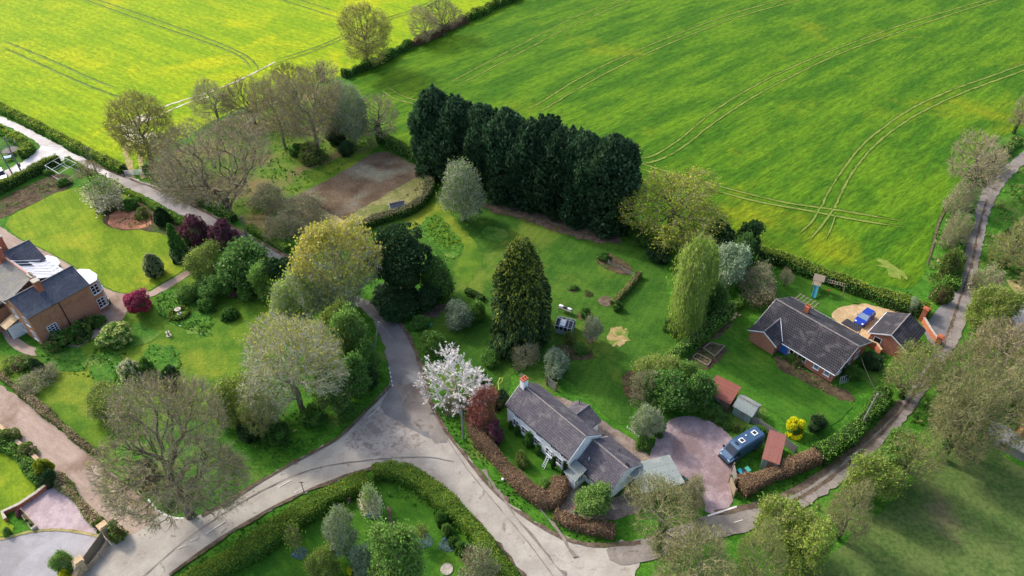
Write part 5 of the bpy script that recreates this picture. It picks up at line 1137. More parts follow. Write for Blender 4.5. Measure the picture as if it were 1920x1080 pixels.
fence('garden_edging','white painted edging board beside the cottage back garden bed',[(1176,803),(1203,825)],.35,B['trim'],'edging',rails=1,post=2)
fence('veg_frame','low timber pea frame on the vegetable bed of the middle garden',[(1140,496),(1165,507),(1188,520)],.9,B['greywood'],'frame',rails=3,post=1.6)
# great gate with stone piers at the lower left
a=P2(203,1008); b2=P2(152,1075)
for i,(p,lab) in enumerate(((P2(203,1002),'square sandstone gate pier at the upper end of the wooden drive gate'),(P2(158,1068),'square sandstone gate pier at the lower end of the wooden drive gate'))):
    t=thing('gate_pier',lab,'pier',(p[0],p[1],0),R(50)); k=NM(); k.box(-.4,.4,-.4,.4,-.1,1.8); k.build('shaft',B['sandstone'],t); k=NM(); k.box(-.52,.52,-.52,.52,1.8,1.95); k.prism([(-.4,-.4),(.4,-.4),(.4,.4),(-.4,.4)],1.95,2.06); k.build('cap',B['sandstone'],t)
gate('drive_gate','long weathered timber double gate between two sandstone piers',(199,1010),(162,1062),1.5,6,B['wood'],boards=True,posts=False)
wallrun('pier_wall','curved sandstone wall running from the lower gate pier out of frame',[(155,1075),(148,1090),(142,1110)],1.2,.4,B['sandstone'],.12,capmat=B['sandstone'])
fence('pale_fence','pale low rail fence outside the timber drive gate',[(170,1068),(190,1046),(205,1022)],1.0,B['wood'],rails=4)
wallrun('drive_wall','low stone edged wall along the lower left side of the rosy drive',[(-20,787),(0,802),(67,860),(127,920),(183,972),(196,990)],.55,.4,B['stone'],.08,capmat=B['sandstone'])
wallrun('terrace_wall','low brick wall with stone coping around the pale gravel terrace',[(104,903),(70,930),(40,950),(8,965),(14,978)],.6,.3,B['redbrick'],.08)
# planter with pots
a=P2(46,968); w=[P2(*p) for p in ((36,961),(42,957),(72,990),(62,997))]; t=thing('stone_planter','stone trough planter holding small round shrubs at the terrace corner','planter',(w[0][0],w[0][1],0)); k=NM(); k.prism([(p[0]-w[0][0],p[1]-w[0][1]) for p in w],-.05,.5); k.build('trough',B['stone'],t); big=[(p[0]-w[0][0],p[1]-w[0][1]) for p in w]; gx_=sum(p[0] for p in big)/4; gy_=sum(p[1] for p in big)/4; k=NM(); k.prism([(gx_+(p[0]-gx_)*.82,gy_+(p[1]-gy_)*.82) for p in big],.5,.54); k.build('soil',M['bed'],t)
# ---------------------------------------------------------------- garden ornaments
a=P2(337,590); t=thing('stone_fountain','small stone bird fountain standing inside the clipped yew ring','fountain',(a[0],a[1],.06)); k=NM()
for z0,z1,r0,r1 in ((-.05,.2,.4,.35),(.2,.9,.12,.1),(.9,1.05,.12,.5),(1.05,1.12,.5,.52)): k.tube((0,0,z0),(0,0,z1),r0,r1,12)
k.build('bowl_and_stem',B['stone'],t); k=NM(); k.tube((0,0,1.12),(0,0,1.4),.09,.03,8); k.build('jet_finial',B['stone'],t)
a=P2(317,630); t=thing('bird_bath','low stone sundial on the lawn below the yew ring','sundial',(a[0],a[1],.06)); k=NM()
for z0,z1,r0,r1 in ((-.05,.1,.4,.4),(.1,.7,.14,.11),(.7,.8,.3,.32)): k.tube((0,0,z0),(0,0,z1),r0,r1,10)
k.build('pedestal',B['stone'],t); k=NM(); k.box(-.02,.02,-.15,.15,.8,.9); k.build('gnomon',B['lead'],t)
a=P2(838,1068); t=thing('stone_disc','round stone slab ringed by a narrow bed on the bottom garden lawn','slab',(a[0],a[1],.05)); k=NM(); k.tube((0,0,-.05),(0,0,.12),.75,.7,14); k.build('slab',B['stone'],t)
a=P2(806,608); t=thing('water_bowl','turquoise plastic lid lying in the shade by the lane bend','lid',(a[0],a[1],.05)); k=NM(); k.tube((0,0,-.02),(0,0,.12),.42,.36,12); k.build('lid',plain('turquoise plastic',G(60,176,160),.1,2,.4),t)
a=P2(943,900); k=NM(); k.ball((0,0,.15),.2,nu=8,nv=5,sz=.8); o=k.build('verge_marker',B['trim']); o.location=(a[0],a[1],.02); tag(o,'small round white marker stone on the verge by the beech hedge','stone')
# hose
k=NM(); pts=[P(945,746,.08),P(938,738,.08),P(935,728,.08),P(934,718,.08),P(937,709,.08),P(943,709,.08),P(941,716,.08),P(936,720,.08)]; k.path(pts,.05,5); tag(k.build('garden_hose',plain('yellow green hose',G(186,200,90),.1,3,.5)),'yellow green hose looped on the lawn at the cottage chimney end','hose')
# raised beds by the bungalow
def rbed(label,px,mat=None,h_=.3):
    w=[P2(*p) for p in px]; t=thing('raised_bed',label,'raised bed',(w[0][0],w[0][1],.06)); nm=NM(); w=[(p[0]-w[0][0],p[1]-w[0][1]) for p in w]
    for p,q in zip(w,w[1:]+w[:1]): L,u,n=wall_local(p,q); obox(nm,p,u,n,-.05,L+.05,-.06,.06,-.1,h_)
    nm.build('board_frame',mat or B['wood'],t); k=NM(); k.prism(w,-.1,h_-.08); k.build('soil',M['bed'],t)
sheet('flower_bed',[(1284,678),(1325,641),(1362,650),(1365,660),(1326,697)],lv(5),M['bed'],smooth=0)
rbed('timber raised bed of green leaves, the nearer one on the bungalow plot',[(1298,672),(1306,665),(1333,678),(1326,688)]); rbed('timber raised bed of leafy crops, the further larger one on the bungalow plot',[(1318,655),(1332,645),(1358,651),(1340,670)])
# log pile
rng=np.random.default_rng(5); a=P2(1375,594); t=thing('log_pile','heap of pale cut logs beside the hedge at the bungalow lawn','log pile',(a[0],a[1],0)); k=NM()
for i in range(26):
    x,y=rng.normal(0,.6),rng.normal(0,.6); z=.12+max(0,.45-.4*math.hypot(x,y)); q=rng.uniform(0,3.14); k.tube((x-.2*math.cos(q),y-.2*math.sin(q),z),(x+.2*math.cos(q),y+.2*math.sin(q),z+.05),.12,.12,7)
k.build('cut_logs',B['palewood'],t)
# pots of the cottage patio
for i,(x,y,c_,r_,lab) in enumerate(((1080,957,G(196,110,80),.22,'terracotta pot on the cottage patio left of the pale shrub'),(1078,965,G(200,200,200),.3,'round pale stone bowl beside the lower beech hedge'))):
    a=P2(x,y); t=thing('plant_pot',lab,'pot',(a[0],a[1],.06)); k=NM(); k.tube((0,0,0),(0,0,.4),r_*.8,r_,10); k.build('pot',plain('pot %d'%i,c_,.1,3,.7),t); k=NM(); k.ball((0,0,.45),r_*.8,nu=8,nv=5,jit=.2,rng=random.Random(3)); k.build('plant',plain('pot plant %d'%i,G(70,110,50),.3,8,.9),t)
a=P2(1700,727); t=thing('cane_sculpture','white wire garden frame on the bed at the near corner of the bungalow','frame',(a[0]-9.2,a[1]+.6,0),R(20)); k=NM()
for i in range(5): k.tube((i*.35,0,0),(i*.35+.2,.5,.9),.03,.03,5)
k.tube((.2,.5,.9),(1.6,.5,.9),.03,.03,5); k.build('wire_frame',B['trim'],t)
# ---------------------------------------------------------------- plant materials
BK=plain('grey brown bark',G(132,122,104),.35,4,.95,bs=.6,stretch=(1,1,.3)); BKD=plain('dark bark',G(98,88,74),.35,4,.95,bs=.6,stretch=(1,1,.3)); BKW=plain('white birch bark',G(196,190,176),.3,5,.8,stretch=(1,1,4),c2=G(120,112,100))
BKP=plain('pale grey bark',G(168,162,148),.25,4,.9)
TW=plain('grey brown twigs',G(158,146,118),.3,1.5,.95,.1); TWO=plain('olive twigs',G(146,140,100),.3,1.5,.95,.1); TWD=plain('dark twigs',G(136,122,104),.3,1.5,.95,.1); TWG=plain('pale grey twigs',G(190,184,166),.25,1.5,.95,.1); TWR=plain('reddish twigs',G(150,104,88),.3,1.5,.95,.1)
def LM(n,a,b,c,t=.3): return leafmat(n,G(*a),G(*b),G(*c),min(.5,t+.1))
IVY=LM('ivy leaves',(52,90,39),(80,121,52),(109,146,68))
L_bud=LM('yellow green buds',(154,161,64),(183,183,78),(203,199,94),.35)
L_budg=LM('fresh green buds',(115,150,54),(152,178,75),(184,200,91),.35)
L_oak=LM('young oak leaves',(123,156,43),(172,185,56),(212,208,71),.35)
L_maple=LM('yellow maple flowers',(186,180,70),(204,196,84),(216,210,110),.25)
L_light=LM('light green leaves',(108, 154, 68),(132, 174, 80),(158, 190, 102),0.35)
L_mid=LM('mid green leaves',(76, 124, 52),(100, 146, 62),(126, 166, 82),0.32)
L_dark=LM('dark evergreen leaves',(42, 72, 42),(58, 92, 50),(80, 116, 64),0.12)
L_ley=LM('leylandii sprays',(50, 78, 52),(68, 100, 66),(98, 128, 88),0.2)
L_con=LM('conifer sprays',(42,70,38),(60,90,48),(88,116,60),.15)
L_cont=LM('golden conifer tips',(128,142,52),(148,158,62),(166,172,80),.2)
L_silver=LM('silver green leaves',(125,151,112),(151,175,138),(179,199,164),.3)
L_pale=LM('pale grey green leaves',(143,163,107),(170,183,129),(197,203,156),.35)
L_lane=LM('lane tree leaves',(106,121,66),(127,142,79),(148,157,100),.3)
L_palegreen=LM('pale green leaves',(116,144,84),(138,166,100),(162,186,124),.35)
L_birch=LM('birch leaves',(129,168,62),(162,194,79),(192,217,105),.4)
L_white=LM('white blossom',(232,221,219),(250,246,244),(250,250,250),.3)
L_cream=LM('cream blossom',(230,224,183),(250,241,208),(250,250,230),.3)
L_creamy=LM('primrose blossom',(224,221,134),(246,241,156),(250,250,190),.3)
L_yel=LM('bright yellow flowers',(250,235,22),(250,250,33),(250,250,89),.35)
L_purp=LM('purple leaves',(108,64,79),(138,87,102),(169,118,128),.25)
L_red=LM('crimson maple leaves',(176, 40, 74),(204, 58, 94),(220, 96, 122),0.35)
L_redp=LM('dusky pink maple leaves',(156, 70, 98),(178, 86, 114),(194, 106, 130),0.35)
L_pinkred=LM('pinkish twigs',(168,94,87),(192,116,105),(212,145,129),.3)
L_beech=LM('brown beech leaves',(146, 116, 92),(166, 134, 106),(184, 156, 126),0.25)
L_hedge=LM('hedge leaves',(77,123,40),(108,154,54),(143,185,73),.25)
L_hedged=LM('dark hedge leaves',(70,114,48),(97,147,59),(136,182,76),.2)
L_hedget=LM('sunlit hedge tops',(116,143,42),(145,168,53),(174,188,71),.3)  # sunlight painted into this brighter leaf, mostly for hedge tops
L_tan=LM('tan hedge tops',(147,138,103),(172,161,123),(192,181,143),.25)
L_grass=LM('grass blades',(58,98,30),(78,118,40),(102,134,54),.3)
L_grassy=LM('yellow green grass blades',(109,143,33),(138,165,44),(168,185,62),.3)  # yellower, brighter version of the grass blades
L_rough=LM('rough herbage',(84,117,47),(120,144,66),(164,168,101),.3)
L_bluef=LM('blue flowers',(123,156,212),(145,179,230),(100,134,190),.3)
L_brown=LM('brown flower heads',(123,94,73),(152,116,94),(168,141,112),.2)
CO=plain('leafy shade heart',G(46,60,32),.3,3,1,.05); COB=plain('twiggy brown heart',G(96,80,62),.3,3,1,.05); COG=plain('green heart',G(74,102,42),.3,3,1,.05)  # CO stands for deep foliage, its shade painted into the core colour
# ---------------------------------------------------------------- kinds: (maker, its height, its radius, arguments)
K={}
def kg(k,H,Rr,**a): K[k]=(grow,H,Rr,dict(H=H,Rr=Rr,**a))
def kd(k,H,Rr,**a): K[k]=(dense,H,Rr,dict(H=H,Rr=Rr,**a))
kg('bare1',15,6.5,seed=11,z0=2.6,N=1100,shape='round',twigs=4,tlen=1.1,leaves=1800,ls=.16,bark=BK,twigm=TW,leaf=L_bud)
kg('bare2',15,6.5,seed=12,z0=3.2,N=1100,shape='spread',twigs=4,tlen=1.1,leaves=2600,ls=.16,bark=BK,twigm=TW,leaf=L_budg)
kg('bare3',14,6,seed=13,z0=2.4,N=1000,shape='oval',twigs=4,tlen=1.0,leaves=900,ls=.16,bark=BKD,twigm=TWD,leaf=L_bud,stems=2)
kg('greatoak',20,9.5,seed=14,z0=4.2,N=2100,shape='spread',twigs=6,tlen=1.25,leaves=4200,ls=.17,bark=BKD,twigm=TW,leaf=L_budg,tr=.62,pw=.28)
kg('haze',19,8.5,seed=15,z0=3,N=1700,shape='round',twigs=5,tlen=1.25,leaves=900,ls=.15,bark=BKD,twigm=TW,leaf=L_bud,stems=3,tr=.4)
kg('lane_olive',14,6.5,seed=16,z0=2.,N=1100,shape='round',twigs=4,tlen=1.0,leaves=3200,ls=.2,bark=BK,twigm=TWO,leaf=L_lane,ivy=700)
kg('lane_olive2',13,6,seed=26,z0=1.6,N=1000,shape='spread',twigs=4,tlen=1.,leaves=3200,ls=.2,bark=BK,twigm=TWO,leaf=L_budg,ivy=500,stems=2)
kg('lane_sparse',13,6.5,seed=36,z0=3.,N=900,shape='spread',twigs=4,tlen=1.,leaves=2600,ls=.18,bark=BK,twigm=TWO,leaf=L_lane,ivy=500)
kg('bud',15,6,seed=17,z0=3,N=1200,shape='round',twigs=5,tlen=.9,leaves=6500,ls=.2,bark=BKD,twigm=TWO,leaf=L_bud)
kg('oakgreen',15,7.5,seed=18,z0=3.2,N=1200,shape='spread',twigs=4,tlen=.9,leaves=9500,ls=.22,bark=BKD,twigm=TWO,leaf=L_oak,tr=.45)
kg('ghost',11,5,seed=19,z0=2.6,N=620,shape='spread',twigs=4,tlen=.9,leaves=300,ls=.15,bark=BKD,twigm=TW,leaf=L_bud,ivy=500)
kg('norway',13,6.5,seed=20,z0=2.2,N=1200,shape='round',twigs=4,tlen=.8,leaves=12000,ls=.27,bark=BKP,twigm=TWG,leaf=L_pale,leaf2=L_maple,l2=.5)
kg('greyyellow',15,7,seed=21,z0=2,N=1400,shape='round',twigs=4,tlen=1.,leaves=7500,ls=.2,bark=BK,twigm=TWG,leaf=L_pale,leaf2=L_bud,l2=.4)
kg('lightgreen',8,3.6,seed=22,z0=.8,N=700,shape='round',twigs=4,tlen=.8,leaves=8500,ls=.26,bark=BK,twigm=TWO,leaf=L_light,stems=2)
kg('greenmid',8,3.6,seed=23,z0=.7,N=600,shape='oval',twigs=4,tlen=.8,leaves=10000,ls=.28,bark=BKD,twigm=TWD,leaf=L_mid)
kg('spring',10,4.2,seed=32,z0=.6,N=900,shape='round',twigs=5,tlen=.9,leaves=9000,ls=.24,bark=BK,twigm=TWO,leaf=L_budg,stems=3)
kg('silver',8,3.4,seed=24,z0=.8,N=700,shape='round',twigs=4,tlen=.7,leaves=8000,ls=.24,bark=BKP,twigm=TWG,leaf=L_silver,stems=2)
kg('palegreen',9,3.6,seed=25,z0=1,N=800,shape='oval',twigs=5,tlen=.8,leaves=4600,ls=.22,bark=BKP,twigm=TWG,leaf=L_palegreen,stems=2)
kg('weeping',16,4.2,seed=27,z0=2.2,N=1000,shape='column',twigs=5,tlen=2.0,leaves=11500,ls=.23,bark=BKW,twigm=plain('birch shoots',G(150,160,92),.2,1.5,.95,.1),leaf=L_birch,hang=1.3,lsp=.2,elong=2.,tr=.2)
kg('birchlet',8,2.4,seed=28,z0=1.6,N=420,shape='oval',twigs=5,tlen=.8,leaves=2600,ls=.2,bark=BKW,twigm=TWG,leaf=L_birch,stems=2,tr=.12)
kg('magnolia',7,4,seed=29,z0=.8,N=230,shape='bush',twigs=2,tlen=.8,leaves=3600,ls=.2,bark=BKP,twigm=plain('blossom laden twigs',G(226,218,214),.08,3,.9),leaf=L_white,lsp=.05,tw=.04)
kg('blossom',4.5,2,seed=30,z0=.6,N=260,shape='round',twigs=4,tlen=.5,leaves=3000,ls=.17,bark=BK,twigm=TWG,leaf=L_cream,leaf2=L_light,l2=.25)
kg('thicket',4,3,seed=31,z0=.3,N=480,shape='bush',twigs=4,tlen=.8,leaves=1600,ls=.16,bark=BK,twigm=TW,leaf=L_pale,stems=4,tr=.07)
kg('redtwig',4,2.6,seed=33,z0=.4,N=500,shape='round',twigs=5,tlen=.6,leaves=2600,ls=.15,bark=BKD,twigm=TWR,leaf=L_pinkred,stems=3,tr=.07)
kg('sapling',3,1.1,seed=34,z0=.9,N=120,shape='oval',twigs=3,tlen=.5,leaves=420,ls=.16,bark=BK,twigm=TWO,leaf=L_budg,tr=.05)
kg('snag',7,1.,seed=35,z0=2,N=60,shape='column',twigs=3,tlen=.6,leaves=0,bark=BKD,twigm=TWD,ivy=900,tr=.2)
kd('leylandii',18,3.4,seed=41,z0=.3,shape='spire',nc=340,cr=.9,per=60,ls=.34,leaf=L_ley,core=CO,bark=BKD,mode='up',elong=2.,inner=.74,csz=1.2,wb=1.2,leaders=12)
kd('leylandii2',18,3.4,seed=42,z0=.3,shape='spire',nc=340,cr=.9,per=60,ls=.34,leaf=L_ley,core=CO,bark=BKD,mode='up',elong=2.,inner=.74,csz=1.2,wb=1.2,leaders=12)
kd('bigconifer',17,6,seed=43,z0=.5,shape='broadcone',nc=420,cr=1.0,per=95,ls=.27,leaf=L_con,leaf2=L_cont,l2=.3,core=CO,bark=BKD,mode='droop',elong=2.2,inner=.7,wb=1.1)
kd('darkpine',13,6,seed=44,z0=4.2,shape='pine',nc=330,cr=1.0,per=62,ls=.26,leaf=L_dark,core=CO,bark=BKD,mode='out',elong=1.2,inner=.66,csz=.5)
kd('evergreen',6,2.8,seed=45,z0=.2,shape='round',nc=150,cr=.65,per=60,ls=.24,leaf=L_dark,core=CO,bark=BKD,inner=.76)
kd('greenbush',5,2.8,seed=46,z0=.1,shape='bush',nc=130,cr=.65,per=55,ls=.26,leaf=L_mid,core=COG,bark=BK,inner=.7,trunk=False)
kd('lightbush',5,2.8,seed=47,z0=.1,shape='bush',nc=120,cr=.7,per=55,ls=.26,leaf=L_light,core=COG,bark=BK,inner=.66,trunk=False)
kd('goldbush',5,2.8,seed=57,z0=.1,shape='egg',nc=130,cr=.6,per=55,ls=.24,leaf=L_oak,core=COG,bark=BK,inner=.7,trunk=False)
kd('yewball',2,1.5,seed=48,z0=0,shape='bush',nc=110,cr=.2,per=60,ls=.12,leaf=L_hedged,core=CO,inner=.86,trunk=False,wb=.25)
kd('topiary',6,1.7,seed=49,z0=0,shape='cone',nc=190,cr=.25,per=60,ls=.15,leaf=L_silver,leaf2=L_hedged,l2=.9,core=CO,inner=.84,trunk=False,wb=.25)
kd('drum',3.4,1.5,seed=50,z0=0,shape='egg',nc=130,cr=.26,per=60,ls=.15,leaf=L_pale,core=CO,inner=.82,trunk=False,wb=.25)
kd('darkdrum',3.4,1.5,seed=51,z0=0,shape='egg',nc=130,cr=.26,per=60,ls=.15,leaf=L_dark,core=CO,inner=.82,trunk=False,wb=.25)
kd('purplebush',5,2.5,seed=52,z0=.2,shape='round',nc=120,cr=.6,per=50,ls=.24,leaf=L_purp,core=COB,bark=BKD,inner=.66)
kd('redmaple',4.4,2.6,seed=53,z0=.7,shape='round',nc=120,cr=.5,per=60,ls=.2,leaf=L_red,leaf2=L_redp,l2=.5,core=COB,bark=BKD,inner=.6)
kd('primrose',4.4,2.6,seed=54,z0=.2,shape='bush',nc=110,cr=.55,per=42,ls=.22,leaf=L_light,core=COG,inner=.66,flower=L_creamy,fn=1800,fs=.26,trunk=False)
kd('creambush',3,1.8,seed=55,z0=0,shape='bush',nc=90,cr=.4,per=40,ls=.18,leaf=L_pale,core=COG,inner=.72,flower=L_cream,fn=1500,fs=.2,trunk=False)
kd('yellowbush',3,1.7,seed=56,z0=0,shape='egg',nc=90,cr=.35,per=60,ls=.2,leaf=L_yel,core=COG,inner=.5,trunk=False)
kd('flowershrub',2.6,1.8,seed=58,z0=0,shape='bush',nc=80,cr=.4,per=45,ls=.18,leaf=L_hedged,core=CO,inner=.7,flower=L_pinkred,fn=350,fs=.16,trunk=False)
kd('roughshrub',3,2.2,seed=59,z0=0,shape='bush',nc=80,cr=.55,per=42,ls=.22,leaf=L_rough,core=COB,inner=.62,trunk=False)
def T(kind,name,label,cat,bx,by,ty,wpx,group=None,rz=None,dz=0.):
    f,H0,R0,a=K[kind]; pm=proto(kind,f,**a)
    x,y,_=P(bx,by); Hh=max(.6,height_at(bx,by,ty)); 
    r=wpx/2*mpp((by+ty)/2,Hh*.5)
    sh={'thicket':.6,'lightgreen':.35,'greenmid':.4,'spring':.45,'silver':.3,'bigconifer':.5}.get(kind,0. if f is grow else .8)
    y+=sh*r; v=(ty-540)/F_; Hh=max(r*.55,H_-y*(math.sin(PI_)+v*math.cos(PI_))/(math.cos(PI_)-v*math.sin(PI_)))
    s=r/R0/(1.1 if f is grow else 1.2); q=.11*math.sin(bx*1.7+by); q=0 if kind in ('topiary','drum','darkdrum','yewball') else q; put(pm,name,label,cat,x,y,(s*(1+q),s*(1-q),Hh/H0),rz,group)
ORD=['first','second','third','fourth','fifth','sixth','seventh','eighth','ninth','tenth','eleventh','twelfth','thirteenth','fourteenth','fifteenth']
# ---- the leylandii screen
a=P2(822,322); b_=P2(1138,420); n=15
for i in range(n):
    f=i/(n-1); x=a[0]+(b_[0]-a[0])*f; y=a[1]+(b_[1]-a[1])*f; y+=(.5 if i%2 else -.4)
    hh=(18.2,16.8,17.4,16.2,17.3,16.5,17.6,16.2,16.9,17.7,16.4,16.8,17.2,16.2,18.0)[i]
    k='leylandii' if i%2 else 'leylandii2'; f_,H0,R0,kw=K[k]
    put(proto(k,f_,**kw),'leylandii_tree','%s tall leylandii from the left in the dark screen row'%ORD[i],'conifer',x,y,((1.08,.96,1.16,1.02)[i%4],(1.2,1.08,1.3)[i%3],hh/H0*.95),None,'leylandii screen between garden and field')
# ---- field and copse trees
T('bud','oak_tree','tall budding oak with bare forked trunk on the field hedge','tree',690,131,8,118)
T('bare1','hedgerow_tree','left one of two small bare trees together on the field hedge','tree',798,80,16,72)
T('bare3','hedgerow_tree','right taller one of two small bare trees on the field hedge','tree',833,66,-8,74)
T('bud','oak_tree','oak with ivied trunk and yellow buds beside the field gate','tree',290,318,178,150)
T('haze','spreading_tree','wide bare tree with many stems in front of the copse','tree',432,404,218,235)
T('bare3','woodland_tree','bare many stemmed tree behind the wide one, nearest the chalky track','tree',478,232,142,95)
T('bare2','woodland_tree','hazy bare tree at the far left of the copse over the farm track','tree',410,228,150,105)
T('bare1','woodland_tree','copse tree on a straight bare trunk left of the tallest copse tree','tree',535,279,138,112)
T('bare1','woodland_tree','tallest dark twiggy tree in the middle of the copse','tree',598,286,128,140)
T('lane_olive','woodland_tree','small pale budding tree at the back of the copse against the field','tree',560,205,118,80)
T('bare2','woodland_tree','twiggy tree at the right of the copse behind the dark bushes','tree',632,268,165,75)
T('snag','dead_tree','thin ivy clad dead tree standing alone at the copse edge','tree',603,149,112,24)
T('palegreen','silver_birch','pale green birch at the right end of the copse','tree',668,272,158,62)
T('palegreen','silver_birch','smaller yellow green birch behind the copse beside the crop','tree',650,235,150,52)
T('ghost','ivy_tree','bare ivy trunked tree at the corner of the soil plot','tree',712,268,180,92)
T('sapling','young_tree','slim green sapling at the corner of the soil plot','sapling',699,283,258,18)
T('evergreen','holly_bush','dark holly bush under the trees near the soil plot','bush',648,298,268,32)
T('roughshrub','scrub_bush','mixed scrub bush under the tallest copse tree','bush',580,312,272,62); T('greenbush','laurel_bush','green laurel under the copse tree with straight trunk','bush',556,296,272,38)
T('evergreen','evergreen_bush','dark evergreen under the trees at the right of the copse','bush',632,278,240,50)
T('thicket','hazel_bush','brown hazel thicket between the copse and the lane hedge','bush',500,400,352,80); T('thicket','hazel_bush','brown thicket below the copse beside the shady soil','bush',560,420,376,95); T('thicket','hazel_bush','bare thicket leaning over the lane hedge left of the yellow maple','bush',525,452,410,70)
T('thicket','hazel_bush','bare twiggy thicket at the foot of the wide bare tree','bush',375,384,345,70)
# ---- top left estate
T('ghost','fruit_tree','bare fruit tree over the fruit cage by the side lane','tree',172,340,302,52)
T('greenbush','green_shrub','green shrub beside the fruit cage in the vegetable plot','shrub',115,352,336,30); T('lightbush','green_shrub','small light green shrub left of the fruit cage','shrub',88,330,318,18)
T('blossom','magnolia_tree','cream flowering magnolia at the top corner of the sunlit lawn','tree',203,392,338,72); T('roughshrub','mixed_shrub','white flecked shrub below the cream magnolia','shrub',190,402,376,44)
T('greenbush','mixed_shrub','green shrub at the back of the red soil bed','shrub',240,398,374,36); T('roughshrub','mixed_shrub','rough shrub in the middle of the red soil bed','shrub',262,414,392,34)
T('darkdrum','clipped_yew','dark clipped yew at the right end of the red soil bed','topiary',303,428,390,34)
T('topiary','clipped_conifer','tall grey green clipped cone on the sunlit lawn edge','topiary',334,498,420,50)
T('drum','clipped_holly','pale clipped dome of holly standing on the sunlit lawn','topiary',287,526,476,44)
T('greenbush','mixed_shrub','low green shrub between the clipped cone and the purple bush','shrub',352,462,438,36); T('purplebush','purple_shrub','dark purple leaved bush nearest the clipped cone','shrub',364,464,412,56)
T('purplebush','purple_shrub','larger dusky purple bush beside the lane','shrub',420,480,422,68)
T('spring','garden_tree','yellow green feathery tree right of the purple bushes','tree',392,536,468,72); T('greenmid','garden_tree','broad mid green tree over the lower garden hedge line','tree',462,540,460,110)
T('evergreen','evergreen_bush','dark rounded evergreen at the end of the green tree belt','bush',520,566,492,80); T('greenmid','garden_tree','small green tree in front of the tree belt on the garden lawn','tree',405,562,520,60)
T('lightbush','green_shrub','fresh green shrub in front of the dark evergreen','shrub',462,568,536,44); T('lightbush','green_shrub','pale green shrub beside the gravel court path','shrub',352,572,534,55); T('greenbush','green_shrub','rough dark green shrub on the mown path bend','shrub',385,590,562,40); T('purplebush','purple_shrub','small brownish purple bush among the green shrubs','shrub',438,562,548,18)
T('yewball','clipped_yew','low clipped yew cushion alone on the garden lawn','topiary',427,606,580,42)
T('redmaple','japanese_maple','crimson Japanese maple beside the gravel court','tree',258,600,550,62)
T('primrose','magnolia_bush','primrose flowered magnolia bush near the house corner','shrub',207,660,612,72)
T('creambush','rhododendron','round cream flowered rhododendron on the garden lawn','shrub',244,724,676,50)
T('greenbush','green_shrub','green shrub touching the cream rhododendron','shrub',274,710,674,34); T('evergreen','evergreen_bush','dark evergreen bush right of the cream rhododendron','bush',318,742,696,46); T('thicket','bare_shrub','brown bare shrub between the cream rhododendron and the dark bush','shrub',285,726,700,38)
T('flowershrub','flowering_shrub','dark shrub with pink flecks below the small paned window','shrub',100,662,626,56); T('flowershrub','flowering_shrub','dark leaved shrub between window shrub and magnolia','shrub',142,648,612,50); T('flowershrub','flowering_shrub','reddish green shrub against the long brick wall','shrub',174,620,592,42)
T('greenbush','green_shrub','small green shrub at the foot of the near bay','shrub',192,580,562,26); T('evergreen','evergreen_bush','shaded evergreen hard against the brick side wall','bush',140,616,592,40)
T('evergreen','conifer_bush','small dark conifer at the lower left garden','bush',70,706,676,28); T('roughshrub','heather_bed','rough olive shrubs left of the small dark conifer','shrub',28,704,672,60); T('thicket','bare_shrub','tangled pale shrub below the small dark conifer','shrub',64,734,700,70)
T('spring','garden_tree','yellowish loose shrub tree left of the great bare oak','tree',200,790,735,80); 
# ---- by the lane
T('norway','norway_maple','maple in full yellow flower over the lane','tree',650,578,428,178)
T('darkpine','scots_pine','broad dark pine beside the lane north of the junction','pine',752,590,440,158)
T('greenmid','garden_tree','mid green tree against the right side of the dark pine','tree',822,562,486,62); T('evergreen','evergreen_bush','very dark bushes under the pine at the lane bend','bush',745,606,560,120); T('evergreen','evergreen_bush','dark bush at the right foot of the dark pine','bush',805,590,540,60)
T('birchlet','silver_birch','small white stemmed birch between maple and large grey tree','tree',575,612,508,75); T('birchlet','silver_birch','leafy young birch left of the white stemmed one','tree',545,618,530,52)
T('lightbush','green_shrub','light green shrub under the flowering maple','shrub',625,612,566,60)
T('greyyellow','spreading_tree','large grey tree with yellow buds inside the lane bend','tree',568,770,600,215)
T('lightgreen','garden_tree','fresh light green tree beside the lane at the leaning pole','tree',662,690,590,72); T('spring','garden_tree','bright green tree behind the leaning pole','tree',640,672,578,66); T('greenmid','garden_tree','green leafy tree lower right of the large grey tree','tree',668,745,668,62)
T('lightgreen','garden_tree','pale green tree below the large grey tree beside the verge','tree',628,772,690,84); T('evergreen','evergreen_bush','dark low bush between pale green tree and verge','bush',690,735,690,50)
T('spring','garden_tree','olive yellow bushy tree between great oak and grey tree','tree',440,800,712,100); T('lane_olive2','garden_tree','twiggy olive tree right of the olive yellow one','tree',498,812,730,84); T('greenbush','green_shrub','green shrub on the verge edge below the olive trees','shrub',512,842,800,64); T('greenbush','green_shrub','low dark green shrub at the verge below the pale green tree','shrub',585,806,766,60)
T('evergreen','evergreen_bush','dark bush at the lawn edge under the large grey tree','bush',468,836,796,56)
T('greatoak','oak_tree','great spreading bare oak over the road and drive mouth','tree',358,968,748,300,rz=1.2)
T('greenbush','green_shrub','leafy undergrowth at the foot of the great bare oak','shrub',322,950,905,80); T('evergreen','evergreen_bush','dark undergrowth left of the great oak trunk','bush',268,918,875,60)
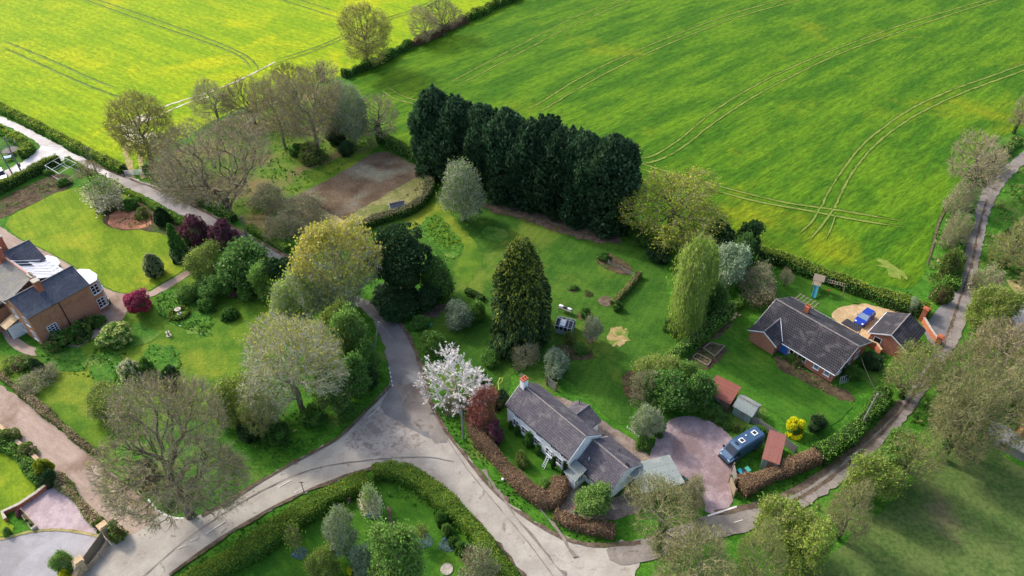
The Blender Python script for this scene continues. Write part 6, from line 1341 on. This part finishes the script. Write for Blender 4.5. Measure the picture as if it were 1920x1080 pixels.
# ---- lower left
T('goldbush','golden_shrub','yellow green golden shrub by the pale gravel terrace','shrub',80,904,868,40); T('evergreen','evergreen_bush','dark green conifer bush at the terrace corner','bush',92,920,888,32); T('roughshrub','mixed_shrub','mixed shrub on the lawn side of the stone drive wall','shrub',42,866,838,44); T('roughshrub','mixed_shrub','greyish shrub along the drive wall at the left edge','shrub',14,838,808,40)
T('purplebush','heather_mound','purple heather mound at the stone trough','shrub',35,972,958,18); T('yewball','box_ball','small box ball in the stone trough','shrub',52,984,974,9); T('yewball','box_ball','small pale box ball at the lower end of the trough','shrub',60,992,982,9)
T('lightbush','green_shrub','small lime green shrub at the court edge by the lawn','shrub',12,1008,992,16); T('lightgreen','green_shrub','glossy green shrub beside the lower sandstone pier','shrub',124,1078,1044,42); T('yellowbush','yellow_shrub','yellow flowering shrub cut by the bottom edge near the pier','shrub',124,1096,1072,22)
T('roughshrub','mixed_shrub','brownish ivy mound behind the upper sandstone gate pier','shrub',216,1020,984,40); T('roughshrub','mixed_shrub','small scrub between the terrace gravel and the gate','shrub',188,994,974,22)
# ---- middle garden
T('palegreen','willow_tree','pale green tree standing before the leylandii screen','tree',868,412,300,86)
T('oakgreen','oak_tree','broad golden green oak at the right end of the leylandii','tree',1252,438,330,232)
T('bigconifer','cypress_tree','huge golden tipped cypress in the middle of the gardens','conifer',975,655,458,168)
T('weeping','weeping_birch','tall weeping birch with long trailing shoots','tree',1276,624,434,74); T('weeping','weeping_birch','shorter weeping birch just behind the tall one','tree',1304,590,446,50)
T('evergreen','evergreen_bush','dark round evergreen nearest the field behind the birches','bush',1402,506,424,60); T('evergreen','evergreen_bush','dark evergreen between the round one and the birches','bush',1350,494,424,70); T('greenmid','garden_tree','green tree in front of the dark evergreens','tree',1385,520,442,50)
T('silver','whitebeam_tree','silvery leaved small tree before the dark evergreens','tree',1364,546,462,76); T('greenmid','garden_tree','low green tree at the foot of the weeping birches','tree',1335,590,530,48)
T('thicket','hazel_bush','big round bare hazel bush at the bungalow back lawn','bush',1424,572,506,84); T('ghost','apple_tree','small grey apple tree on the bungalow back lawn','tree',1470,536,505,30)
T('greenbush','green_shrub','dark shrubs under the golden green oak','shrub',1225,470,430,80); T('evergreen','evergreen_bush','dark bush left of the weeping birch','bush',1240,500,462,56); T('greenbush','green_shrub','shade loving shrub at the end of the leylandii screen','shrub',1190,448,420,44); T('greenbush','green_shrub','green undergrowth at the base of the tall weeping birch','shrub',1262,628,596,40)
T('greenbush','green_shrub','green shrub spilling over the compost soil by the hedge','shrub',1315,604,566,44)
T('silver','olive_shrub','silver green shrub tree on the shaded lawn left of the cypress','shrub',858,618,570,54); T('lightbush','green_shrub','light green shrub touching the left side of the cypress','shrub',893,606,566,40); T('lightbush','green_shrub','fresh green shrub on the lawn by the lane bend','shrub',812,672,628,56); T('greenbush','green_shrub','dark low shrub by the turquoise lid at the lane','shrub',788,622,596,44)
T('magnolia','magnolia_tree','bare branched magnolia covered in white blossom','tree',856,752,664,132)
T('greenbush','green_shrub','bush right of the white magnolia below the cypress','shrub',920,694,662,48); T('evergreen','evergreen_bush','dark bush at the foot of the huge cypress','bush',940,680,640,60); T('thicket','bare_shrub','bare grey shrub right below the cypress','shrub',985,690,650,54); T('silver','olive_shrub','silvery shrub near the cottage chimney','shrub',1040,706,664,56)
T('greenbush','green_shrub','green perennials clump in the bed below the greenhouse','shrub',1090,668,648,36); T('roughshrub','mixed_shrub','russet shrub beside the greenhouse','shrub',1068,648,624,26); T('palegreen','garden_tree','thin pale tree in the long bed right of the greenhouse','tree',1108,640,592,34); T('greenbush','green_shrub','leafy clump in the small bed right of the greenhouse','shrub',1098,600,578,24); T('greenbush','green_shrub','bean leaves in the fenced vegetable bed','shrub',1132,492,474,28); T('lightbush','green_shrub','leafy greens in the small bed on the lawn','shrub',1075,546,534,20); T('roughshrub','mixed_shrub','grey herbs in the smallest lawn bed','shrub',1103,555,546,16); T('greenbush','green_shrub','shrub at the lower end of the short lawn hedge','shrub',1158,586,566,24)
T('redtwig','acer_shrub','bare coral red twigged maple above the beech hedge','shrub',905,796,742,66); T('purplebush','purple_shrub','dark purple round bush in the cottage front garden','shrub',928,838,796,40); T('evergreen','evergreen_bush','dark bush at the left gable of the white cottage','bush',938,776,738,36); T('thicket','bare_shrub','bare hedge end scrub between magnolia and pole','shrub',852,776,748,44); T('lightbush','green_shrub','green scrub below the white magnolia','shrub',885,766,744,34)
T('greenbush','wall_shrub','left climbing shrub on the cottage front wall','shrub',958,806,790,15); T('greenbush','wall_shrub','second climbing shrub on the cottage front wall','shrub',970,820,800,18); T('greenbush','wall_shrub','large climbing shrub in the middle of the cottage front','shrub',992,842,812,24); T('greenbush','wall_shrub','right climbing shrub below the cottage upper windows','shrub',1008,856,834,15); T('evergreen','wall_shrub','dark climber beside the cottage porch','shrub',1058,902,868,14); T('evergreen','wall_shrub','narrow dark climber right of the ladder','shrub',1037,882,858,12); T('roughshrub','mixed_shrub','grey green shrub on the cottage front lawn','shrub',978,880,850,32); T('lightbush','green_shrub','low bright green plants inside the beech hedge end','shrub',1024,922,900,30)
T('lightgreen','garden_tree','bright light green tree beside the cottage wing','tree',1112,968,922,74)
T('greenmid','garden_tree','big dark green round tree above the gravel yard','tree',1252,774,704,86); T('spring','garden_tree','yellow green tree behind the dark round one','tree',1232,740,680,90); T('thicket','bare_shrub','tangle of bare branches over the bed beside the yard trees','shrub',1212,762,700,60); T('greenmid','garden_tree','green tree right of the big dark round tree','tree',1305,770,704,62); T('greenbush','green_shrub','shrub between the yard and the red roofed shed','shrub',1334,790,758,50); T('lightgreen','garden_tree','light green tree behind the red roofed shed','tree',1282,738,684,46)
T('palegreen','garden_tree','grey green shrub tree at the left corner of the yard','tree',1208,820,762,54); T('greenbush','green_shrub','dark green shrub at the yard left edge','shrub',1232,822,784,36); T('lightbush','green_shrub','green flower border clump by the two timbers','shrub',1208,848,822,34); T('yellowbush','yellow_shrub','small golden shrub in the border by the yard','shrub',1215,826,814,14)
T('yewball','box_ball','left clipped green ball at the back of the gravel yard','shrub',1364,810,794,20); T('roughshrub','box_ball','brownish clipped ball at the back of the gravel yard','shrub',1380,812,796,18); T('lightbush','box_ball','lime green ball just behind the camper van','shrub',1404,816,800,24); T('greenbush','green_shrub','shrub between the board fence and the camper van','shrub',1424,826,802,34); T('greenbush','green_shrub','green shrub at the back of the yard under the red shed','shrub',1352,800,778,36)
T('yellowbush','forsythia_bush','brilliant yellow forsythia bush on the bungalow lawn edge','shrub',1493,826,790,44); T('evergreen','evergreen_bush','dark blue green bush right of the yellow forsythia','bush',1532,818,784,40); T('roughshrub','mixed_shrub','low shrubs in the bed along the bungalow front','shrub',1500,690,668,28); T('greenbush','green_shrub','round shrub below the bungalow small window','shrub',1486,682,664,22); T('greenbush','green_shrub','shrub at the near corner of the bungalow','shrub',1600,718,688,40); T('evergreen','evergreen_bush','dark bush between bungalow corner and garage','bush',1640,700,668,44)
T('silver','olive_shrub','pale leaved shrub between garage and tall hedge','shrub',1706,588,560,22)
T('lightbush','green_shrub','light shrub under the hedge end by the yellow forsythia','shrub',1535,800,776,30)
# ---- bottom garden
T('blossom','cherry_tree','white blossoming young cherry in the bottom garden','tree',700,964,918,46); T('palegreen','willow_bush','tall pale green bush below the compost bays','bush',648,1040,958,66); T('sapling','young_tree','young tree on a blue flower ring left of the pale bush','sapling',562,1040,986,30)
T('lightgreen','apple_tree','broad pale leaved apple tree at the bottom edge','tree',750,1112,1002,112); T('sapling','young_tree','young tree standing in the right blue flower ring','sapling',792,1018,985,26); T('sapling','young_tree','tiny tree in the left large blue flower patch','sapling',716,1010,988,18)
T('thicket','bare_shrub','pale bare shrub at the bottom end of the garden hedge','shrub',898,1105,1036,72); T('spring','willow_bush','yellow green bush at the bottom edge left of the apple','bush',612,1098,1040,64); T('silver','willow_bush','grey green bush between yellow green bush and apple','bush',684,1078,1028,52); T('yellowbush','yellow_shrub','small yellow flower clump at the bottom of the garden','shrub',657,1080,1064,16)
T('greenbush','green_shrub','shrub inside the right arm of the garden hedge','shrub',826,990,962,30); T('lightbush','green_shrub','light shrub in the border below the right hedge arm','shrub',838,1010,986,24); T('greenbush','green_shrub','border shrub at the foot of the right hedge arm','shrub',868,1050,1020,36); T('greenbush','green_shrub','lower end shrub inside the right hedge arm','shrub',850,1030,1010,24)
# ---- along the lane on the right
L1='lane side trees on the right'
T('lane_sparse','lane_tree','bare olive tree in front of the carport over the lane','tree',1232,1030,915,171,L1); T('lane_sparse','lane_tree','low bare tree at the bottom edge below the lane mouth','tree',1290,1130,1010,171,L1)
T('thicket','hazel_bush','twiggy bush at the gravel yard mouth beside the oil tank','bush',1296,960,902,60)
T('spring','lane_tree','bright green bush tree nearest the lane mouth','tree',1462,1052,958,112,L1); T('lane_olive2','lane_tree','brown green bush between two bright ones at the bottom','tree',1400,1110,990,99,L1); T('spring','lane_tree','bright green bush tree at the bottom edge of the pasture','tree',1500,1090,985,90,L1)
T('lane_olive','lane_tree','grey twiggy lane tree beyond the first bright bush','tree',1568,1010,915,94,L1); T('spring','lane_tree','yellow green lane tree overhanging the pasture corner','tree',1625,952,862,99,L1); T('lane_olive2','lane_tree','pale lane tree where pasture and lane draw apart','tree',1690,905,808,99,L1)
T('lightgreen','lane_tree','fresh green tree between lane and pasture halfway up','tree',1655,905,842,66,L1); T('lightbush','green_shrub','green lane bank shrub below the pale lane tree','shrub',1700,852,812,60,L1)
T('lane_olive','lane_tree','large grey lane tree above the pasture edge','tree',1762,860,730,135,L1); T('lane_sparse','lane_tree','widest bare tree by the pasture and the grey shed','tree',1800,850,690,171,L1); T('lane_olive2','lane_tree','bare tree left of the lane between garage and pole','tree',1690,745,640,108,L1)
T('lane_sparse','lane_tree','budding tree half hiding the lane below the garage','tree',1775,745,640,117,L1); T('bare1','lane_tree','pale bare tree right of the lane below the bungalow garage','tree',1850,742,612,150,L1)
T('spring','lane_tree','yellow green tree between lane and dark outbuilding','tree',1845,640,545,81,L1); T('lane_olive2','lane_tree','olive lane tree above the brick barn','tree',1900,760,650,108,L1); T('lane_olive','lane_tree','tree in front of the dark outbuilding at the right edge','tree',1935,700,610,99,L1)
T('lane_olive2','lane_tree','dark green centred tree by the straight lane on its right','tree',1880,500,412,99,L1); T('lane_olive','lane_tree','tree at the right edge beside the straight lane','tree',1925,545,440,90,L1); T('thicket','hazel_bush','brown bank thicket right of the dark wet lane patch','bush',1850,560,505,64,L1); T('evergreen','evergreen_bush','dark bush among the trees right of the straight lane','bush',1902,480,432,50)
T('ghost','bare_tree','wide bare forked tree left of the lane at the field corner','tree',1808,372,252,128); T('thicket','hazel_bush','bare scrub at the foot of the wide forked lane tree','bush',1800,405,345,58); T('thicket','hazel_bush','bare scrub between the field edge and the straight lane','bush',1788,470,405,50); T('roughshrub','mixed_shrub','rough bushes beside the lane before the dark wet patch','shrub',1782,530,470,46); T('roughshrub','mixed_shrub','bushy growth at the corner gate of the green crop','shrub',1768,575,535,36); T('thicket','hazel_bush','scrub beside the lane near the top right','bush',1862,330,285,56)
T('bare3','bare_tree','bare tree cut by the right edge at the top of the lane','tree',1930,262,150,80); T('ghost','bare_tree','slender bare tree by the field edge at the top right','tree',1900,250,170,50)
# ---- hedges
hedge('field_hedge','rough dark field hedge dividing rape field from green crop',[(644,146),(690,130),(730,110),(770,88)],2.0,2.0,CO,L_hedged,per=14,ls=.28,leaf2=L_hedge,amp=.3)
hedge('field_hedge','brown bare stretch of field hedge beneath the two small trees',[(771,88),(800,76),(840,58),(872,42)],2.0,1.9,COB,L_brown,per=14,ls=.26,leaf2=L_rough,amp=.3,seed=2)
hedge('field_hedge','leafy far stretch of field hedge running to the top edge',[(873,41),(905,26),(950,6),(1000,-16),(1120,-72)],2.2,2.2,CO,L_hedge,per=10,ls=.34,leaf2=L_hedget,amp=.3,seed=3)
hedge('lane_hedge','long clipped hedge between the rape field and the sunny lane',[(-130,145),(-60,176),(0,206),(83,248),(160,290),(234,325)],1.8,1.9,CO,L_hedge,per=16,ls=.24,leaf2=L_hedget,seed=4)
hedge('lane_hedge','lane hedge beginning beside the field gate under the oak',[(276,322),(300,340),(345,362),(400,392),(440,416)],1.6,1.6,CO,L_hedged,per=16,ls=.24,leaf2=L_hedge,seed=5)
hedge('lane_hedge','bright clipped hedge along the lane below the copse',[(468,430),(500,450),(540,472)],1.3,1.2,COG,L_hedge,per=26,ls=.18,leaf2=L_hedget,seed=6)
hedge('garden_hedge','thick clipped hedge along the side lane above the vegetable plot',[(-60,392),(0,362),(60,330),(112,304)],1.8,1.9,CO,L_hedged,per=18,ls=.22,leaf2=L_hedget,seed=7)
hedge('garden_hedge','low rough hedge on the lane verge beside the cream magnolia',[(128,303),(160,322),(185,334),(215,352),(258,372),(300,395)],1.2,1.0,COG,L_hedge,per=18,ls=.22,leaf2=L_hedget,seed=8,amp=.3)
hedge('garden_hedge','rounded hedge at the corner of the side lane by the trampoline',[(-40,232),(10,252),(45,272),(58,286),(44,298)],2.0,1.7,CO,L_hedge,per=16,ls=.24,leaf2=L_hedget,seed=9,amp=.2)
hedge('garden_hedge','hedge of shrubs between lane and sunlit lawn behind the purple bushes',[(300,398),(350,424),(400,448),(450,478)],1.4,1.3,COG,L_hedged,per=18,ls=.24,leaf2=L_hedge,seed=10,amp=.25)
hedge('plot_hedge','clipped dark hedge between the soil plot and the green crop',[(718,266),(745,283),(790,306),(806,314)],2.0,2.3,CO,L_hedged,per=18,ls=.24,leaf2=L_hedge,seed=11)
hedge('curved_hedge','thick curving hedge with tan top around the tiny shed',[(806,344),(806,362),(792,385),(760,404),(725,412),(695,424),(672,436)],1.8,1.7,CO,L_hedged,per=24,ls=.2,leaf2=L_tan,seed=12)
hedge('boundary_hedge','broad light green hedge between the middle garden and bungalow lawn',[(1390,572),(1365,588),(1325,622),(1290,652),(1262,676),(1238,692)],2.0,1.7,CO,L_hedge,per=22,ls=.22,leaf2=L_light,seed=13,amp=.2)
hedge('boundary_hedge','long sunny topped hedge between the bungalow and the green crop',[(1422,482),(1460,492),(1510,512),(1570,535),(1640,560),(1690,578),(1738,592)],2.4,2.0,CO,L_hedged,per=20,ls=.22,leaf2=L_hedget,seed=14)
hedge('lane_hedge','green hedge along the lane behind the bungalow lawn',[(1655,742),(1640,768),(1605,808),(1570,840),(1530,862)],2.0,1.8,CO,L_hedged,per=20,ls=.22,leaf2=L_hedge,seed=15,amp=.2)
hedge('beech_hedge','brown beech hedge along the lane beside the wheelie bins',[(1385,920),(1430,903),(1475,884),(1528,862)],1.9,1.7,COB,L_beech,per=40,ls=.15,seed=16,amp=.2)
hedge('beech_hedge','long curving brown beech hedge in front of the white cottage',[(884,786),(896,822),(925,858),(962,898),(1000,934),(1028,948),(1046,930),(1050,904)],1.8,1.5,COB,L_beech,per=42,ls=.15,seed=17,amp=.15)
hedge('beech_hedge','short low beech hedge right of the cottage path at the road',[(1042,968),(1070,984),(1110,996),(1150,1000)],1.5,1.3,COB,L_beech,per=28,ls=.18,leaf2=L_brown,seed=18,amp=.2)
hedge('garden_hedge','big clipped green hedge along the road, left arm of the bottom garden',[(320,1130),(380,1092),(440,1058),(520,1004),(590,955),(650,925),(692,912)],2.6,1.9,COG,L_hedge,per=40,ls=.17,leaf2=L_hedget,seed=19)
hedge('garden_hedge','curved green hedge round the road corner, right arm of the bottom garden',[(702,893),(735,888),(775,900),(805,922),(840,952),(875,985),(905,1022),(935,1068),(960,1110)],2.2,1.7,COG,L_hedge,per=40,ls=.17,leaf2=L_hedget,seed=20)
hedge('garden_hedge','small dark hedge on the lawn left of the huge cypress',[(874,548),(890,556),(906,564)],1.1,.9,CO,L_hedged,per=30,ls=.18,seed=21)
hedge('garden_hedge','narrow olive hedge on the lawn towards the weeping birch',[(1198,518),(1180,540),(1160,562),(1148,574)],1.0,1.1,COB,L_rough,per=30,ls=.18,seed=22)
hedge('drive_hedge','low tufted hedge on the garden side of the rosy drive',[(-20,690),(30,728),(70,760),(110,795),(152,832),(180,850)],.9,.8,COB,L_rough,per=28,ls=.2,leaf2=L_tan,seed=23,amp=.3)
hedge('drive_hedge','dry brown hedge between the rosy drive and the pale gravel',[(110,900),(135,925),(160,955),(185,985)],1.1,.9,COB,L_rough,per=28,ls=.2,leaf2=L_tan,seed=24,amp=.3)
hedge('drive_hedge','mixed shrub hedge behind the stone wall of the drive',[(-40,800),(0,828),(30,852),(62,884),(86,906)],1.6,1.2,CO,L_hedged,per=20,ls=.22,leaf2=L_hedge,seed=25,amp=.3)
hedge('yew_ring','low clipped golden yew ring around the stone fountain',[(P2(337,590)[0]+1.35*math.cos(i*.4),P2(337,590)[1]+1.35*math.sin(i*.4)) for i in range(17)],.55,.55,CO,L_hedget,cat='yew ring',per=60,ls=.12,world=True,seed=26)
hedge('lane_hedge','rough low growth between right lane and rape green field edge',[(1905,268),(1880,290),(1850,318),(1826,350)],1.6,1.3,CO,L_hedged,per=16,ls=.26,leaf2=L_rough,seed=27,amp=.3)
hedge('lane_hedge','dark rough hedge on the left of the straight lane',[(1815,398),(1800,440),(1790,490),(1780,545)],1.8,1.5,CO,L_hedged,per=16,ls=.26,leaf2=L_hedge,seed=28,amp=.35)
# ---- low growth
def TU(label,px,leaf,dens,**k): tufts('ground_cover' if 'name' not in k else k.pop('name'),px,leaf,dens,label=label,cat='ground cover',**k)
TU('long grass of the unmown garden patch',[(815,402),(845,430),(870,460),(866,474),(846,488),(820,460),(786,440)],L_grassy,9,ls=.3,hgt=.3)
TU('wild flowers and long grass on the lower lawn',[(168,700),(200,672),(250,682),(238,758),(190,738)],L_grass,9,ls=.28,hgt=.3,leaf2=L_white,f2=.05)
TU('long grass behind the yew ring',[(290,560),(340,532),(370,548),(398,590),(398,636),(340,616),(302,598)],L_grass,8,ls=.28,hgt=.3,leaf2=L_white,f2=.03)
TU('daffodil grass near the cream rhododendron',[(272,650),(330,647),(344,690),(300,698)],L_grass,9,ls=.28,hgt=.3,leaf2=L_creamy,f2=.06)
TU('tufts around the primrose magnolia',[(160,690),(175,655),(235,655),(240,690),(200,715),(120,700),(75,672),(100,655)],L_grass,7,ls=.28,hgt=.25,leaf2=L_white,f2=.04)
TU('rough grass verge between sunny lane hedge and rape',[(0,194),(60,222),(110,250),(236,312),(236,326),(110,262),(0,200)],L_hedget,5,ls=.4,hgt=.4)
TU('leafy copse floor growth',[(300,330),(420,225),(600,165),(690,262),(640,318),(560,360),(500,392),(400,385)],L_hedge,1.6,ls=.4,hgt=.35)
TU('herbage on the bank above the bungalow hedge',[(1440,470),(1540,508),(1640,540),(1715,552),(1740,585),(1690,572),(1560,528),(1450,485)],L_grass,6,ls=.35,hgt=.35)
TU('herbage on the field corner bank by the straight lane',[(1740,505),(1758,430),(1790,380),(1810,395),(1790,470),(1776,550),(1745,570)],L_rough,5,ls=.4,hgt=.45)
TU('undergrowth on the right bank of the lane',[(1385,1010),(1460,985),(1560,930),(1640,865),(1720,770),(1810,640),(1835,560),(1870,600),(1800,760),(1700,880),(1600,970),(1480,1050)],L_rough,4,ls=.42,hgt=.6)
TU('undergrowth right of the straight lane',[(1850,560),(1840,480),(1862,405),(1880,360),(1930,300),(1990,400),(1960,600),(1870,600)],L_rough,3,ls=.42,hgt=.6)
TU('scrub and grass between outbuildings and lane',[(1800,800),(1830,640),(1870,600),(1960,640),(1990,800),(1900,800)],L_rough,3,ls=.42,hgt=.5)
TU('grass verge tufts outside the cottage beech hedge',[(806,752),(834,805),(868,845),(900,888),(973,958),(1023,990),(1110,1020),(1150,1012),(1060,990),(990,945),(915,868),(880,810),(830,750)],L_grass,9,ls=.22,hgt=.14)
TU('grass verge tufts along the great oak verge',[(380,962),(500,888),(640,812),(715,738),(725,700),(700,690),(600,800),(480,862),(370,900)],L_grass,7,ls=.22,hgt=.14)
TU('grass verge tufts outside the lane hedge by the gravel yard',[(1383,945),(1470,926),(1560,868),(1630,812),(1690,748),(1660,745),(1600,822),(1500,884),(1384,928)],L_grass,9,ls=.24,hgt=.2)
TU('grass verge tufts outside the bottom garden hedge',[(335,1066),(400,1022),(500,962),(640,900),(690,892),(600,940),(480,1010),(370,1085)],L_grass,9,ls=.22,hgt=.14)
TU('grass verge tufts right of the bottom garden hedge',[(850,945),(907,995),(940,1030),(985,1085),(960,1085),(920,1025),(880,975)],L_grass,9,ls=.22,hgt=.14)
TU('weeds in the flower beds below the greenhouse',[(1040,650),(1108,650),(1118,674),(1035,678)],L_mid,9,ls=.25,hgt=.4)
TU('low plants in the bed beside the yard trees',[(1168,700),(1205,698),(1235,745),(1185,748)],L_rough,8,ls=.25,hgt=.4)
TU('low flowers of the bungalow front bed',[(1452,670),(1472,670),(1590,737),(1598,750),(1555,745),(1500,710)],L_mid,5,ls=.25,hgt=.3)
TU('crop leaves on the bungalow raised beds',[(1300,674),(1320,655),(1335,647),(1356,652),(1340,668),(1326,686)],L_mid,9,ls=.25,hgt=.5)
TU('plants on the red soil bed of the sunlit lawn',[(202,418),(215,396),(245,392),(284,402),(284,424),(250,430)],L_mid,2.5,ls=.3,hgt=.4)
TU('vegetable rows by the fruit cage',[(0,395),(60,350),(112,330),(130,345),(70,372),(5,405)],L_mid,3,ls=.3,hgt=.3)
TU('shaded weeds along the inside of the bottom hedge',[(700,905),(760,905),(800,940),(850,985),(890,1040),(870,1050),(820,990),(760,935),(710,930)],L_hedged,8,ls=.28,hgt=.4)
TU('undergrowth beneath the dark pine',[(700,590),(760,560),(840,545),(850,560),(800,590),(770,610)],L_hedged,5,ls=.3,hgt=.3)
TU('undergrowth beneath the large grey tree',[(450,720),(560,640),(680,600),(715,680),(700,720),(600,790),(480,850)],L_rough,3.5,ls=.35,hgt=.5)
TU('field edge growth beneath the leylandii row',[(820,300),(1150,415),(1400,470),(1400,485),(1180,440),(810,322)],L_hedged,3,ls=.35,hgt=.4)
TU('weeds along the back of the dry bank',[(800,335),(803,352),(735,396),(660,425),(650,422),(735,385)],L_tan,6,ls=.3,hgt=.3)

for i,(x,y,r) in enumerate([(562,1038,1.),(698,965,.9),(718,1012,1.5),(792,1015,1.2),(840,1022,1.1)]):
    cx,cy=P2(x,y); TU('forget me nots of bed number %s in the bottom garden'%ORD[i],[(cx+r*math.cos(a*.785),cy+.8*r*math.sin(a*.785)) for a in range(8)],L_mid,34,ls=.2,hgt=.25,leaf2=L_bluef,f2=.5,world=True,elong=1.)

T('greenmid','garden_tree','dense green tree between pale green tree and the leaning pole','tree',690,712,640,50)
T('greenbush','green_shrub','verge edge shrub right below the pale green lane tree','shrub',650,790,760,44)
T('greenbush','green_shrub','small shrub on the shaded lawn between magnolia and cypress','shrub',900,722,696,30)
T('lightgreen','garden_tree','bright green young tree between tree belt and flowering maple','tree',500,560,500,58)
T('lightbush','hydrangea_bush','low leafy bush at the foot of the white magnolia','shrub',838,770,748,40)
T('roughshrub','mixed_shrub','scrubby bush at the lower edge of the great oak verge','shrub',420,880,850,46)
T('roughshrub','mixed_shrub','grey scrub below the golden green oak by the field track','shrub',1290,470,440,50)
# ---------------------------------------------------------------- camera, sky, sun
cam=bpy.data.cameras.new('camera'); co=bpy.data.objects.new('camera',cam); COL.objects.link(co)
cam.sensor_width=36.; cam.lens=36.*F_/1920.; co.location=(0,0,H_); co.rotation_euler=(R(50.),0,0); cam.clip_end=6000; cam.clip_start=.5
SC.camera=co
SUN_EL=38.; SUN_AZ=-52.                       # azimuth from +y, clockwise
w=bpy.data.worlds.new('World'); SC.world=w; w.use_nodes=True; nt=w.node_tree
sky=nt.nodes.new('ShaderNodeTexSky'); sky.sky_type='NISHITA'; sky.sun_disc=False; sky.sun_elevation=R(SUN_EL); sky.sun_rotation=R(SUN_AZ); sky.dust_density=3.5; sky.air_density=.9; sky.ozone_density=.6
bg=nt.nodes['Background']; bg.inputs['Strength'].default_value=.15; nt.links.new(sky.outputs[0],bg.inputs['Color'])
l=bpy.data.lights.new('sun','SUN'); l.energy=1.4; l.angle=R(4.); l.color=(1.,.95,.87)
so=bpy.data.objects.new('sun',l); COL.objects.link(so)
d=Vector((math.sin(R(SUN_AZ))*math.cos(R(SUN_EL)),math.cos(R(SUN_AZ))*math.cos(R(SUN_EL)),math.sin(R(SUN_EL))))
so.rotation_euler=d.to_track_quat('Z','Y').to_euler(); so.location=(d*200)
SC.view_settings.view_transform='Standard'; SC.view_settings.look='None'; SC.view_settings.exposure=1.1; SC.view_settings.gamma=1.
SC.render.engine='CYCLES'; SC.cycles.max_bounces=6; SC.cycles.diffuse_bounces=4; SC.cycles.transparent_max_bounces=8; SC.cycles.use_denoising=True
